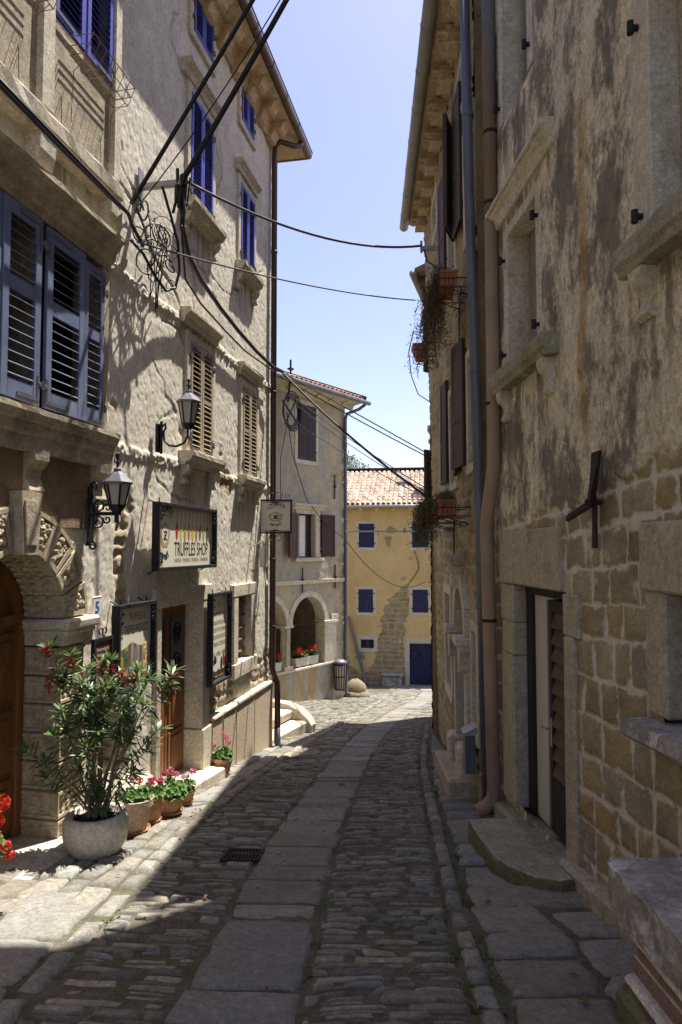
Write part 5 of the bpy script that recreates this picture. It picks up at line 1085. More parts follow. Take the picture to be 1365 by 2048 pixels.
for i, (a, b, c, d) in enumerate(WY):
    wv = pane(FY, YH, a, b, c, d, -.15); reveal_frame(FY, wv, a, b, c, d, .13 if i < 4 else .17, .18, .045, M['stoneR2'], name='frame')
    if i < 4:
        mid = (a+b)/2
        for (x0, x1) in ((a+.005, mid-.004), (mid+.004, b-.005)):
            m = MB(FY); n = 3; w_ = (x1-x0)/n
            for k in range(n): m.box(x0+k*w_+.001, x0+(k+1)*w_-.001, .0, .03+.003*(k % 2), c+.005, d-.005, 0, .003)
            for zc in (c+.16, d-.2): m.box(a-.05 if x0 < mid-.1 else x1-.16, x0+.16 if x0 < mid-.1 else b+.05, .036, .044, zc, zc+.035, 1); m.tube([(a-.04 if x0 < mid-.1 else b+.04, .05, zc-.02), (a-.04 if x0 < mid-.1 else b+.04, .05, zc+.06)], .018, 6, 1)
            m.build('shutter', [M['navy'], M['iron']], wv)
    else:
        m = MB(FY)
        for k in range(4): x = a + (k+.5)*(b-a)/4; m.tube([(x, -.02, c), (x, -.02, d)], .013, 6)
        for z in (c+.13, c+.26): m.box(a, b, -.03, -.01, z-.01, z+.01)
        m.build('window_grille', M['iron'], wv)
        m = MB(FY); m.box(a, a+.2, -.12, -.09, c, d, 0); m.box(b-.2, b, -.12, -.09, c, d, 0); m.build('curtain', M['navy'], wv)
dv = MB(FY); dv.box(.98, 2.0, -.3, -.26, -4.6, -2.5); dy = dv.build('doorway', M['void'], YH)
m = MB(FY); m.box(.80, 1.0, -.25, .055, -4.6, -2.53, 0, .012, .004); m.box(1.98, 2.16, -.25, .055, -4.6, -2.53, 0, .012, .004); m.box(.79, 2.17, -.25, .06, -2.527, -2.34, 0, .012, .004); m.build('frame', M['stoneR2'], dy)
m = MB(FY)
for (a, b) in ((1.0, 1.485), (1.495, 1.98)):
    for k in range(9): z = -4.36 + k*.2; m.box(a, b, -.18, -.13+.004*(k % 2), z+.002, z+.198, 0, .006)
    m.box(a, b, -.18, -.125, -2.56, -2.53, 0)
m.box(1.476, 1.504, -.13, -.105, -4.36, -2.55, 0, .004); yd = m.build('door_leaf', M['navy'], dy)
m = MB(FY); m.tube([(1.56, -.12, -3.4), (1.56, -.07, -3.4), (1.62, -.07, -3.4)], .012, 6); m.box(1.545, 1.575, -.125, -.115, -3.5, -3.3); m.build('door_handle', M['rust'], yd)
m = MB(FY); m.box(1.06, 1.36, -.13, -.02, -3.2, -2.9, 0, .01); m.prism([(-.13, -2.9), (0, -2.92), (0, -2.90), (-.13, -2.86)], 1.05, 1.37, 's'); m.build('letter_box', M['navy'], yd)
m = MB(FY); m.box(.7, 2.3, -.2, .25, -4.7, -4.36, 0, .02, .005); m.build('doorstep', M['stoneR'], dy)
m = MB(FY); m.box(.54, .64, .04, .06, -2.52, -2.38, 0, .004); put_text(m, '12', .565, -2.48, .07, .05, .062, 1, .01); m.build('house_number', [M['white'], M['ink']], YH)
PY = math.radians(27)
m = MB(FY); m.prism([(.42, 3.40), (.42, 3.46), (-3.2, 3.46+3.62*math.tan(PY)), (-6.4, 3.4)], -2.9, 5.8, 's'); m.build('roof', M['slab_roof'], YH)
tile_roof(FY, YH, -2.9, 5.9, .50, 3.46, 0, PY, 4.15, M['rooftile2'], gap=.225, rowl=.34)
m = MB(FY); m.tube([(-2.9 + k*.4, -3.22, 3.46+3.66*math.tan(PY)+.10) for k in range(22)], .12, 8); m.build('ridge_tiles', M['rooftile2'], YH)
m = MB(FY); m.tube([(-2.9, .55, 3.40), (5.8, .55, 3.44)], .07, 10); m.build('gutter', M['galv'], YH, smooth=True)
for k in range(12): m = MB(FY); m.box(-2.6+k*.72, -2.47+k*.72, 0, .44, 3.26, 3.385, 0, .01); m.build('rafter', M['stoneR2'], YH)
def onroof(s_, d, up): return (s_, .42 - d*math.cos(PY) + up*math.sin(PY), 3.46 + d*math.sin(PY) + up*math.cos(PY))
m = MB(FY); b_ = [onroof(s_, d, u) for u in (.0, .22) for (s_, d) in ((.35, 2.2), (1.05, 2.2), (1.05, 3.0), (.35, 3.0))]; m.add(b_, [(0,1,5,4), (1,2,6,5), (2,3,7,6), (3,0,4,7)], 0); m.add([onroof(s_, d, .222) for (s_, d) in ((.40, 2.25), (1.0, 2.25), (1.0, 2.95), (.40, 2.95))], [(0,1,2,3)], 1); m.build('skylight', [M['galv'], M['greyboard']], YH)
m = MB(FY); m.box(1.92, 2.6, -1.6, -1.0, 3.8, 6.9, 0, .01, .01); m.box(1.86, 2.66, -1.66, -.94, 6.45, 6.55, 0, .01); m.box(1.86, 2.66, -1.66, -.94, 6.9, 7.0, 0, .02); m.prism([(-1.7, 7.0), (-.9, 7.0), (-1.3, 7.25)], 1.82, 2.7, 's', 1); m.build('chimney', [M['chimney'], M['rooftile2']], YH)
# leaning pipe, stone seat, clothes rail
lp = MB(FY); lp.tube([(-1.7, .12, -1.4), (-1.62, .14, -1.6), (-.92, .2, -4.2), (-.88, .3, -4.32)], .07, 10); o = lp.build('drainpipe', M['pipe_worn'], None, smooth=True); tag(o, 'thick grey pipe slanting down the foot of the yellow house', 'drainpipe')
ss_ = MB(FY); ss_.box(-.15, .66, .03, .42, -4.5, -3.93, 0, .06, .02); ss_.box(-.22, .74, .03, .47, -3.93, -3.83, 0, .03, .012); o = ss_.build('stone_block', M['bench'], None); tag(o, 'low dark stone bench block against the yellow house left of its navy door', 'stone block')
ss_ = MB(FY); ss_.box(2.25, 2.9, .03, .40, -4.5, -3.98, 0, .06, .02); o = ss_.build('stone_block', M['moss_side'], None); tag(o, 'short dark stone block right of the navy door of the yellow house', 'stone block')
# tree behind the roofs
def tree(x, y, z0, h, r):
    t = thing('tree', 'green leafy tree top showing between the arcaded house and the yellow house roof', 'tree', (x, y, z0)); m = MB()
    m.tube([(x, y, z0), (x+.1, y, z0+h*.4), (x-.1, y+.1, z0+h*.7), (x, y, z0+h*.95)], [.3, .24, .15, .03], 8); cl = []
    for k in range(12):
        a = random.uniform(0, 6.28); zz = random.uniform(.45, .85)*h; rr = r*random.uniform(.5, .95); e = (x+rr*math.cos(a), y+rr*math.sin(a), z0+zz+rr*.45); m.tube([(x, y, z0+zz), ((x+e[0])/2, (y+e[1])/2, z0+zz+rr*.3), e], [.08, .05, .015], 5); cl.append(e)
    m.build('trunk', M['stemm'], t); V = []; F = []
    for e in cl + [(x, y, z0+h*.95)]*3 + [(x+random.uniform(-r, r)*.6, y+random.uniform(-r, r)*.6, z0+h*random.uniform(.6, .95)) for _ in range(14)]:
        for _ in range(260):
            d = Vector((random.gauss(0, 1), random.gauss(0, 1), random.gauss(0, .8))); d = d.normalized()*random.random()**.5*r*.38; p = Vector(e)+d; u = Vector((random.gauss(0, 1), random.gauss(0, 1), random.gauss(0, 1))).normalized(); v = u.orthogonal().normalized(); l = random.uniform(.06, .11); k = len(V)
            V += [tuple(p-u*l), tuple(p+v*l*.5), tuple(p+u*l), tuple(p-v*l*.5)]; F.append((k, k+1, k+2, k+3))
    np_mesh('crown', V, F, M['treeleaf'], t, smooth=False)
tree(.05, 39, -5.2, 12.2, 2.2)
# ================================================================ SIGNS
def scroll(m, cx, cy, r, o, t0, t1, rad=.008, mi=0, fl=1, turns=None):
    P = []
    for k in range(22):
        t = t0 + (t1-t0)*k/21; rr = r*(1 - .75*k/21); P.append((cx + fl*rr*math.cos(t), o, cy + rr*math.sin(t)))
    m.tube(P, rad, 6, mi)
def emblem(m, cx, cy, W, H, o, mi_gold=0, mi_white=1, mi_ink=2):
    """round gold-and-white truffle emblem with a script letter"""
    n = 28; R = lambda t: 1 + .05*math.sin(5*t) + .03*math.sin(9*t)
    m.poly([(cx + W*R(t)*math.cos(t), o, cy + H*R(t)*math.sin(t)) for t in np.linspace(0, 2*math.pi, n, endpoint=False)], mi_gold)
    m.poly([(cx - W*.05 + W*.62*math.cos(t), o+.001, cy + H*.02 + H*.72*math.sin(t)) for t in np.linspace(0, 2*math.pi, n, endpoint=False)], mi_white)
    for _ in range(16):
        a = random.uniform(-.9, .9); r = random.uniform(.68, .93); rr = W*random.uniform(.05, .09); x, y = cx + W*r*math.cos(a), cy + H*r*math.sin(a); m.poly([(x+rr*math.cos(t), o+.001, y+rr*math.sin(t)) for t in np.linspace(0, 2*math.pi, 7, endpoint=False)], mi_white)
    m.poly([(cx-W*.5, o+.0015, cy+H*.34), (cx+W*.35, o+.0015, cy+H*.34), (cx+W*.35, o+.0015, cy+H*.25), (cx-W*.5, o+.0015, cy+H*.25)], mi_gold)
    w_ = W*.075
    for P in ([(-.28, .16), (.0, .24), (.34, .20)], [(.34, .20), (.05, -.1), (-.36, -.36)], [(-.36, -.36), (-.05, -.30), (.38, -.42)], [(-.2, -.05), (.22, -.02)]):
        for (a, b) in zip(P[:-1], P[1:]):
            x0, y0, x1, y1 = cx+a[0]*W, cy+a[1]*H, cx+b[0]*W, cy+b[1]*H; l = math.hypot(x1-x0, y1-y0); nx, ny = -(y1-y0)/l*w_, (x1-x0)/l*w_
            m.poly([(x0+nx, o+.002, y0+ny), (x1+nx, o+.002, y1+ny), (x1-nx, o+.002, y1-ny), (x0-nx, o+.002, y0-ny)], mi_ink)
def brand_top(m, cx, cy, R, h, o, mi=0, a=.62, sq=1.0):
    arc_text(m, 'IGANTE', cx, cy-R, R, h, -a*.62, a, o, mi, .025, True, 1, sq)
    x, y = cx - R*sq*math.sin(a*.86), cy - R + R*math.cos(a*.86); k = h*1.05; w_ = h*.07
    for P in ([(-.5, .75), (-.1, 1.0), (.25, .9), (.62, 1.25)], [(.62, 1.25), (.2, .4), (-.15, -.15)], [(-.3, .1), (-.55, .45), (-.45, .8)], [(-.4, -.75), (-.5, -.35), (-.15, -.15), (.5, -.02), (1.2, .25)]):
        for (p, q) in zip(P[:-1], P[1:]):
            x0, y0, x1, y1 = x+p[0]*k*sq, y+p[1]*k, x+q[0]*k*sq, y+q[1]*k; l = math.hypot(x1-x0, y1-y0) or 1; nx, ny = -(y1-y0)/l*w_, (x1-x0)/l*w_
            m.poly([(x0+nx, o, y0+ny), (x1+nx, o, y1+ny), (x1-nx, o, y1-ny), (x0-nx, o, y0-ny)], mi)
    P = [(cx + (R-h*.35)*sq*math.sin(t), cy - R + (R-h*.35)*math.cos(t)) for t in np.linspace(-a*.8, a*.95, 14)]
    for (p, q) in zip(P[:-1], P[1:]): m.poly([(p[0], o, p[1]), (q[0], o, q[1]), (q[0], o, q[1]-h*.09), (p[0], o, p[1]-h*.09)], mi)
def sign_frame(name, label, fr, s0, s1, z0, z1, o0, o1, bw=.045, mtb='cream', curls=True):
    t = thing(name, label, 'sign', fr((s0+s1)/2, o0, z0)); m = MB(fr)
    m.box(s0, s0+bw, o0, o1, z0, z1, 0, .004); m.box(s1-bw, s1, o0, o1, z0, z1, 0, .004); m.box(s0+bw, s1-bw, o0, o1-.001, z0, z0+bw, 0, .004); m.box(s0+bw, s1-bw, o0, o1-.001, z1-bw, z1, 0, .004)
    ob = o1 - .055
    if curls:
        for (x, z, fx, fz) in ((s0+bw, z1-bw, 1, -1), (s1-bw, z1-bw, -1, -1), (s0+bw, z0+bw, 1, 1), (s1-bw, z0+bw, -1, 1)):
            scroll(m, x+fx*.035, z+fz*.05, .042, o1-.012, 0, fz*7.5, .008, 0, fx); scroll(m, x+fx*.022, z+fz*.14, .03, o1-.012, 0, -fz*7, .007, 0, fx)
    for x in (s0+.12, s1-.12): m.tube([(x, .0, z1+.03), (x, o0+.02, z1-.02)], .008, 6); m.tube([(x, o0+.02, z1-.01), (x, o0+.02, z1+.05)], .007, 5); m.tube([(x, .0, z0-.03), (x, o0+.02, z0+.02)], .008, 6)
    m.build('frame', M['iron'], t); m = MB(fr); m.box(s0+bw, s1-bw, o0+.01, ob, z0+bw, z1-bw); m.build('board', M[mtb], t); return t, ob+.002
FLa = Fr(FL(-0.32, 0, 0)[:2], FL.u, FL.n)
t, o_ = sign_frame('shop_sign', 'large cream shop board reading TRUFFLES SHOP above the shop doorway', FLa, 7.50, 9.12, 1.36, 2.08, .10, .18, .038)
m = MB(FLa); put_text(m, 'TRUFFLES SHOP', 7.99, 1.515, .155, .95, o_, 0, .0); brand_top(m, 7.77, 1.985, .26, .085, o_, 0, .72, .8); arc_text(m, 'tartufi', 7.76, 1.72, .24, .075, -.55, .55, o_, 0, .03, False, 1, .8); m.build('lettering', M['ink'], t)
m = MB(FLa); put_text(m, 'TARTUFI - TRUFFLES - TRÜFFELN - ТРЮФЕЛИ', 7.99, 1.445, .042, .95, o_, 0); m.build('small_lettering', M['ink2'], t)
m = MB(FLa); emblem(m, 7.76, 1.74, .115, .135, o_); m.build('emblem', [M['p_ochre'], M['white'], M['ink']], t)
m = MB(FLa); names = ['red', 'lemon', 'ochre', 'orange', 'yellow', 'tan', 'olive', 'pinkish', 'green']
for k in range(9):     # hanging spoons of spice
    x = 8.05 + k*.108; zc = 1.815 - .01*(k % 3); m.poly([(x-.004, o_, 2.03), (x+.004, o_, 2.03), (x+.004, o_, zc+.05), (x-.004, o_, zc+.05)], 9)
    m.poly([(x + .03*math.cos(a), o_+.001, zc-.02 + .10*math.sin(a)) for a in np.linspace(0, 2*math.pi, 16, endpoint=False)], k)
    for _ in range(7): a = random.uniform(0, 6.28); r = random.random()*.6; px, pz = x+.03*r*math.cos(a), zc-.02+.085*r*math.sin(a); m.poly([(px-.006, o_+.002, pz), (px, o_+.002, pz-.008), (px+.006, o_+.002, pz), (px, o_+.002, pz+.008)], random.choice((k, 3, 1, 6)))
m.build('spoon_picture', [M['p_'+n] for n in names] + [M['ink']], t)
FLb = Fr(FL(-0.31, 0, 0)[:2], FL.u, FL.n)
t, o_ = sign_frame('shop_sign', 'cream board reading TRUFFLES & TRUFFLE PRODUCTS with a food photograph, behind the oleander', FLb, 6.76, 7.52, .24, 1.07, .08, .16, .038)
m = MB(FLb); put_text(m, 'TRUFFLES &', 7.03, .90, .075, .33, o_); put_text(m, 'TRUFFLE PRODUCTS', 6.96, .775, .085, .47, o_); put_text(m, 'tartufi', 6.835, .745, .03, .09, o_, 0, .03); m.build('lettering', M['ink'], t)
m = MB(FLb); emblem(m, 6.88, .825, .04, .05, o_); m.build('emblem', [M['p_ochre'], M['white'], M['ink']], t)
m = MB(FLb); z0, z1 = .36, .66
ctop = lambda s: .64 + .06*(1-min(1, abs(s-7.10)/.2))**1.5
for k in range(12):
    a = 6.806 + k*.0559; m.poly([(a, o_, z0), (a+.0555, o_, z0), (a+.0555, o_, ctop(a+.0555)), (a, o_, ctop(a))], 0 if k % 2 else 1)
for (x, z, rx, rz, c) in ((6.83, .60, .02, .03, 2), (6.90, .52, .035, .07, 3), (7.0, .57, .03, .06, 4), (7.0, .50, .03, .05, 4), (7.18, .55, .045, .1, 5), (7.18, .58, .022, .035, 2), (7.20, .47, .02, .04, 6), (7.08, .44, .04, .04, 5), (6.9, .40, .05, .03, 7), (7.12, .38, .05, .03, 2)):
    m.poly([(x+rx*math.cos(a), o_+.001+.0003*c, z+rz*math.sin(a)) for a in np.linspace(0, 2*math.pi, 12, endpoint=False)], c)
m.poly([(7.34, o_+.001, .37), (7.46, o_+.001, .37), (7.46, o_+.001, .68), (7.34, o_+.001, .67)], 6)
for _ in range(26): x, z = random.uniform(7.35, 7.45), random.uniform(.39, .66); r = .015; m.poly([(x+r*math.cos(a), o_+.003, z+r*math.sin(a)) for a in np.linspace(0, 2*math.pi, 6, endpoint=False)], random.choice((2, 3, 7, 7)))
m.poly([(6.806, o_+.002, .29), (7.474, o_+.002, .29), (7.474, o_+.002, .37), (7.2, o_+.002, .35), (7.1, o_+.002, .40), (7.0, o_+.002, .35), (6.806, o_+.002, .36)], 8)
m.build('food_picture', [M['p_tan'], M['slatwood'], M['p_orange'], M['p_yellow'], M['p_green'], M['p_greyp'], M['p_pale'], M['p_ochre'], M['brownsign']], t)
FLc = Fr(FL(-0.39, 0, 0)[:2], FL.u, FL.n)
t, o_ = sign_frame('shop_sign', 'tall narrow cream board listing products, beside the barred window', FLc, 9.10, 9.80, -.12, 1.03, .09, .165, .038)
m = MB(FLc)
for (z, s_) in ((.73, 'ISTRIAN PRODUCTS'), (.62, 'ISTARSKI PROIZVODI'), (.53, 'PRODOTTI ISTRIANI'), (.44, 'ISTRISCHE PRODUKTE'), (.35, 'ISTRIJSKI IZDELKI')): put_text(m, s_, 9.20, z, .052, .50, o_, 0)
put_text(m, 'VINA - WINE - WEIN', 9.20, .22, .06, .50, o_, 0); m.build('lettering', M['ink2'], t)
m = MB(FLc); emblem(m, 9.45, .88, .04, .045, o_); m.build('emblem', [M['p_ochre'], M['white'], M['ink']], t)
m = MB(FLc); m.poly([(9.146, o_, -.07), (9.754, o_, -.07), (9.754, o_, .05), (9.5, o_, .03), (9.42, o_, .07), (9.34, o_, .02), (9.146, o_, .0)], 0)
for (x, z, rx, rz, c) in ((9.22, .12, .05, .05, 1), (9.33, .17, .05, .06, 2), (9.55, .11, .03, .09, 2), (9.63, .16, .03, .09, 3), (9.69, .10, .03, .10, 2), (9.2, .05, .03, .04, 4), (9.35, .08, .1, .05, 5)): m.poly([(x+rx*math.cos(a), o_+.001+.0004*c, z+rz*math.sin(a)) for a in np.linspace(0, 2*math.pi, 12, endpoint=False)], c)
put_text(m, 'tartufi - istra', 9.22, -.045, .03, .4, o_+.003, 5); m.build('product_picture', [M['brownsign'], M['p_tan'], M['ink'], M['p_red'], M['p_lemon'], M['p_pale']], t)
# hanging sign, square to the wall
hx = FL(11.0, 0, 0); FHs = Fr((-1.33, 10.95), (1, 0), (0, -1))
t = thing('hanging_sign', 'square cream sign hanging out from the wall beside the brown downpipe', 'sign', (-1.05, 10.95, 1.8))
m = MB(FHs); s0, s1, z0, z1 = .0, .545, 1.83, 2.38
m.box(s0, s0+.028, -.02, .02, z0, z1); m.box(s1-.028, s1, -.02, .02, z0, z1); m.box(s0+.028, s1-.028, -.019, .019, z0, z0+.028); m.box(s0+.028, s1-.028, -.019, .019, z1-.028, z1)
for z in (1.93, 2.29): m.box(-.18, 0, -.01, .01, z-.01, z+.01)
for (cx, r, fl, up) in ((.20, .075, 1, 1), (.34, .09, -1, 1), (.46, .045, 1, 1), (.22, .07, 1, -1), (.33, .08, -1, -1), (.44, .05, 1, -1)): scroll(m, cx, (z1+.03 if up > 0 else z0-.03) + up*.02, r, 0, -up*.6, up*6.2, .006, 0, fl)
m.build('frame', M['iron'], t); m = MB(FHs); m.box(s0+.034, s1-.034, -.008, .008, z0+.034, z1-.034); m.build('board', M['cream'], t)
m = MB(FHs); c = (s0+s1)/2
for sg, zz in ((1, z1-.036), (-1, z0+.036)): m.poly([(s0+.035, .0095, zz), (s1-.035, .0095, zz), (s1-.035, .0095, zz-sg*.012), (c+.07, .0095, zz-sg*.014), (c, .0095, zz-sg*.036), (c-.07, .0095, zz-sg*.014), (s0+.035, .0095, zz-sg*.012)])
m.build('border', M['brownsign'], t)
m = MB(FHs); brand_top(m, c+.02, 2.275, .22, .052, .0095, 0, .62); arc_text(m, 'tartufi', c+.01, 2.165, .215, .05, -.50, .50, .0095, 0, .03, False)
for (x, z) in ((s0+.06, z1-.07), (s1-.06, z1-.07), (s0+.06, z0+.07), (s1-.06, z0+.07)): m.poly([(x+.006*math.cos(a), .0095, z+.006*math.sin(a)) for a in np.linspace(0, 6.28, 8, endpoint=False)])
m.build('lettering', M['ink'], t); m = MB(FHs); emblem(m, c+.01, 2.10, .115, .078, .0095); m.build('emblem', [M['p_ochre'], M['white'], M['ink']], t)
# small brown notice behind the oleander
FLd = Fr(FL(-0.36, 0, 0)[:2], FL.u, FL.n)
t = thing('notice_board', 'small dark brown notice with white lines on an iron stand behind the oleander', 'sign', FLd(6.52, .2, -.9)); m = MB(FLd); m.tube([(6.52, .17, -.95), (6.52, .17, .22)], .014, 6)
for (a, b, c, d) in ((6.36, 6.68, .215, .245), (6.36, 6.68, .79, .82), (6.36, 6.39, .246, .789), (6.65, 6.68, .246, .789)): m.box(a, b, .15, .18, c, d)
scroll(m, 6.48, .87, .05, .165, -1.5, 5, .007); scroll(m, 6.56, .87, .05, .165, -1.5, 5, .007, 0, -1); m.build('stand', M['iron'], t)
m = MB(FLd); m.box(6.39, 6.65, .155, .17, .25, .79); m.build('board', M['brownsign'], t); m = MB(FLd)
for k, s_ in enumerate(('Dobrodošli', 'Welcome', 'Benvenuti', 'Willkommen')): put_text(m, s_, 6.42, .71-k*.048, .026, .19, .1715)
for (z, s_) in ((.46, 'KONOBA I'), (.40, 'TARTUFI'), (.33, 'ISTRA')): put_text(m, s_, 6.42, z, .034, .19, .1715)
m.build('lettering', M['white'], t)

# ================================================================ LANTERNS
def lantern_head(t, fr, s, o, z, R, H, n=6, roofh=.14, fin=.12):
    m = MB(fr); m.lathe([(R*.55, 0), (R*.93, H)], (s, o, z), n, 0, .3); m.build('glass', M['glassfrost'], t)
    m = MB(fr); m.lathe([(R*.35, -.05), (R*.5, -.03), (R*.60, -.01), (R*.60, .012)], (s, o, z), n, 0, .3)
    for k in range(n):
        a = 2*math.pi*k/n + .3; m.tube([(s+R*.56*math.cos(a), o+R*.56*math.sin(a), z), (s+R*.95*math.cos(a), o+R*.95*math.sin(a), z+H)], .0085, 5)
    m.build('cage', M['iron'], t)
    m = MB(fr); m.lathe([(R*1.12, H-.012), (R*1.16, H+.008), (R*.62, H+roofh*.62), (R*.30, H+roofh*.86), (R*.26, H+roofh), (R*.30, H+roofh*1.05), (R*.1, H+roofh*1.15)], (s, o, z), n, 0, .3); m.build('lamp_roof', M['lamproof'], t)
    m = MB(fr); zt = z+H+roofh*1.1; m.tube([(s, o, zt), (s, o, zt+fin)], .011, 7); m.ball((s, o, zt+fin), .02, 8, 5); m.ball((s, o, zt+fin*.45), .018, 8, 5)
    for sg in (1, -1): scroll(m, s+sg*.03, zt+fin*.45, .03, o, 2.6, -2.6, .005, 0, sg)
    m.build('finial', M['iron'], t)
M['lamproof'] = M['lamp roof'] = mat('grey_lamp_roof', (.20, .205, .22), (.13, .13, .14), 9, rough=.45, metal=.4, bump=())
# wall lantern 1 (lower, straight scrolled arm)
t = thing('wall_lantern', 'lower black lantern with a pale roof on a scrolled straight iron arm over the archway', 'wall lantern', FL(6.12, .03, 1.75)); m = MB(FL)
m.box(6.095, 6.145, .03, .055, 1.62, 2.14, 0, .006); m.box(6.105, 6.135, .055, .34, 1.885, 1.915, 0, .004); m.tube([(6.12, .30, 1.82), (6.12, .30, 1.95)], .02, 8)
def oscroll(m, s, cx, cz, r, t0, t1, rad=.008): m.tube([(s, cx + r*(1-.78*k/23)*math.cos(t0+(t1-t0)*k/23), cz + r*(1-.78*k/23)*math.sin(t0+(t1-t0)*k/23)) for k in range(24)], rad, 6)
oscroll(m, 6.12, .12, 1.98, .06, -1.5, 5.5); oscroll(m, 6.12, .21, 1.95, .04, 3.5, -3.5); oscroll(m, 6.12, .12, 1.82, .06, 1.5, -5.5); oscroll(m, 6.12, .21, 1.85, .04, -3.5, 3.5); oscroll(m, 6.12, .07, 2.15, .04, -1, 5.5, .01); oscroll(m, 6.12, .07, 1.62, .04, 1, -5.5, .01)
for sg in (1, -1): m.tube([(6.12+sg*.0, .05, 2.08), (6.12+sg*.06, .05, 2.02), (6.12+sg*.05, .05, 1.87), (6.12+sg*.02, .05, 1.70), (6.12+sg*.06, .05, 1.62)], .009, 6)
m.build('bracket', M['iron'], t); lantern_head(t, FL, 6.12, .30, 1.965, .118, .20, 6, .12, .12)
# wall lantern 2 (upper, swan arm)
t = thing('wall_lantern', 'upper grey-black lantern on a curved swan-neck arm left of the beige shutters', 'wall lantern', FL(7.40, .03, 2.7)); m = MB(FL)
m.box(7.36, 7.44, .03, .07, 2.62, 2.93, 0, .01); m.box(7.385, 7.415, .07, .10, 2.60, 2.96, 0, .01)
m.tube([(7.40, .10 + .0, 2.90), (7.40, .13, 2.93), (7.40, .135, 2.88), (7.40, .11, 2.84), (7.40, .12, 2.74), (7.40, .18, 2.69), (7.40, .26, 2.68), (7.40, .34, 2.71), (7.40, .385, 2.78), (7.40, .39, 2.88)], .0125, 8); m.build('bracket', M['iron'], t); lantern_head(t, FL, 7.40, .39, 2.91, .115, .24, 6, .11, .11)
# little lantern at the far corner on the right
t = thing('wall_lantern', 'tiny distant dark lantern at the right edge of the yellow house', 'wall lantern', FY(2.15, .4, .0)); m = MB(FY); m.box(1.85, 2.5, .30, .34, .10, .14); m.box(2.36, 2.42, .03, .33, .06, .18); m.build('bracket', M['iron'], t); lantern_head(t, FY, 2.2, .32, .22, .16, .42, 6, .2, .14)

# ================================================================ PLANTS AND POTS
def strap_leaf(V, F, p, d, l, w_, droop, roll=0):
    d = Vector(d).normalized(); sd_ = d.cross(Vector((0, 0, 1))); sd_ = sd_.normalized() if sd_.length > .05 else Vector((1, 0, 0)); up = sd_.cross(d); sd_ = (sd_*math.cos(roll) + up*math.sin(roll)); k = len(V); p = Vector(p)
    for (t, ww) in ((0, .12), (.25, .8), (.55, 1), (.82, .6), (1, .03)):
        c = p + d*l*t + Vector((0, 0, -droop*l*t*t)); V.append(tuple(c - sd_*w_*ww)); V.append(tuple(c + sd_*w_*ww))
    for q in range(4): F.append((k+2*q, k+2*q+1, k+2*q+3, k+2*q+2))
px, py = -1.93, 5.50; pz = GR*py
pot = thing('stone_planter', 'big round cast stone bowl holding the oleander', 'planter', (px, py, pz+.01)); m = MB()
m.lathe([(.165, 0), (.19, .02), (.235, .10), (.25, .19), (.245, .265), (.225, .305), (.20, .31), (.185, .29), (.18, .25)], (px, py, pz+.01), 40, 0, 0, .012); m.build('bowl', M['potstone'], pot, smooth=True); m = MB()
m.lathe([(.19, .255), (.12, .275), (.0, .285)], (px, py, pz+.01), 18, 0, 0, .08)
for _ in range(60): a = random.uniform(0, 6.28); r = random.uniform(0, .17); m.ball((px+r*math.cos(a), py+r*math.sin(a), pz+.285), random.uniform(.01, .022), 6, 4, 0, (1.3, 1, .6), .3)
m.build('soil', M['soil'], pot)
ol = thing('oleander', 'tall straggly oleander with long narrow leaves and magenta-red flowers', 'shrub', (px, py, pz+.28)); st_ = MB(); LV = {0: ([], []), 1: ([], []), 2: ([], [])}; tips = []
base_z = pz + .28
UW = Vector((FL.u[0], FL.u[1], 0)); NW = Vector((FL.n[0], FL.n[1], 0))
def cane(dx, dz, dn, r0=.011, lean=0.0, subs=2, leafr=.5):
    p0 = Vector((px + random.uniform(-.05, .05), py + random.uniform(-.05, .05), base_z)); tip = p0 + Vector((1, 0, 0))*dx + Vector((0, 1, 0))*dn + Vector((0, 0, dz)); P = []
    for k in range(8):
        t = k/7; q = p0.lerp(tip, t); q += Vector((1, 0, 0))*(-.10*dx*math.sin(t*math.pi)) + Vector((random.uniform(-.008, .008), random.uniform(-.008, .008), 0)); P.append(q)
    st_.tube([tuple(q) for q in P], [r0*(1-.65*k/7) for k in range(8)], 6); L = (tip-p0).length
    n = int(L/.028)
    for k in range(n):
        t = k/n
        if t < leafr*.8 or random.random() > .25 + t*.75: continue
        f = t*7; i = min(6, int(f)); q = P[i].lerp(P[i+1], f-i); ax = (P[i+1]-P[i]).normalized()
        for _ in range(3):
            a = random.uniform(0, 6.28); o1 = ax.orthogonal().normalized(); o2 = ax.cross(o1); d = o1*math.cos(a)+o2*math.sin(a) + ax*random.uniform(.1, .9 if t > .8 else .5)
            s_ = 1 if (t > .93 and random.random() < .6) else (2 if random.random() < 0 else 0); strap_leaf(*LV[s_], q, d, random.uniform(.085, .15), random.uniform(.0075, .0125), random.uniform(.05, .6 if t < .85 else .3), random.uniform(-.6, .6))
    for _ in range(16):
        a = random.uniform(0, 6.28); ax = (P[-1]-P[-2]).normalized(); o1 = ax.orthogonal().normalized(); o2 = ax.cross(o1); d = (o1*math.cos(a)+o2*math.sin(a)) + ax*random.uniform(.3, 1.6); strap_leaf(*LV[1 if random.random() < .4 else 0], P[-1], d, random.uniform(.08, .15), random.uniform(.007, .0115), random.uniform(.0, .25), random.uniform(-.5, .5))
    tips.append(P[-1]); return P
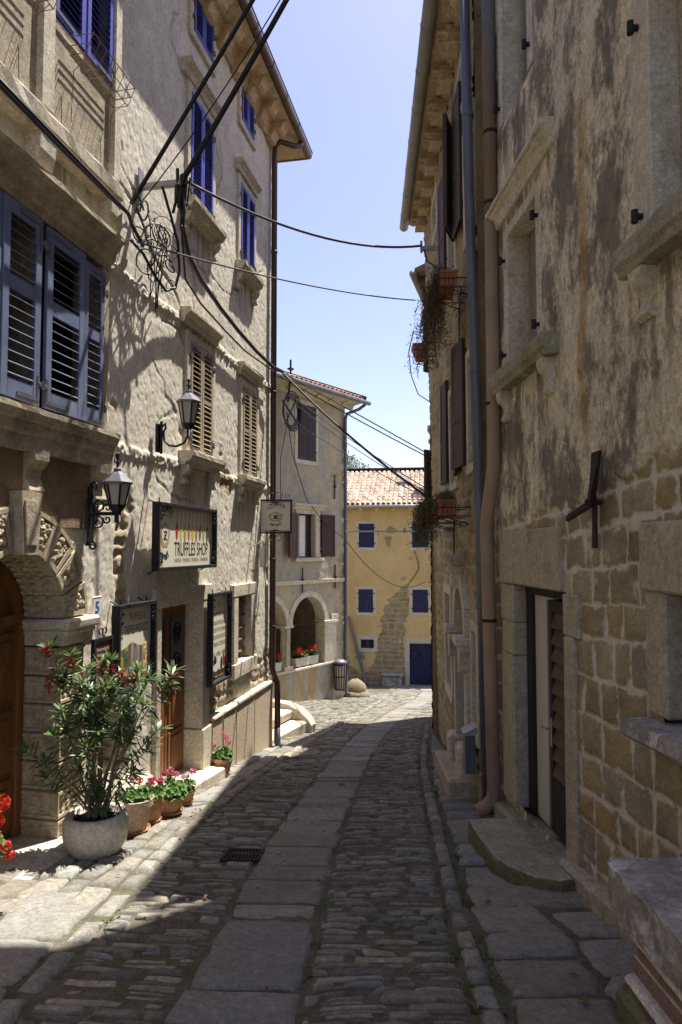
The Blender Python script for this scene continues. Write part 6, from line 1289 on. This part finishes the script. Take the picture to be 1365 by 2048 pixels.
for (dx, dz, dn) in ((-.40, 1.32, -.05), (-.22, 1.24, .05), (-.13, 1.05, -.10), (-.02, 1.16, .05), (.08, 1.02, -.1), (.10, 1.20, .15), (.28, 1.12, .1), (.42, 1.06, .05), (.52, 1.10, .2), (.34, .88, -.1), (-.20, .82, -.12), (.02, .80, -.15), (-.05, .92, .02), (-.50, .55, -.12), (-.44, .42, -.05), (-.30, .36, -.18), (-.10, .42, -.22), (.36, .50, .1), (.26, .36, -.12), (.02, .14, -.1), (-.34, .62, .0), (.16, .70, .0), (.45, .62, .25), (-.12, 1.12, .1), (.2, 1.0, .25), (.05, .6, -.2)):
    P = cane(dx, dz, dn, random.uniform(.007, .013), leafr=.62 if dz > .7 else .35)
    if dz > .7:
        for _ in range(random.randint(1, 2)):
            f = random.uniform(4, 6.3); i = int(f); q = P[i].lerp(P[i+1], f-i); e = q + Vector((random.uniform(-.16, .16), random.uniform(-.12, .12), random.uniform(.06, .2))); st_.tube([tuple(q), tuple(q.lerp(e, .5)+Vector((0, 0, -.01))), tuple(e)], [.006, .005, .003], 5)
            for _ in range(26):
                u_ = random.uniform(.3, 1); c = q.lerp(e, u_); a = random.uniform(0, 6.28); strap_leaf(*LV[1 if random.random() < .25 else 0], c, (math.cos(a), math.sin(a), random.uniform(-.1, 1.2)), random.uniform(.08, .145), random.uniform(.007, .0115), random.uniform(0, .4), random.uniform(-.6, .6))
            tips.append(e)
st_.build('stem', M['stemm'], ol); np_mesh('foliage', LV[0][0], LV[0][1], M['oleander'], ol); np_mesh('young_foliage', LV[1][0], LV[1][1], M['oleander2'], ol)
strap_leaf(*LV[2], (px+.22, py-.1, base_z+.72), (.1, 0, -1), .11, .014, 0); np_mesh('yellow_leaf', LV[2][0], LV[2][1], M['oleander3'], ol)
def flower_cluster(m, c, n, R, pr, mi=0, sq=1):
    for _ in range(n):
        d = Vector((random.gauss(0, 1), random.gauss(0, 1), random.gauss(0, 1)*sq)).normalized(); p = Vector(c) + d*R*random.uniform(.6, 1); o1 = d.orthogonal().normalized(); o2 = d.cross(o1); a0 = random.uniform(0, 6.28); vs = [tuple(p - d*pr*.2)]; fs = []
        for k in range(5):
            a = a0 + k*1.2566; b1 = p + (o1*math.cos(a-.45)+o2*math.sin(a-.45))*pr*.8 + d*pr*.25; b2 = p + (o1*math.cos(a)+o2*math.sin(a))*pr*1.15 + d*pr*random.uniform(.1, .45); b3 = p + (o1*math.cos(a+.45)+o2*math.sin(a+.45))*pr*.8 + d*pr*.25; k0 = len(vs); vs += [tuple(b1), tuple(b2), tuple(b3)]; fs.append([0, k0, k0+1, k0+2])
        m.add(vs, fs, mi)
random.shuffle(tips); used = []
for tp in sorted(tips, key=lambda q: -q.z)[:11]:
    m = MB(); c = tp + Vector((random.uniform(-.03, .03), random.uniform(-.05, .0), random.uniform(-.10, -.0)))
    for _ in range(random.randint(4, 10)): flower_cluster(m, c + Vector((random.gauss(0, .022), random.gauss(0, .02), random.gauss(0, .02))), 3, .016, .014)
    for _ in range(8): e = c + Vector((random.gauss(0, .03), random.gauss(0, .03), random.uniform(-.01, .05))); m.tube([tuple(c), tuple(e)], .0022, 4)
    m.build('flower', M['fl_red'], ol)
# geraniums
def round_leaf(V, F, c, d, r):
    d = Vector(d).normalized(); o1 = d.orthogonal().normalized(); o2 = d.cross(o1); k = len(V); V.append(tuple(Vector(c) - d*r*.15)); n = 9; a0 = random.uniform(0, 6.28)
    for q in range(n): a = a0 + 2*math.pi*q/n; rr = r*(1 + .14*(q % 2)) * (.5 if q == 0 else 1); V.append(tuple(Vector(c) + (o1*math.cos(a)+o2*math.sin(a))*rr + d*r*random.uniform(.0, .28)))
    for q in range(n): F.append((k, k+1+q, k+1+(q+1) % n))
def geranium(label, x, y, z, R, H, nl, heads, hr=.035, lr=.026, group='geraniums in pots by the left wall', kind='geranium'):
    t = thing(kind, label, 'flower', (x, y, z), group); V = []; F = []; m = MB()
    for _ in range(nl):
        a = random.uniform(0, 6.28); r = R*random.random()**.5; zz = H*(random.uniform(.15, 1))*(1 - .45*(r/R)**2); c = (x+r*math.cos(a), y+r*math.sin(a), z+zz); round_leaf(V, F, c, (math.cos(a)*r/R*1.0+random.gauss(0, .3), math.sin(a)*r/R+random.gauss(0, .3)-.25, .9), lr*random.uniform(.7, 1.3))
        if random.random() < .35: m.tube([(x+r*.2*math.cos(a), y+r*.2*math.sin(a), z), c], .003, 4)
    for (dx, dy, dz, col, k) in heads: m.tube([(x+dx*.3, y+dy*.3, z+H*.4), (x+dx, y+dy, z+dz)], .0035, 5)
    m.build('stem', M['grassm'], t); np_mesh('foliage', V, F, M['geranium'], t, smooth=False)
    for (dx, dy, dz, col, k) in heads:
        m = MB(); flower_cluster(m, (x+dx, y+dy, z+dz), 34, hr*k, hr*.36*k, 0, .75); m.build('flower', M[col], t)
    return t
def clay_pot(label, x, y, r, h, mt='terra', saucer=True, bowl=False, group='clay pots along the left wall'):
    z = GR*y + .015; t = thing('clay_pot', label, 'flowerpot', (x, y, z), group); m = MB(); b = .72 if bowl else .66
    z1 = z + (.022 if saucer else 0)
    m.lathe([(r*b*.95, 0), (r*b, .005), (r*(.93 if not bowl else .96), h*.74), (r*1.0, h*.76), (r*1.02, h*.98), (r*.97, h), (r*.90, h*.985), (r*.87, h*.80)], (x, y, z1), 30); m.build('pot', M[mt], t, smooth=False)
    if saucer: m = MB(); m.lathe([(r*b*1.05, 0), (r*b*1.3, .032), (r*b*1.26, .034), (r*b*1.1, .012), (0, .012)], (x, y, z), 26); m.build('saucer', M['terra'], t)
    m = MB(); m.lathe([(r*.88, h*.84), (0, h*.88)], (x, y, z1), 16, 0, 0, .03); m.build('soil', M['soil'], t); return z1 + h*.86
z = clay_pot('large limed terracotta pot just behind the stone bowl', -1.80, 6.10, .155, .27, 'terrapale'); geranium('red geranium in the large limed pot behind the stone bowl', -1.80, 6.10, z, .15, .13, 90, [(-.02, .0, .20, 'fl_ger', 1), (.05, -.04, .19, 'fl_ger', .8), (.11, .03, .16, 'fl_mag', .9)], group='geraniums in pots by the left wall')
z = clay_pot('slender terracotta pot squeezed between the large limed pot and the wide bowl', -1.745, 6.42, .11, .22); geranium('magenta geranium between the large limed pot and the wide bowl', -1.745, 6.42, z, .12, .13, 70, [(.02, -.02, .17, 'fl_mag', 1), (.07, .02, .15, 'fl_mag', .9), (.1, .05, .16, 'fl_white', .7)], group='geraniums in pots by the left wall')
z = clay_pot('wide shallow terracotta bowl on a saucer', -1.66, 6.78, .14, .15, bowl=True); geranium('bushy pink geranium in the wide shallow bowl', -1.66, 6.78, z, .155, .17, 150, [(.0, .0, .25, 'fl_pink', 1), (.06, -.02, .22, 'fl_pink', .9), (-.07, .02, .22, 'fl_mag', .8), (-.02, .05, .24, 'fl_white', .7)], group='geraniums in pots by the left wall')
z = clay_pot('smallest terracotta pot nearest the shop doorstep', -1.60, 7.18, .10, .13); geranium('pale pink and white geranium nearest the shop doorstep', -1.60, 7.18, z, .10, .11, 50, [(.01, -.02, .16, 'fl_white', 1), (.07, .0, .19, 'fl_pink', 1), (-.03, .02, .13, 'fl_pink', .8)], group='geraniums in pots by the left wall')
z = clay_pot('terracotta pot standing alone against the granite plinth', -1.50, 8.82, .125, .19); geranium('pink geranium standing alone against the granite plinth', -1.50, 8.82, z, .13, .16, 120, [(.04, 0, .27, 'fl_pink', 1), (.0, .0, .32, 'fl_pink', .9), (.08, -.03, .22, 'fl_pink', 1), (-.11, 0, .18, 'fl_pink', .7)], group='geraniums in pots by the left wall')
gx, gy = -2.40, 4.52; zg = GR*gy
z = clay_pot('terracotta pot at the left edge in front of the arch doorstep', gx, gy, .15, .24)
geranium('scarlet geranium with big flower heads at the bottom left edge', gx, gy, z, .20, .20, 150, [(.20, .0, .36, 'fl_ger', 1.25), (.165, .0, .24, 'fl_ger', 1.15), (.16, -.03, .15, 'fl_ger', 1.2), (.23, .0, .085, 'fl_ger', .9), (.25, .02, .02, 'fl_ger', .8), (.10, .0, .30, 'fl_ger', 1), (-.05, 0, .30, 'fl_ger', 1.1)], .042, .034)
# planter boxes in the arcade
for lab, s_ in (('long concrete planter of red geraniums under the right-hand arch', -1.95), ('long concrete planter of red geraniums under the arch left of the column', -3.70)):
    t = thing('planter_box', lab.replace(' of red geraniums', ''), 'planter', FA(s_, -.15, -2.03), 'planters under the arches'); m = MB(FA); m.prism([(s_-.52, -1.99), (s_+.52, -1.99), (s_+.57, -1.74), (s_-.57, -1.74)], -.30, -.02, 'o'); m.box(s_-.4, s_-.3, -.28, -.04, -2.03, -1.99); m.box(s_+.3, s_+.4, -.28, -.04, -2.03, -1.99); m.build('trough', M['concrete'], t)
    m = MB(FA); m.box(s_-.52, s_+.52, -.27, -.05, -1.739, -1.72); m.build('soil', M['soil'], t)
    t = thing('geranium', ('red geraniums filling the planter under the right-hand arch' if s_ > -3 else 'red geraniums filling the planter under the arch left of the column'), 'flower', FA(s_, -.15, -1.72), 'geraniums under the arches'); V = []; F = []
    for _ in range(150): p = FA(s_+random.uniform(-.55, .55), -.15+random.uniform(-.14, .16), -1.72+random.uniform(.0, .17)); round_leaf(V, F, p, (random.gauss(0, .4), random.gauss(0, .4)-.3, .8), .045)
    np_mesh('foliage', V, F, M['geranium'], t, smooth=False)
    for k in range(14): m = MB(FA); p = (s_+random.uniform(-.5, .5), -.12+random.uniform(-.12, .14), -1.72+random.uniform(.14, .26)); mm = MB(); flower_cluster(mm, FA(*p), 22, .065, .03); mm.build('flower', M['fl_ger'], t)
# flower boxes on the right-hand house
def flower_box(lab, s0, o0, z0, ln, hgt=.2, wid=.2, tilt=0.0):
    t = thing('flower_box', lab, 'flower box', FE(s0, o0, z0), 'terracotta flower boxes on the right-hand house'); m = MB(FE); a, b = s0-ln/2, s0+ln/2
    vs = []
    for (k, zz, sh) in ((.82, z0, 0), (1, z0+hgt*.86, tilt*.86), (1.06, z0+hgt*.865, tilt*.86), (1.06, z0+hgt, tilt)):
        for (p, q) in ((-1, -1), (1, -1), (1, 1), (-1, 1)): vs.append((s0+p*ln/2*k, o0+q*wid/2*k+sh, zz))
    m.add(vs, [[4*i+j, 4*i+(j+1) % 4, 4*i+4+(j+1) % 4, 4*i+4+j] for i in range(3) for j in range(4)] + [[0, 3, 2, 1], [12, 13, 14, 15]])
    for k in range(9): x = a + (k+.5)*ln/9; m.box(x-.012, x+.012, o0+wid/2*.86, o0+wid/2*.98, z0+.02, z0+hgt*.8)
    for k in range(4): q = o0 - wid/2 + (k+.5)*wid/4; m.box(a-.004, a+ln*.06, q-.012, q+.012, z0+.02, z0+hgt*.8)
    m.build('trough', M['boxplastic'], t); m = MB(FE)
    for zz in (z0-.012, z0+hgt*.5):
        m.tube([(a-.015, .0, zz), (a-.015, o0+wid/2+.03, zz), (b+.015, o0+wid/2+.03, zz), (b+.015, .0, zz)], .006, 6)
    for x in (a-.015, b+.015): m.tube([(x, .02, z0-.12), (x, o0, z0-.03), (x, o0+wid/2+.03, z0-.012), (x, o0+wid/2+.04, z0+hgt*.55)], .006, 6); m.tube([(x, .02+.06*(1-k/14)*math.cos(k*.5)+.06, z0-.12+.05*(1-k/14)*math.sin(k*.5)) for k in range(14)], .005, 5)
    m.build('bracket', M['iron'], t); return t
flower_box('upper terracotta flower box beside the slim pipe, spilling a long trailing plant', 8.25, .26, 4.72, .50)
flower_box('empty tilted terracotta flower box jutting out at the far end of the stone house', 12.6, .26, 5.12, .48, .24, .22, .06)
flower_box('lower terracotta flower box above the arched portal, beside the slim pipe', 8.55, .28, 2.0, .50, .19)
flower_box('lower terracotta flower box hidden in trailing greenery, further along the stone house', 10.1, .34, 1.98, .50, .19)
def trailing(lab, pts, n, drop, spread):
    t = thing('trailing_plant', lab, 'plant', pts[0], 'trailing plants in the flower boxes'); V = []; F = []; V2 = []; F2 = []; m = MB()
    for _ in range(n):
        p = Vector(random.choice(pts)) + Vector((random.gauss(0, spread*.4), random.gauss(0, spread), random.uniform(-.02, .1))); L = drop*random.random()**1.4*1.1 + .05; P = [p]; d = Vector((random.gauss(-.25, .3), random.gauss(0, .4), .5)).normalized()
        for k in range(int(L/.03)+3): d = (d*.72 + Vector((random.gauss(-.03, .25), random.gauss(0, .25), -.42))).normalized(); P.append(P[-1]+d*.03)
        if random.random() < .35: m.tube([tuple(q) for q in P[::2]] if len(P) > 4 else [tuple(q) for q in P], .003, 4)
        for q in P:
            for _ in range(3):
                u = Vector((random.gauss(0, 1), random.gauss(0, 1), random.gauss(.2, 1))).normalized(); w_ = u.orthogonal().normalized(); l = random.uniform(.010, .021); r = q + Vector((random.gauss(0, .014), random.gauss(0, .014), random.gauss(0, .014))); A, B = (V2, F2) if random.random() < .28 else (V, F); k0 = len(A); A += [tuple(r), tuple(r+u*l+w_*l*.4), tuple(r+u*l*1.9), tuple(r+u*l-w_*l*.4)]; B.append((k0, k0+1, k0+2, k0+3))
    m.build('stem', M['stemm'], t); np_mesh('foliage', V, F, M['sedum'], t, smooth=False); np_mesh('dry_bloom', V2, F2, M['sedum2'], t, smooth=False)
trailing('long grey-green plant with rusty bloom trailing from the upper flower box', [FE(8.1+.1*k, .30+.03*(k % 3), 4.92) for k in range(4)] + [FE(8.6+.12*k, .33, 4.9) for k in range(5)], 170, .85, .07)
trailing('bushy grey-green plant standing in the lower flower box beside the slim pipe', [FE(8.45+.1*k, .27, 2.17) for k in range(4)], 120, .10, .06)
trailing('large rusty-green trailing plant hanging lowest, further along from the lower flower box', [FE(9.85+.1*k, .36+.03*(k % 3), 2.18) for k in range(6)], 200, .50, .07)

# ================================================================ CABLES AND SMALL IRON
def sag(a, b, d, n=18):
    a = Vector(a); b = Vector(b); return [tuple(a.lerp(b, t) + Vector((0, 0, -4*d*t*(1-t)))) for t in (k/n for k in range(n+1))]
def cable(label, path, r=.012, mt='cable', name='cable', group='overhead cables'):
    m = MB(); m.tube(path, r, 6); o = m.build(name, M[mt], None, smooth=True); return tag(o, label, 'cable', group)
arm = thing('cable_bracket', 'pale galvanised steel arm on the left house carrying the tangle of cables', 'bracket', FL(7.3, .02, 5.2)); m = MB(FL)
m.box(6.95, 7.01, .02, .52, 5.28, 5.34, 0, .004); m.box(6.93, 7.03, .015, .03, 5.15, 5.5, 0, .003); m.build('arm', M['galv'], arm); m = MB(FL)
for k in range(14): a = .38 + random.uniform(0, .16); m.tube([(6.98+random.uniform(-.05, .05), a, 5.2+random.uniform(-.25, .25)), (6.98+random.uniform(-.05, .05), a+random.uniform(-.06, .06), 5.2+random.uniform(-.25, .25))], random.uniform(.010, .02), 6)
m.box(6.94, 7.02, .46, .53, 5.27, 5.40, 0, .02); m.build('clamp', M['cable'], arm)
T1 = FRt(6.75, .3, 10.7); T2 = FRt(6.55, .3, 10.9)
B1 = FL(6.98, .50, 5.36); B0 = FL(6.72, .06, 5.0)
cable('thickest black twisted overhead cable rising from the bracket to the upper right', sag(B1, T1, .10), .030)
cable('second thick black overhead cable rising from the wall left of the bracket', sag(B0, T2, .06), .024)
cable('thin slack cable looping between the two thick overhead cables', sag(FL(6.8, .1, 5.02), Vector(B1).lerp(Vector(T1), .45), .12), .007)
BE = FE(11.1, .34, 6.62)
cable('thick twisted cable sagging across the sky from the bracket to the stone house', sag(FL(7.0, .5, 5.34), BE, .24), .017, 'cable2'); cable('thin cable crossing the sky below the thick sagging one', sag(FL(6.75, .12, 4.62), FE(12.6, .35, 6.25), .10), .010, 'cable2')
eb = thing('cable_bracket', 'short steel box arm on the stone house holding the sagging cable', 'bracket', FE(11.1, 0, 6.55)); m = MB(FE); m.box(11.06, 11.14, .0, .36, 6.54, 6.60, 0, .004); m.tube([(11.1, .34, 6.5), (11.1, .34, 6.7)], .018, 6); m.tube([(11.1, .30, 6.55), (11.08, .25, 6.35), (11.0, .10, 6.2), (10.9, .03, 6.1)], .012, 6, 1); m.build('arm', [M['galv'], M['cable']], eb)
AC = FA(-3.45, .45, 6.15)
cable('thick black cable bundle running down from the bracket along the left house wall', [FL(6.98, .50, 5.25), FL(7.25, .36, 5.0), FL(7.7, .24, 4.88), FL(8.2, .18, 4.80), FL(8.9, .16, 4.70), FL(9.6, .15, 4.63), FL(10.4, .15, 4.57), FL(11.2, .16, 4.55), FL(11.6, .22, 4.56)], .028)
cable('thin cable running beside the thick bundle down the left house wall', [FL(7.15, .40, 4.95), FL(7.7, .20, 4.62), FL(8.3, .14, 4.55), FL(9.1, .12, 4.50), FL(10, .11, 4.46), FL(11.4, .12, 4.52)], .012)
S1 = FL(11.58, .2, 4.56)
for (lab, a, b, d, r) in (('thickest cable sloping from the left house corner down to the lower flower box', S1, FE(10.9, .25, 2.35), .10, .018), ('upper of the paired cables sloping from the left house to the right wall', S1, FE(12.9, .1, 3.35), .0, .010), ('lower of the paired cables sloping from the left house to the right wall', FL(11.58, .18, 4.48), FE(12.85, .1, 3.28), .02, .010),
    ('cable from the coil on the arcaded house to the right wall, higher of three', AC, FE(13.6, .1, 2.75), .10, .010), ('cable from the coil on the arcaded house to the right wall, middle of three', FA(-3.4, .4, 6.0), FE(13.5, .1, 2.66), .12, .010), ('cable from the coil on the arcaded house to the right wall, lowest of three', FA(-3.35, .3, 5.5), FE(13.4, .1, 2.55), .10, .008)): cable(lab, sag(a, b, d), r)
cable('thin slack cable hanging from the arcaded house corner to the far lantern', sag(FA(-.1, .12, 1.85), FY(1.7, .35, .15), .75), .014); cable('thin wire hanging from the coil down across the arcaded house windows', [FA(-3.35, .3, 5.6), FA(-2.9, .15, 4.4), FA(-2.2, .12, 3.1), FA(-1.3, .12, 2.4), FA(-.3, .12, 1.95)], .013); cable('thin wire hanging straight down from the coil to the hanging sign', [FA(-3.3, .3, 5.4), FA(-3.45, .15, 4.2), FA(-3.4, .12, 3.0)], .010)
cable('pair of black cables lying along the mezzanine window hood', [FL(4.0, .31, 4.70), FL(5.0, .30, 4.68), FL(5.9, .29, 4.66), FL(6.3, .26, 4.68), FL(6.6, .14, 4.72), FL(6.9, .1, 4.65)], .018); cable('second black cable lying behind the pair on the mezzanine hood', [FL(4.0, .26, 4.72), FL(5.2, .24, 4.70), FL(6.2, .2, 4.72), FL(6.7, .08, 4.85)], .012)
tg = thing('cable_tangle', 'tangle of looped black wires below the bracket on the left house', 'cable', FL(7.0, .1, 4.6), 'overhead cables')
for k in range(22):
    s0 = random.uniform(6.55, 7.4); z0 = random.uniform(4.35, 5.05) - .25*(s0-7); R = random.uniform(.05, .15); o0 = random.uniform(.06, .30); n = random.randint(10, 20); t0 = random.uniform(0, 6.28); tt = random.uniform(3.5, 7.5); ax = random.uniform(.9, 1.9)
    m = MB(FL); m.tube([(s0 + R*ax*math.cos(t0+tt*q/n) + .05*q/n, o0 + R*.45*math.cos(t0*2+tt*q/n), z0 + R*math.sin(t0+tt*q/n) - .05*q/n) for q in range(n+1)], random.choice((.004, .005, .007, .009)), 5); m.build('wire', M['cable'] if k % 4 else M['cable2'], tg)
m = MB(FL); m.tube([(6.9, .3, 5.25), (7.02, .34, 5.0), (7.22, .33, 4.8), (7.33, .3, 4.55), (7.28, .28, 4.35), (7.1, .26, 4.25), (6.9, .24, 4.32), (6.72, .2, 4.48), (6.65, .1, 4.6)], .015, 7); m.build('wire', M['cable'], tg)
for k in range(5): s0 = 6.95 + k*.05; m = MB(FL); m.tube([(s0, .12+.2*random.random(), 4.95-.03*k), (s0+.05, .15, 4.55-.03*k), (s0+.15+random.uniform(-.1, .1), .12, 4.3+random.uniform(-.25, .1)), (s0+.28, .08, 4.45+random.uniform(-.2, .1))], .006, 5); m.build('wire', M['cable'], tg)
cl = thing('cable_coil', 'black coil of spare cable hung under the eave of the arcaded house', 'cable', FA(-3.4, .3, 5.4), 'overhead cables'); m = MB(FA)
for k in range(4): R = .42 + .03*k; m.tube([(-3.25 + R*.8*math.cos(t), .35+.03*k, 5.62 + R*math.sin(t)*(1+.05*k)) for t in np.linspace(0, 6.28, 26)], .02, 5)
m.tube([(-3.6, .35, 5.9), (-2.9, .35, 5.3)], .025, 5); m.tube([(-3.5, .35, 5.2), (-3.0, .35, 6.0)], .02, 5); m.tube([(-3.3, .3, 5.9), (-3.3, .4, 6.8), (-3.3, .4, 7.15)], .03, 6); m.box(-3.38, -3.22, .34, .46, 6.85, 6.9); m.build('loop', M['cable'], cl)
cable('thin dark wire running up the stone house beside the brown shutters', [FE(9.0, .03, 3.3), FE(9.0, .06, 3.6), FE(8.8, .05, 3.95), FE(8.75, .05, 4.6), FE(8.7, .03, 5.0)], .008); cable('thin wire dangling from the far end of the stone house past the empty flower box', [FE(13.3, .35, 5.9), FE(13.4, .45, 5.5), FE(13.3, .42, 5.0), FE(13.2, .3, 4.6), FE(13.1, .05, 4.4)], .009)
cable('dark wire dropping beside the portal from the lower flower box', [FE(9.9, .03, 2.0), FE(9.85, .05, 1.4), FE(9.8, .04, .85)], .009)
# electric box by the hanging sign
jb = thing('junction_box', 'small pale grey junction box with loose white wires under the hanging sign', 'junction box', FL(11.0, .05, 1.3)); m = MB(FL); m.box(10.95, 11.12, .04, .12, 1.30, 1.62, 0, .008); m.build('box', M['white'], jb); m = MB(FL)
for k in range(5): m.tube([(11.0+.02*k, .08, 1.62), (10.85+.05*k, .1, 1.72), (10.8+.08*k, .06, 1.66+.05*k)], .005, 5); m.tube([(11.02+.02*k, .08, 1.30), (10.98+.03*k, .12, 1.12-.03*k), (11.1+.02*k, .1, 1.0+.02*k), (11.16, .05, 1.18)], .005, 5)
m.build('loose_wire', M['white'], jb)
# wire flower racks at the top left
def wire_rack(lab, s0, s1, z0):
    t = thing('wire_rack', lab, 'wire rack', FL((s0+s1)/2, .1, z0), 'empty wire racks below the blue shutters'); m = MB(FL)
    for (o1, zz) in ((.31, z0+.16), (.27, z0+.08), (.24, z0)): m.tube([(s0, .10, zz), (s0, o1, zz), (s1, o1, zz), (s1, .10, zz), (s0, .10, zz)], .0045, 5)
    n = 7
    for k in range(n+1): x = s0 + (s1-s0)*k/n; m.tube([(x, .31, z0+.16), (x, .24, z0), (x, .10, z0)], .0035, 4)
    for x in (s0+.05, s1-.05): m.tube([(x, .24, z0), (x, .10, z0-.10), (x, .085, z0-.55)], .004, 4)
    m.build('wires', M['rustwire'], t)
wire_rack('empty rusty wire flower rack below the blue shutter pair', 5.60, 6.30, 5.70); wire_rack('empty rusty wire flower rack at the top left corner', 4.5, 5.16, 5.72)
# bin, boulder, clothes rail
bnn = FA(-.62, .26, 0); zb = GR*bnn[1]; t = thing('litter_bin', 'slatted dark iron litter bin hung at the corner of the arcaded house', 'litter bin', (bnn[0], bnn[1], zb+.28)); m = MB(); m.lathe([(.15, .3), (.19, 1.05)], (bnn[0], bnn[1], zb), 16); m.build('liner', M['concrete'], t); m = MB()
for k in range(14): a = 2*math.pi*k/14; m.tube([(bnn[0]+.17*math.cos(a), bnn[1]+.17*math.sin(a), zb+.28), (bnn[0]+.225*math.cos(a), bnn[1]+.225*math.sin(a), zb+1.12)], .016, 5)
for (r, z) in ((.175, .30), (.20, .7), (.222, 1.08)): m.tube([(bnn[0]+r*math.cos(a), bnn[1]+r*math.sin(a), zb+z) for a in np.linspace(0, 6.28, 20)], .016, 5)
m.build('slats', M['iron'], t); m = MB(); m.ball((bnn[0], bnn[1], zb+1.13), .23, 14, 6, 0, (1, 1, .5)); m.build('cover', M['pipe_grey'], t, smooth=True)
M['boulder'] = mat('brown_limestone', (.25, .20, .125), (.16, .125, .075), 5)
bx_, by_ = FA(.38, .18, 0)[:2]; zz = GR*by_ - .05; m = MB(); m.ball((bx_, by_, zz+.22), .36, 16, 10, 0, (1.0, 1, 1.15), .06); m.ball((bx_-.02, by_, zz+.1), .46, 14, 8, 0, (1.1, 1, .5), .05); o = m.build('guard_stone', M['boulder'], None, smooth=True); tag(o, 'big rounded boulder guarding the corner of the arcaded house', 'boulder')
m = MB(); a = FE(11.2, .05, 1.88); b = (a[0]-1.45, a[1]+1.2, a[2]+.02); m.tube([a, b], .012, 6); m.tube([(a[0]-.55, a[1]+.45, a[2]-.02), (a[0]-.55, a[1]+.45, a[2]+.06)], .016, 6); o = m.build('wall_rod', M['galv'], None); tag(o, 'thin horizontal metal rod sticking out from the stone house below the trailing plant', 'rod')
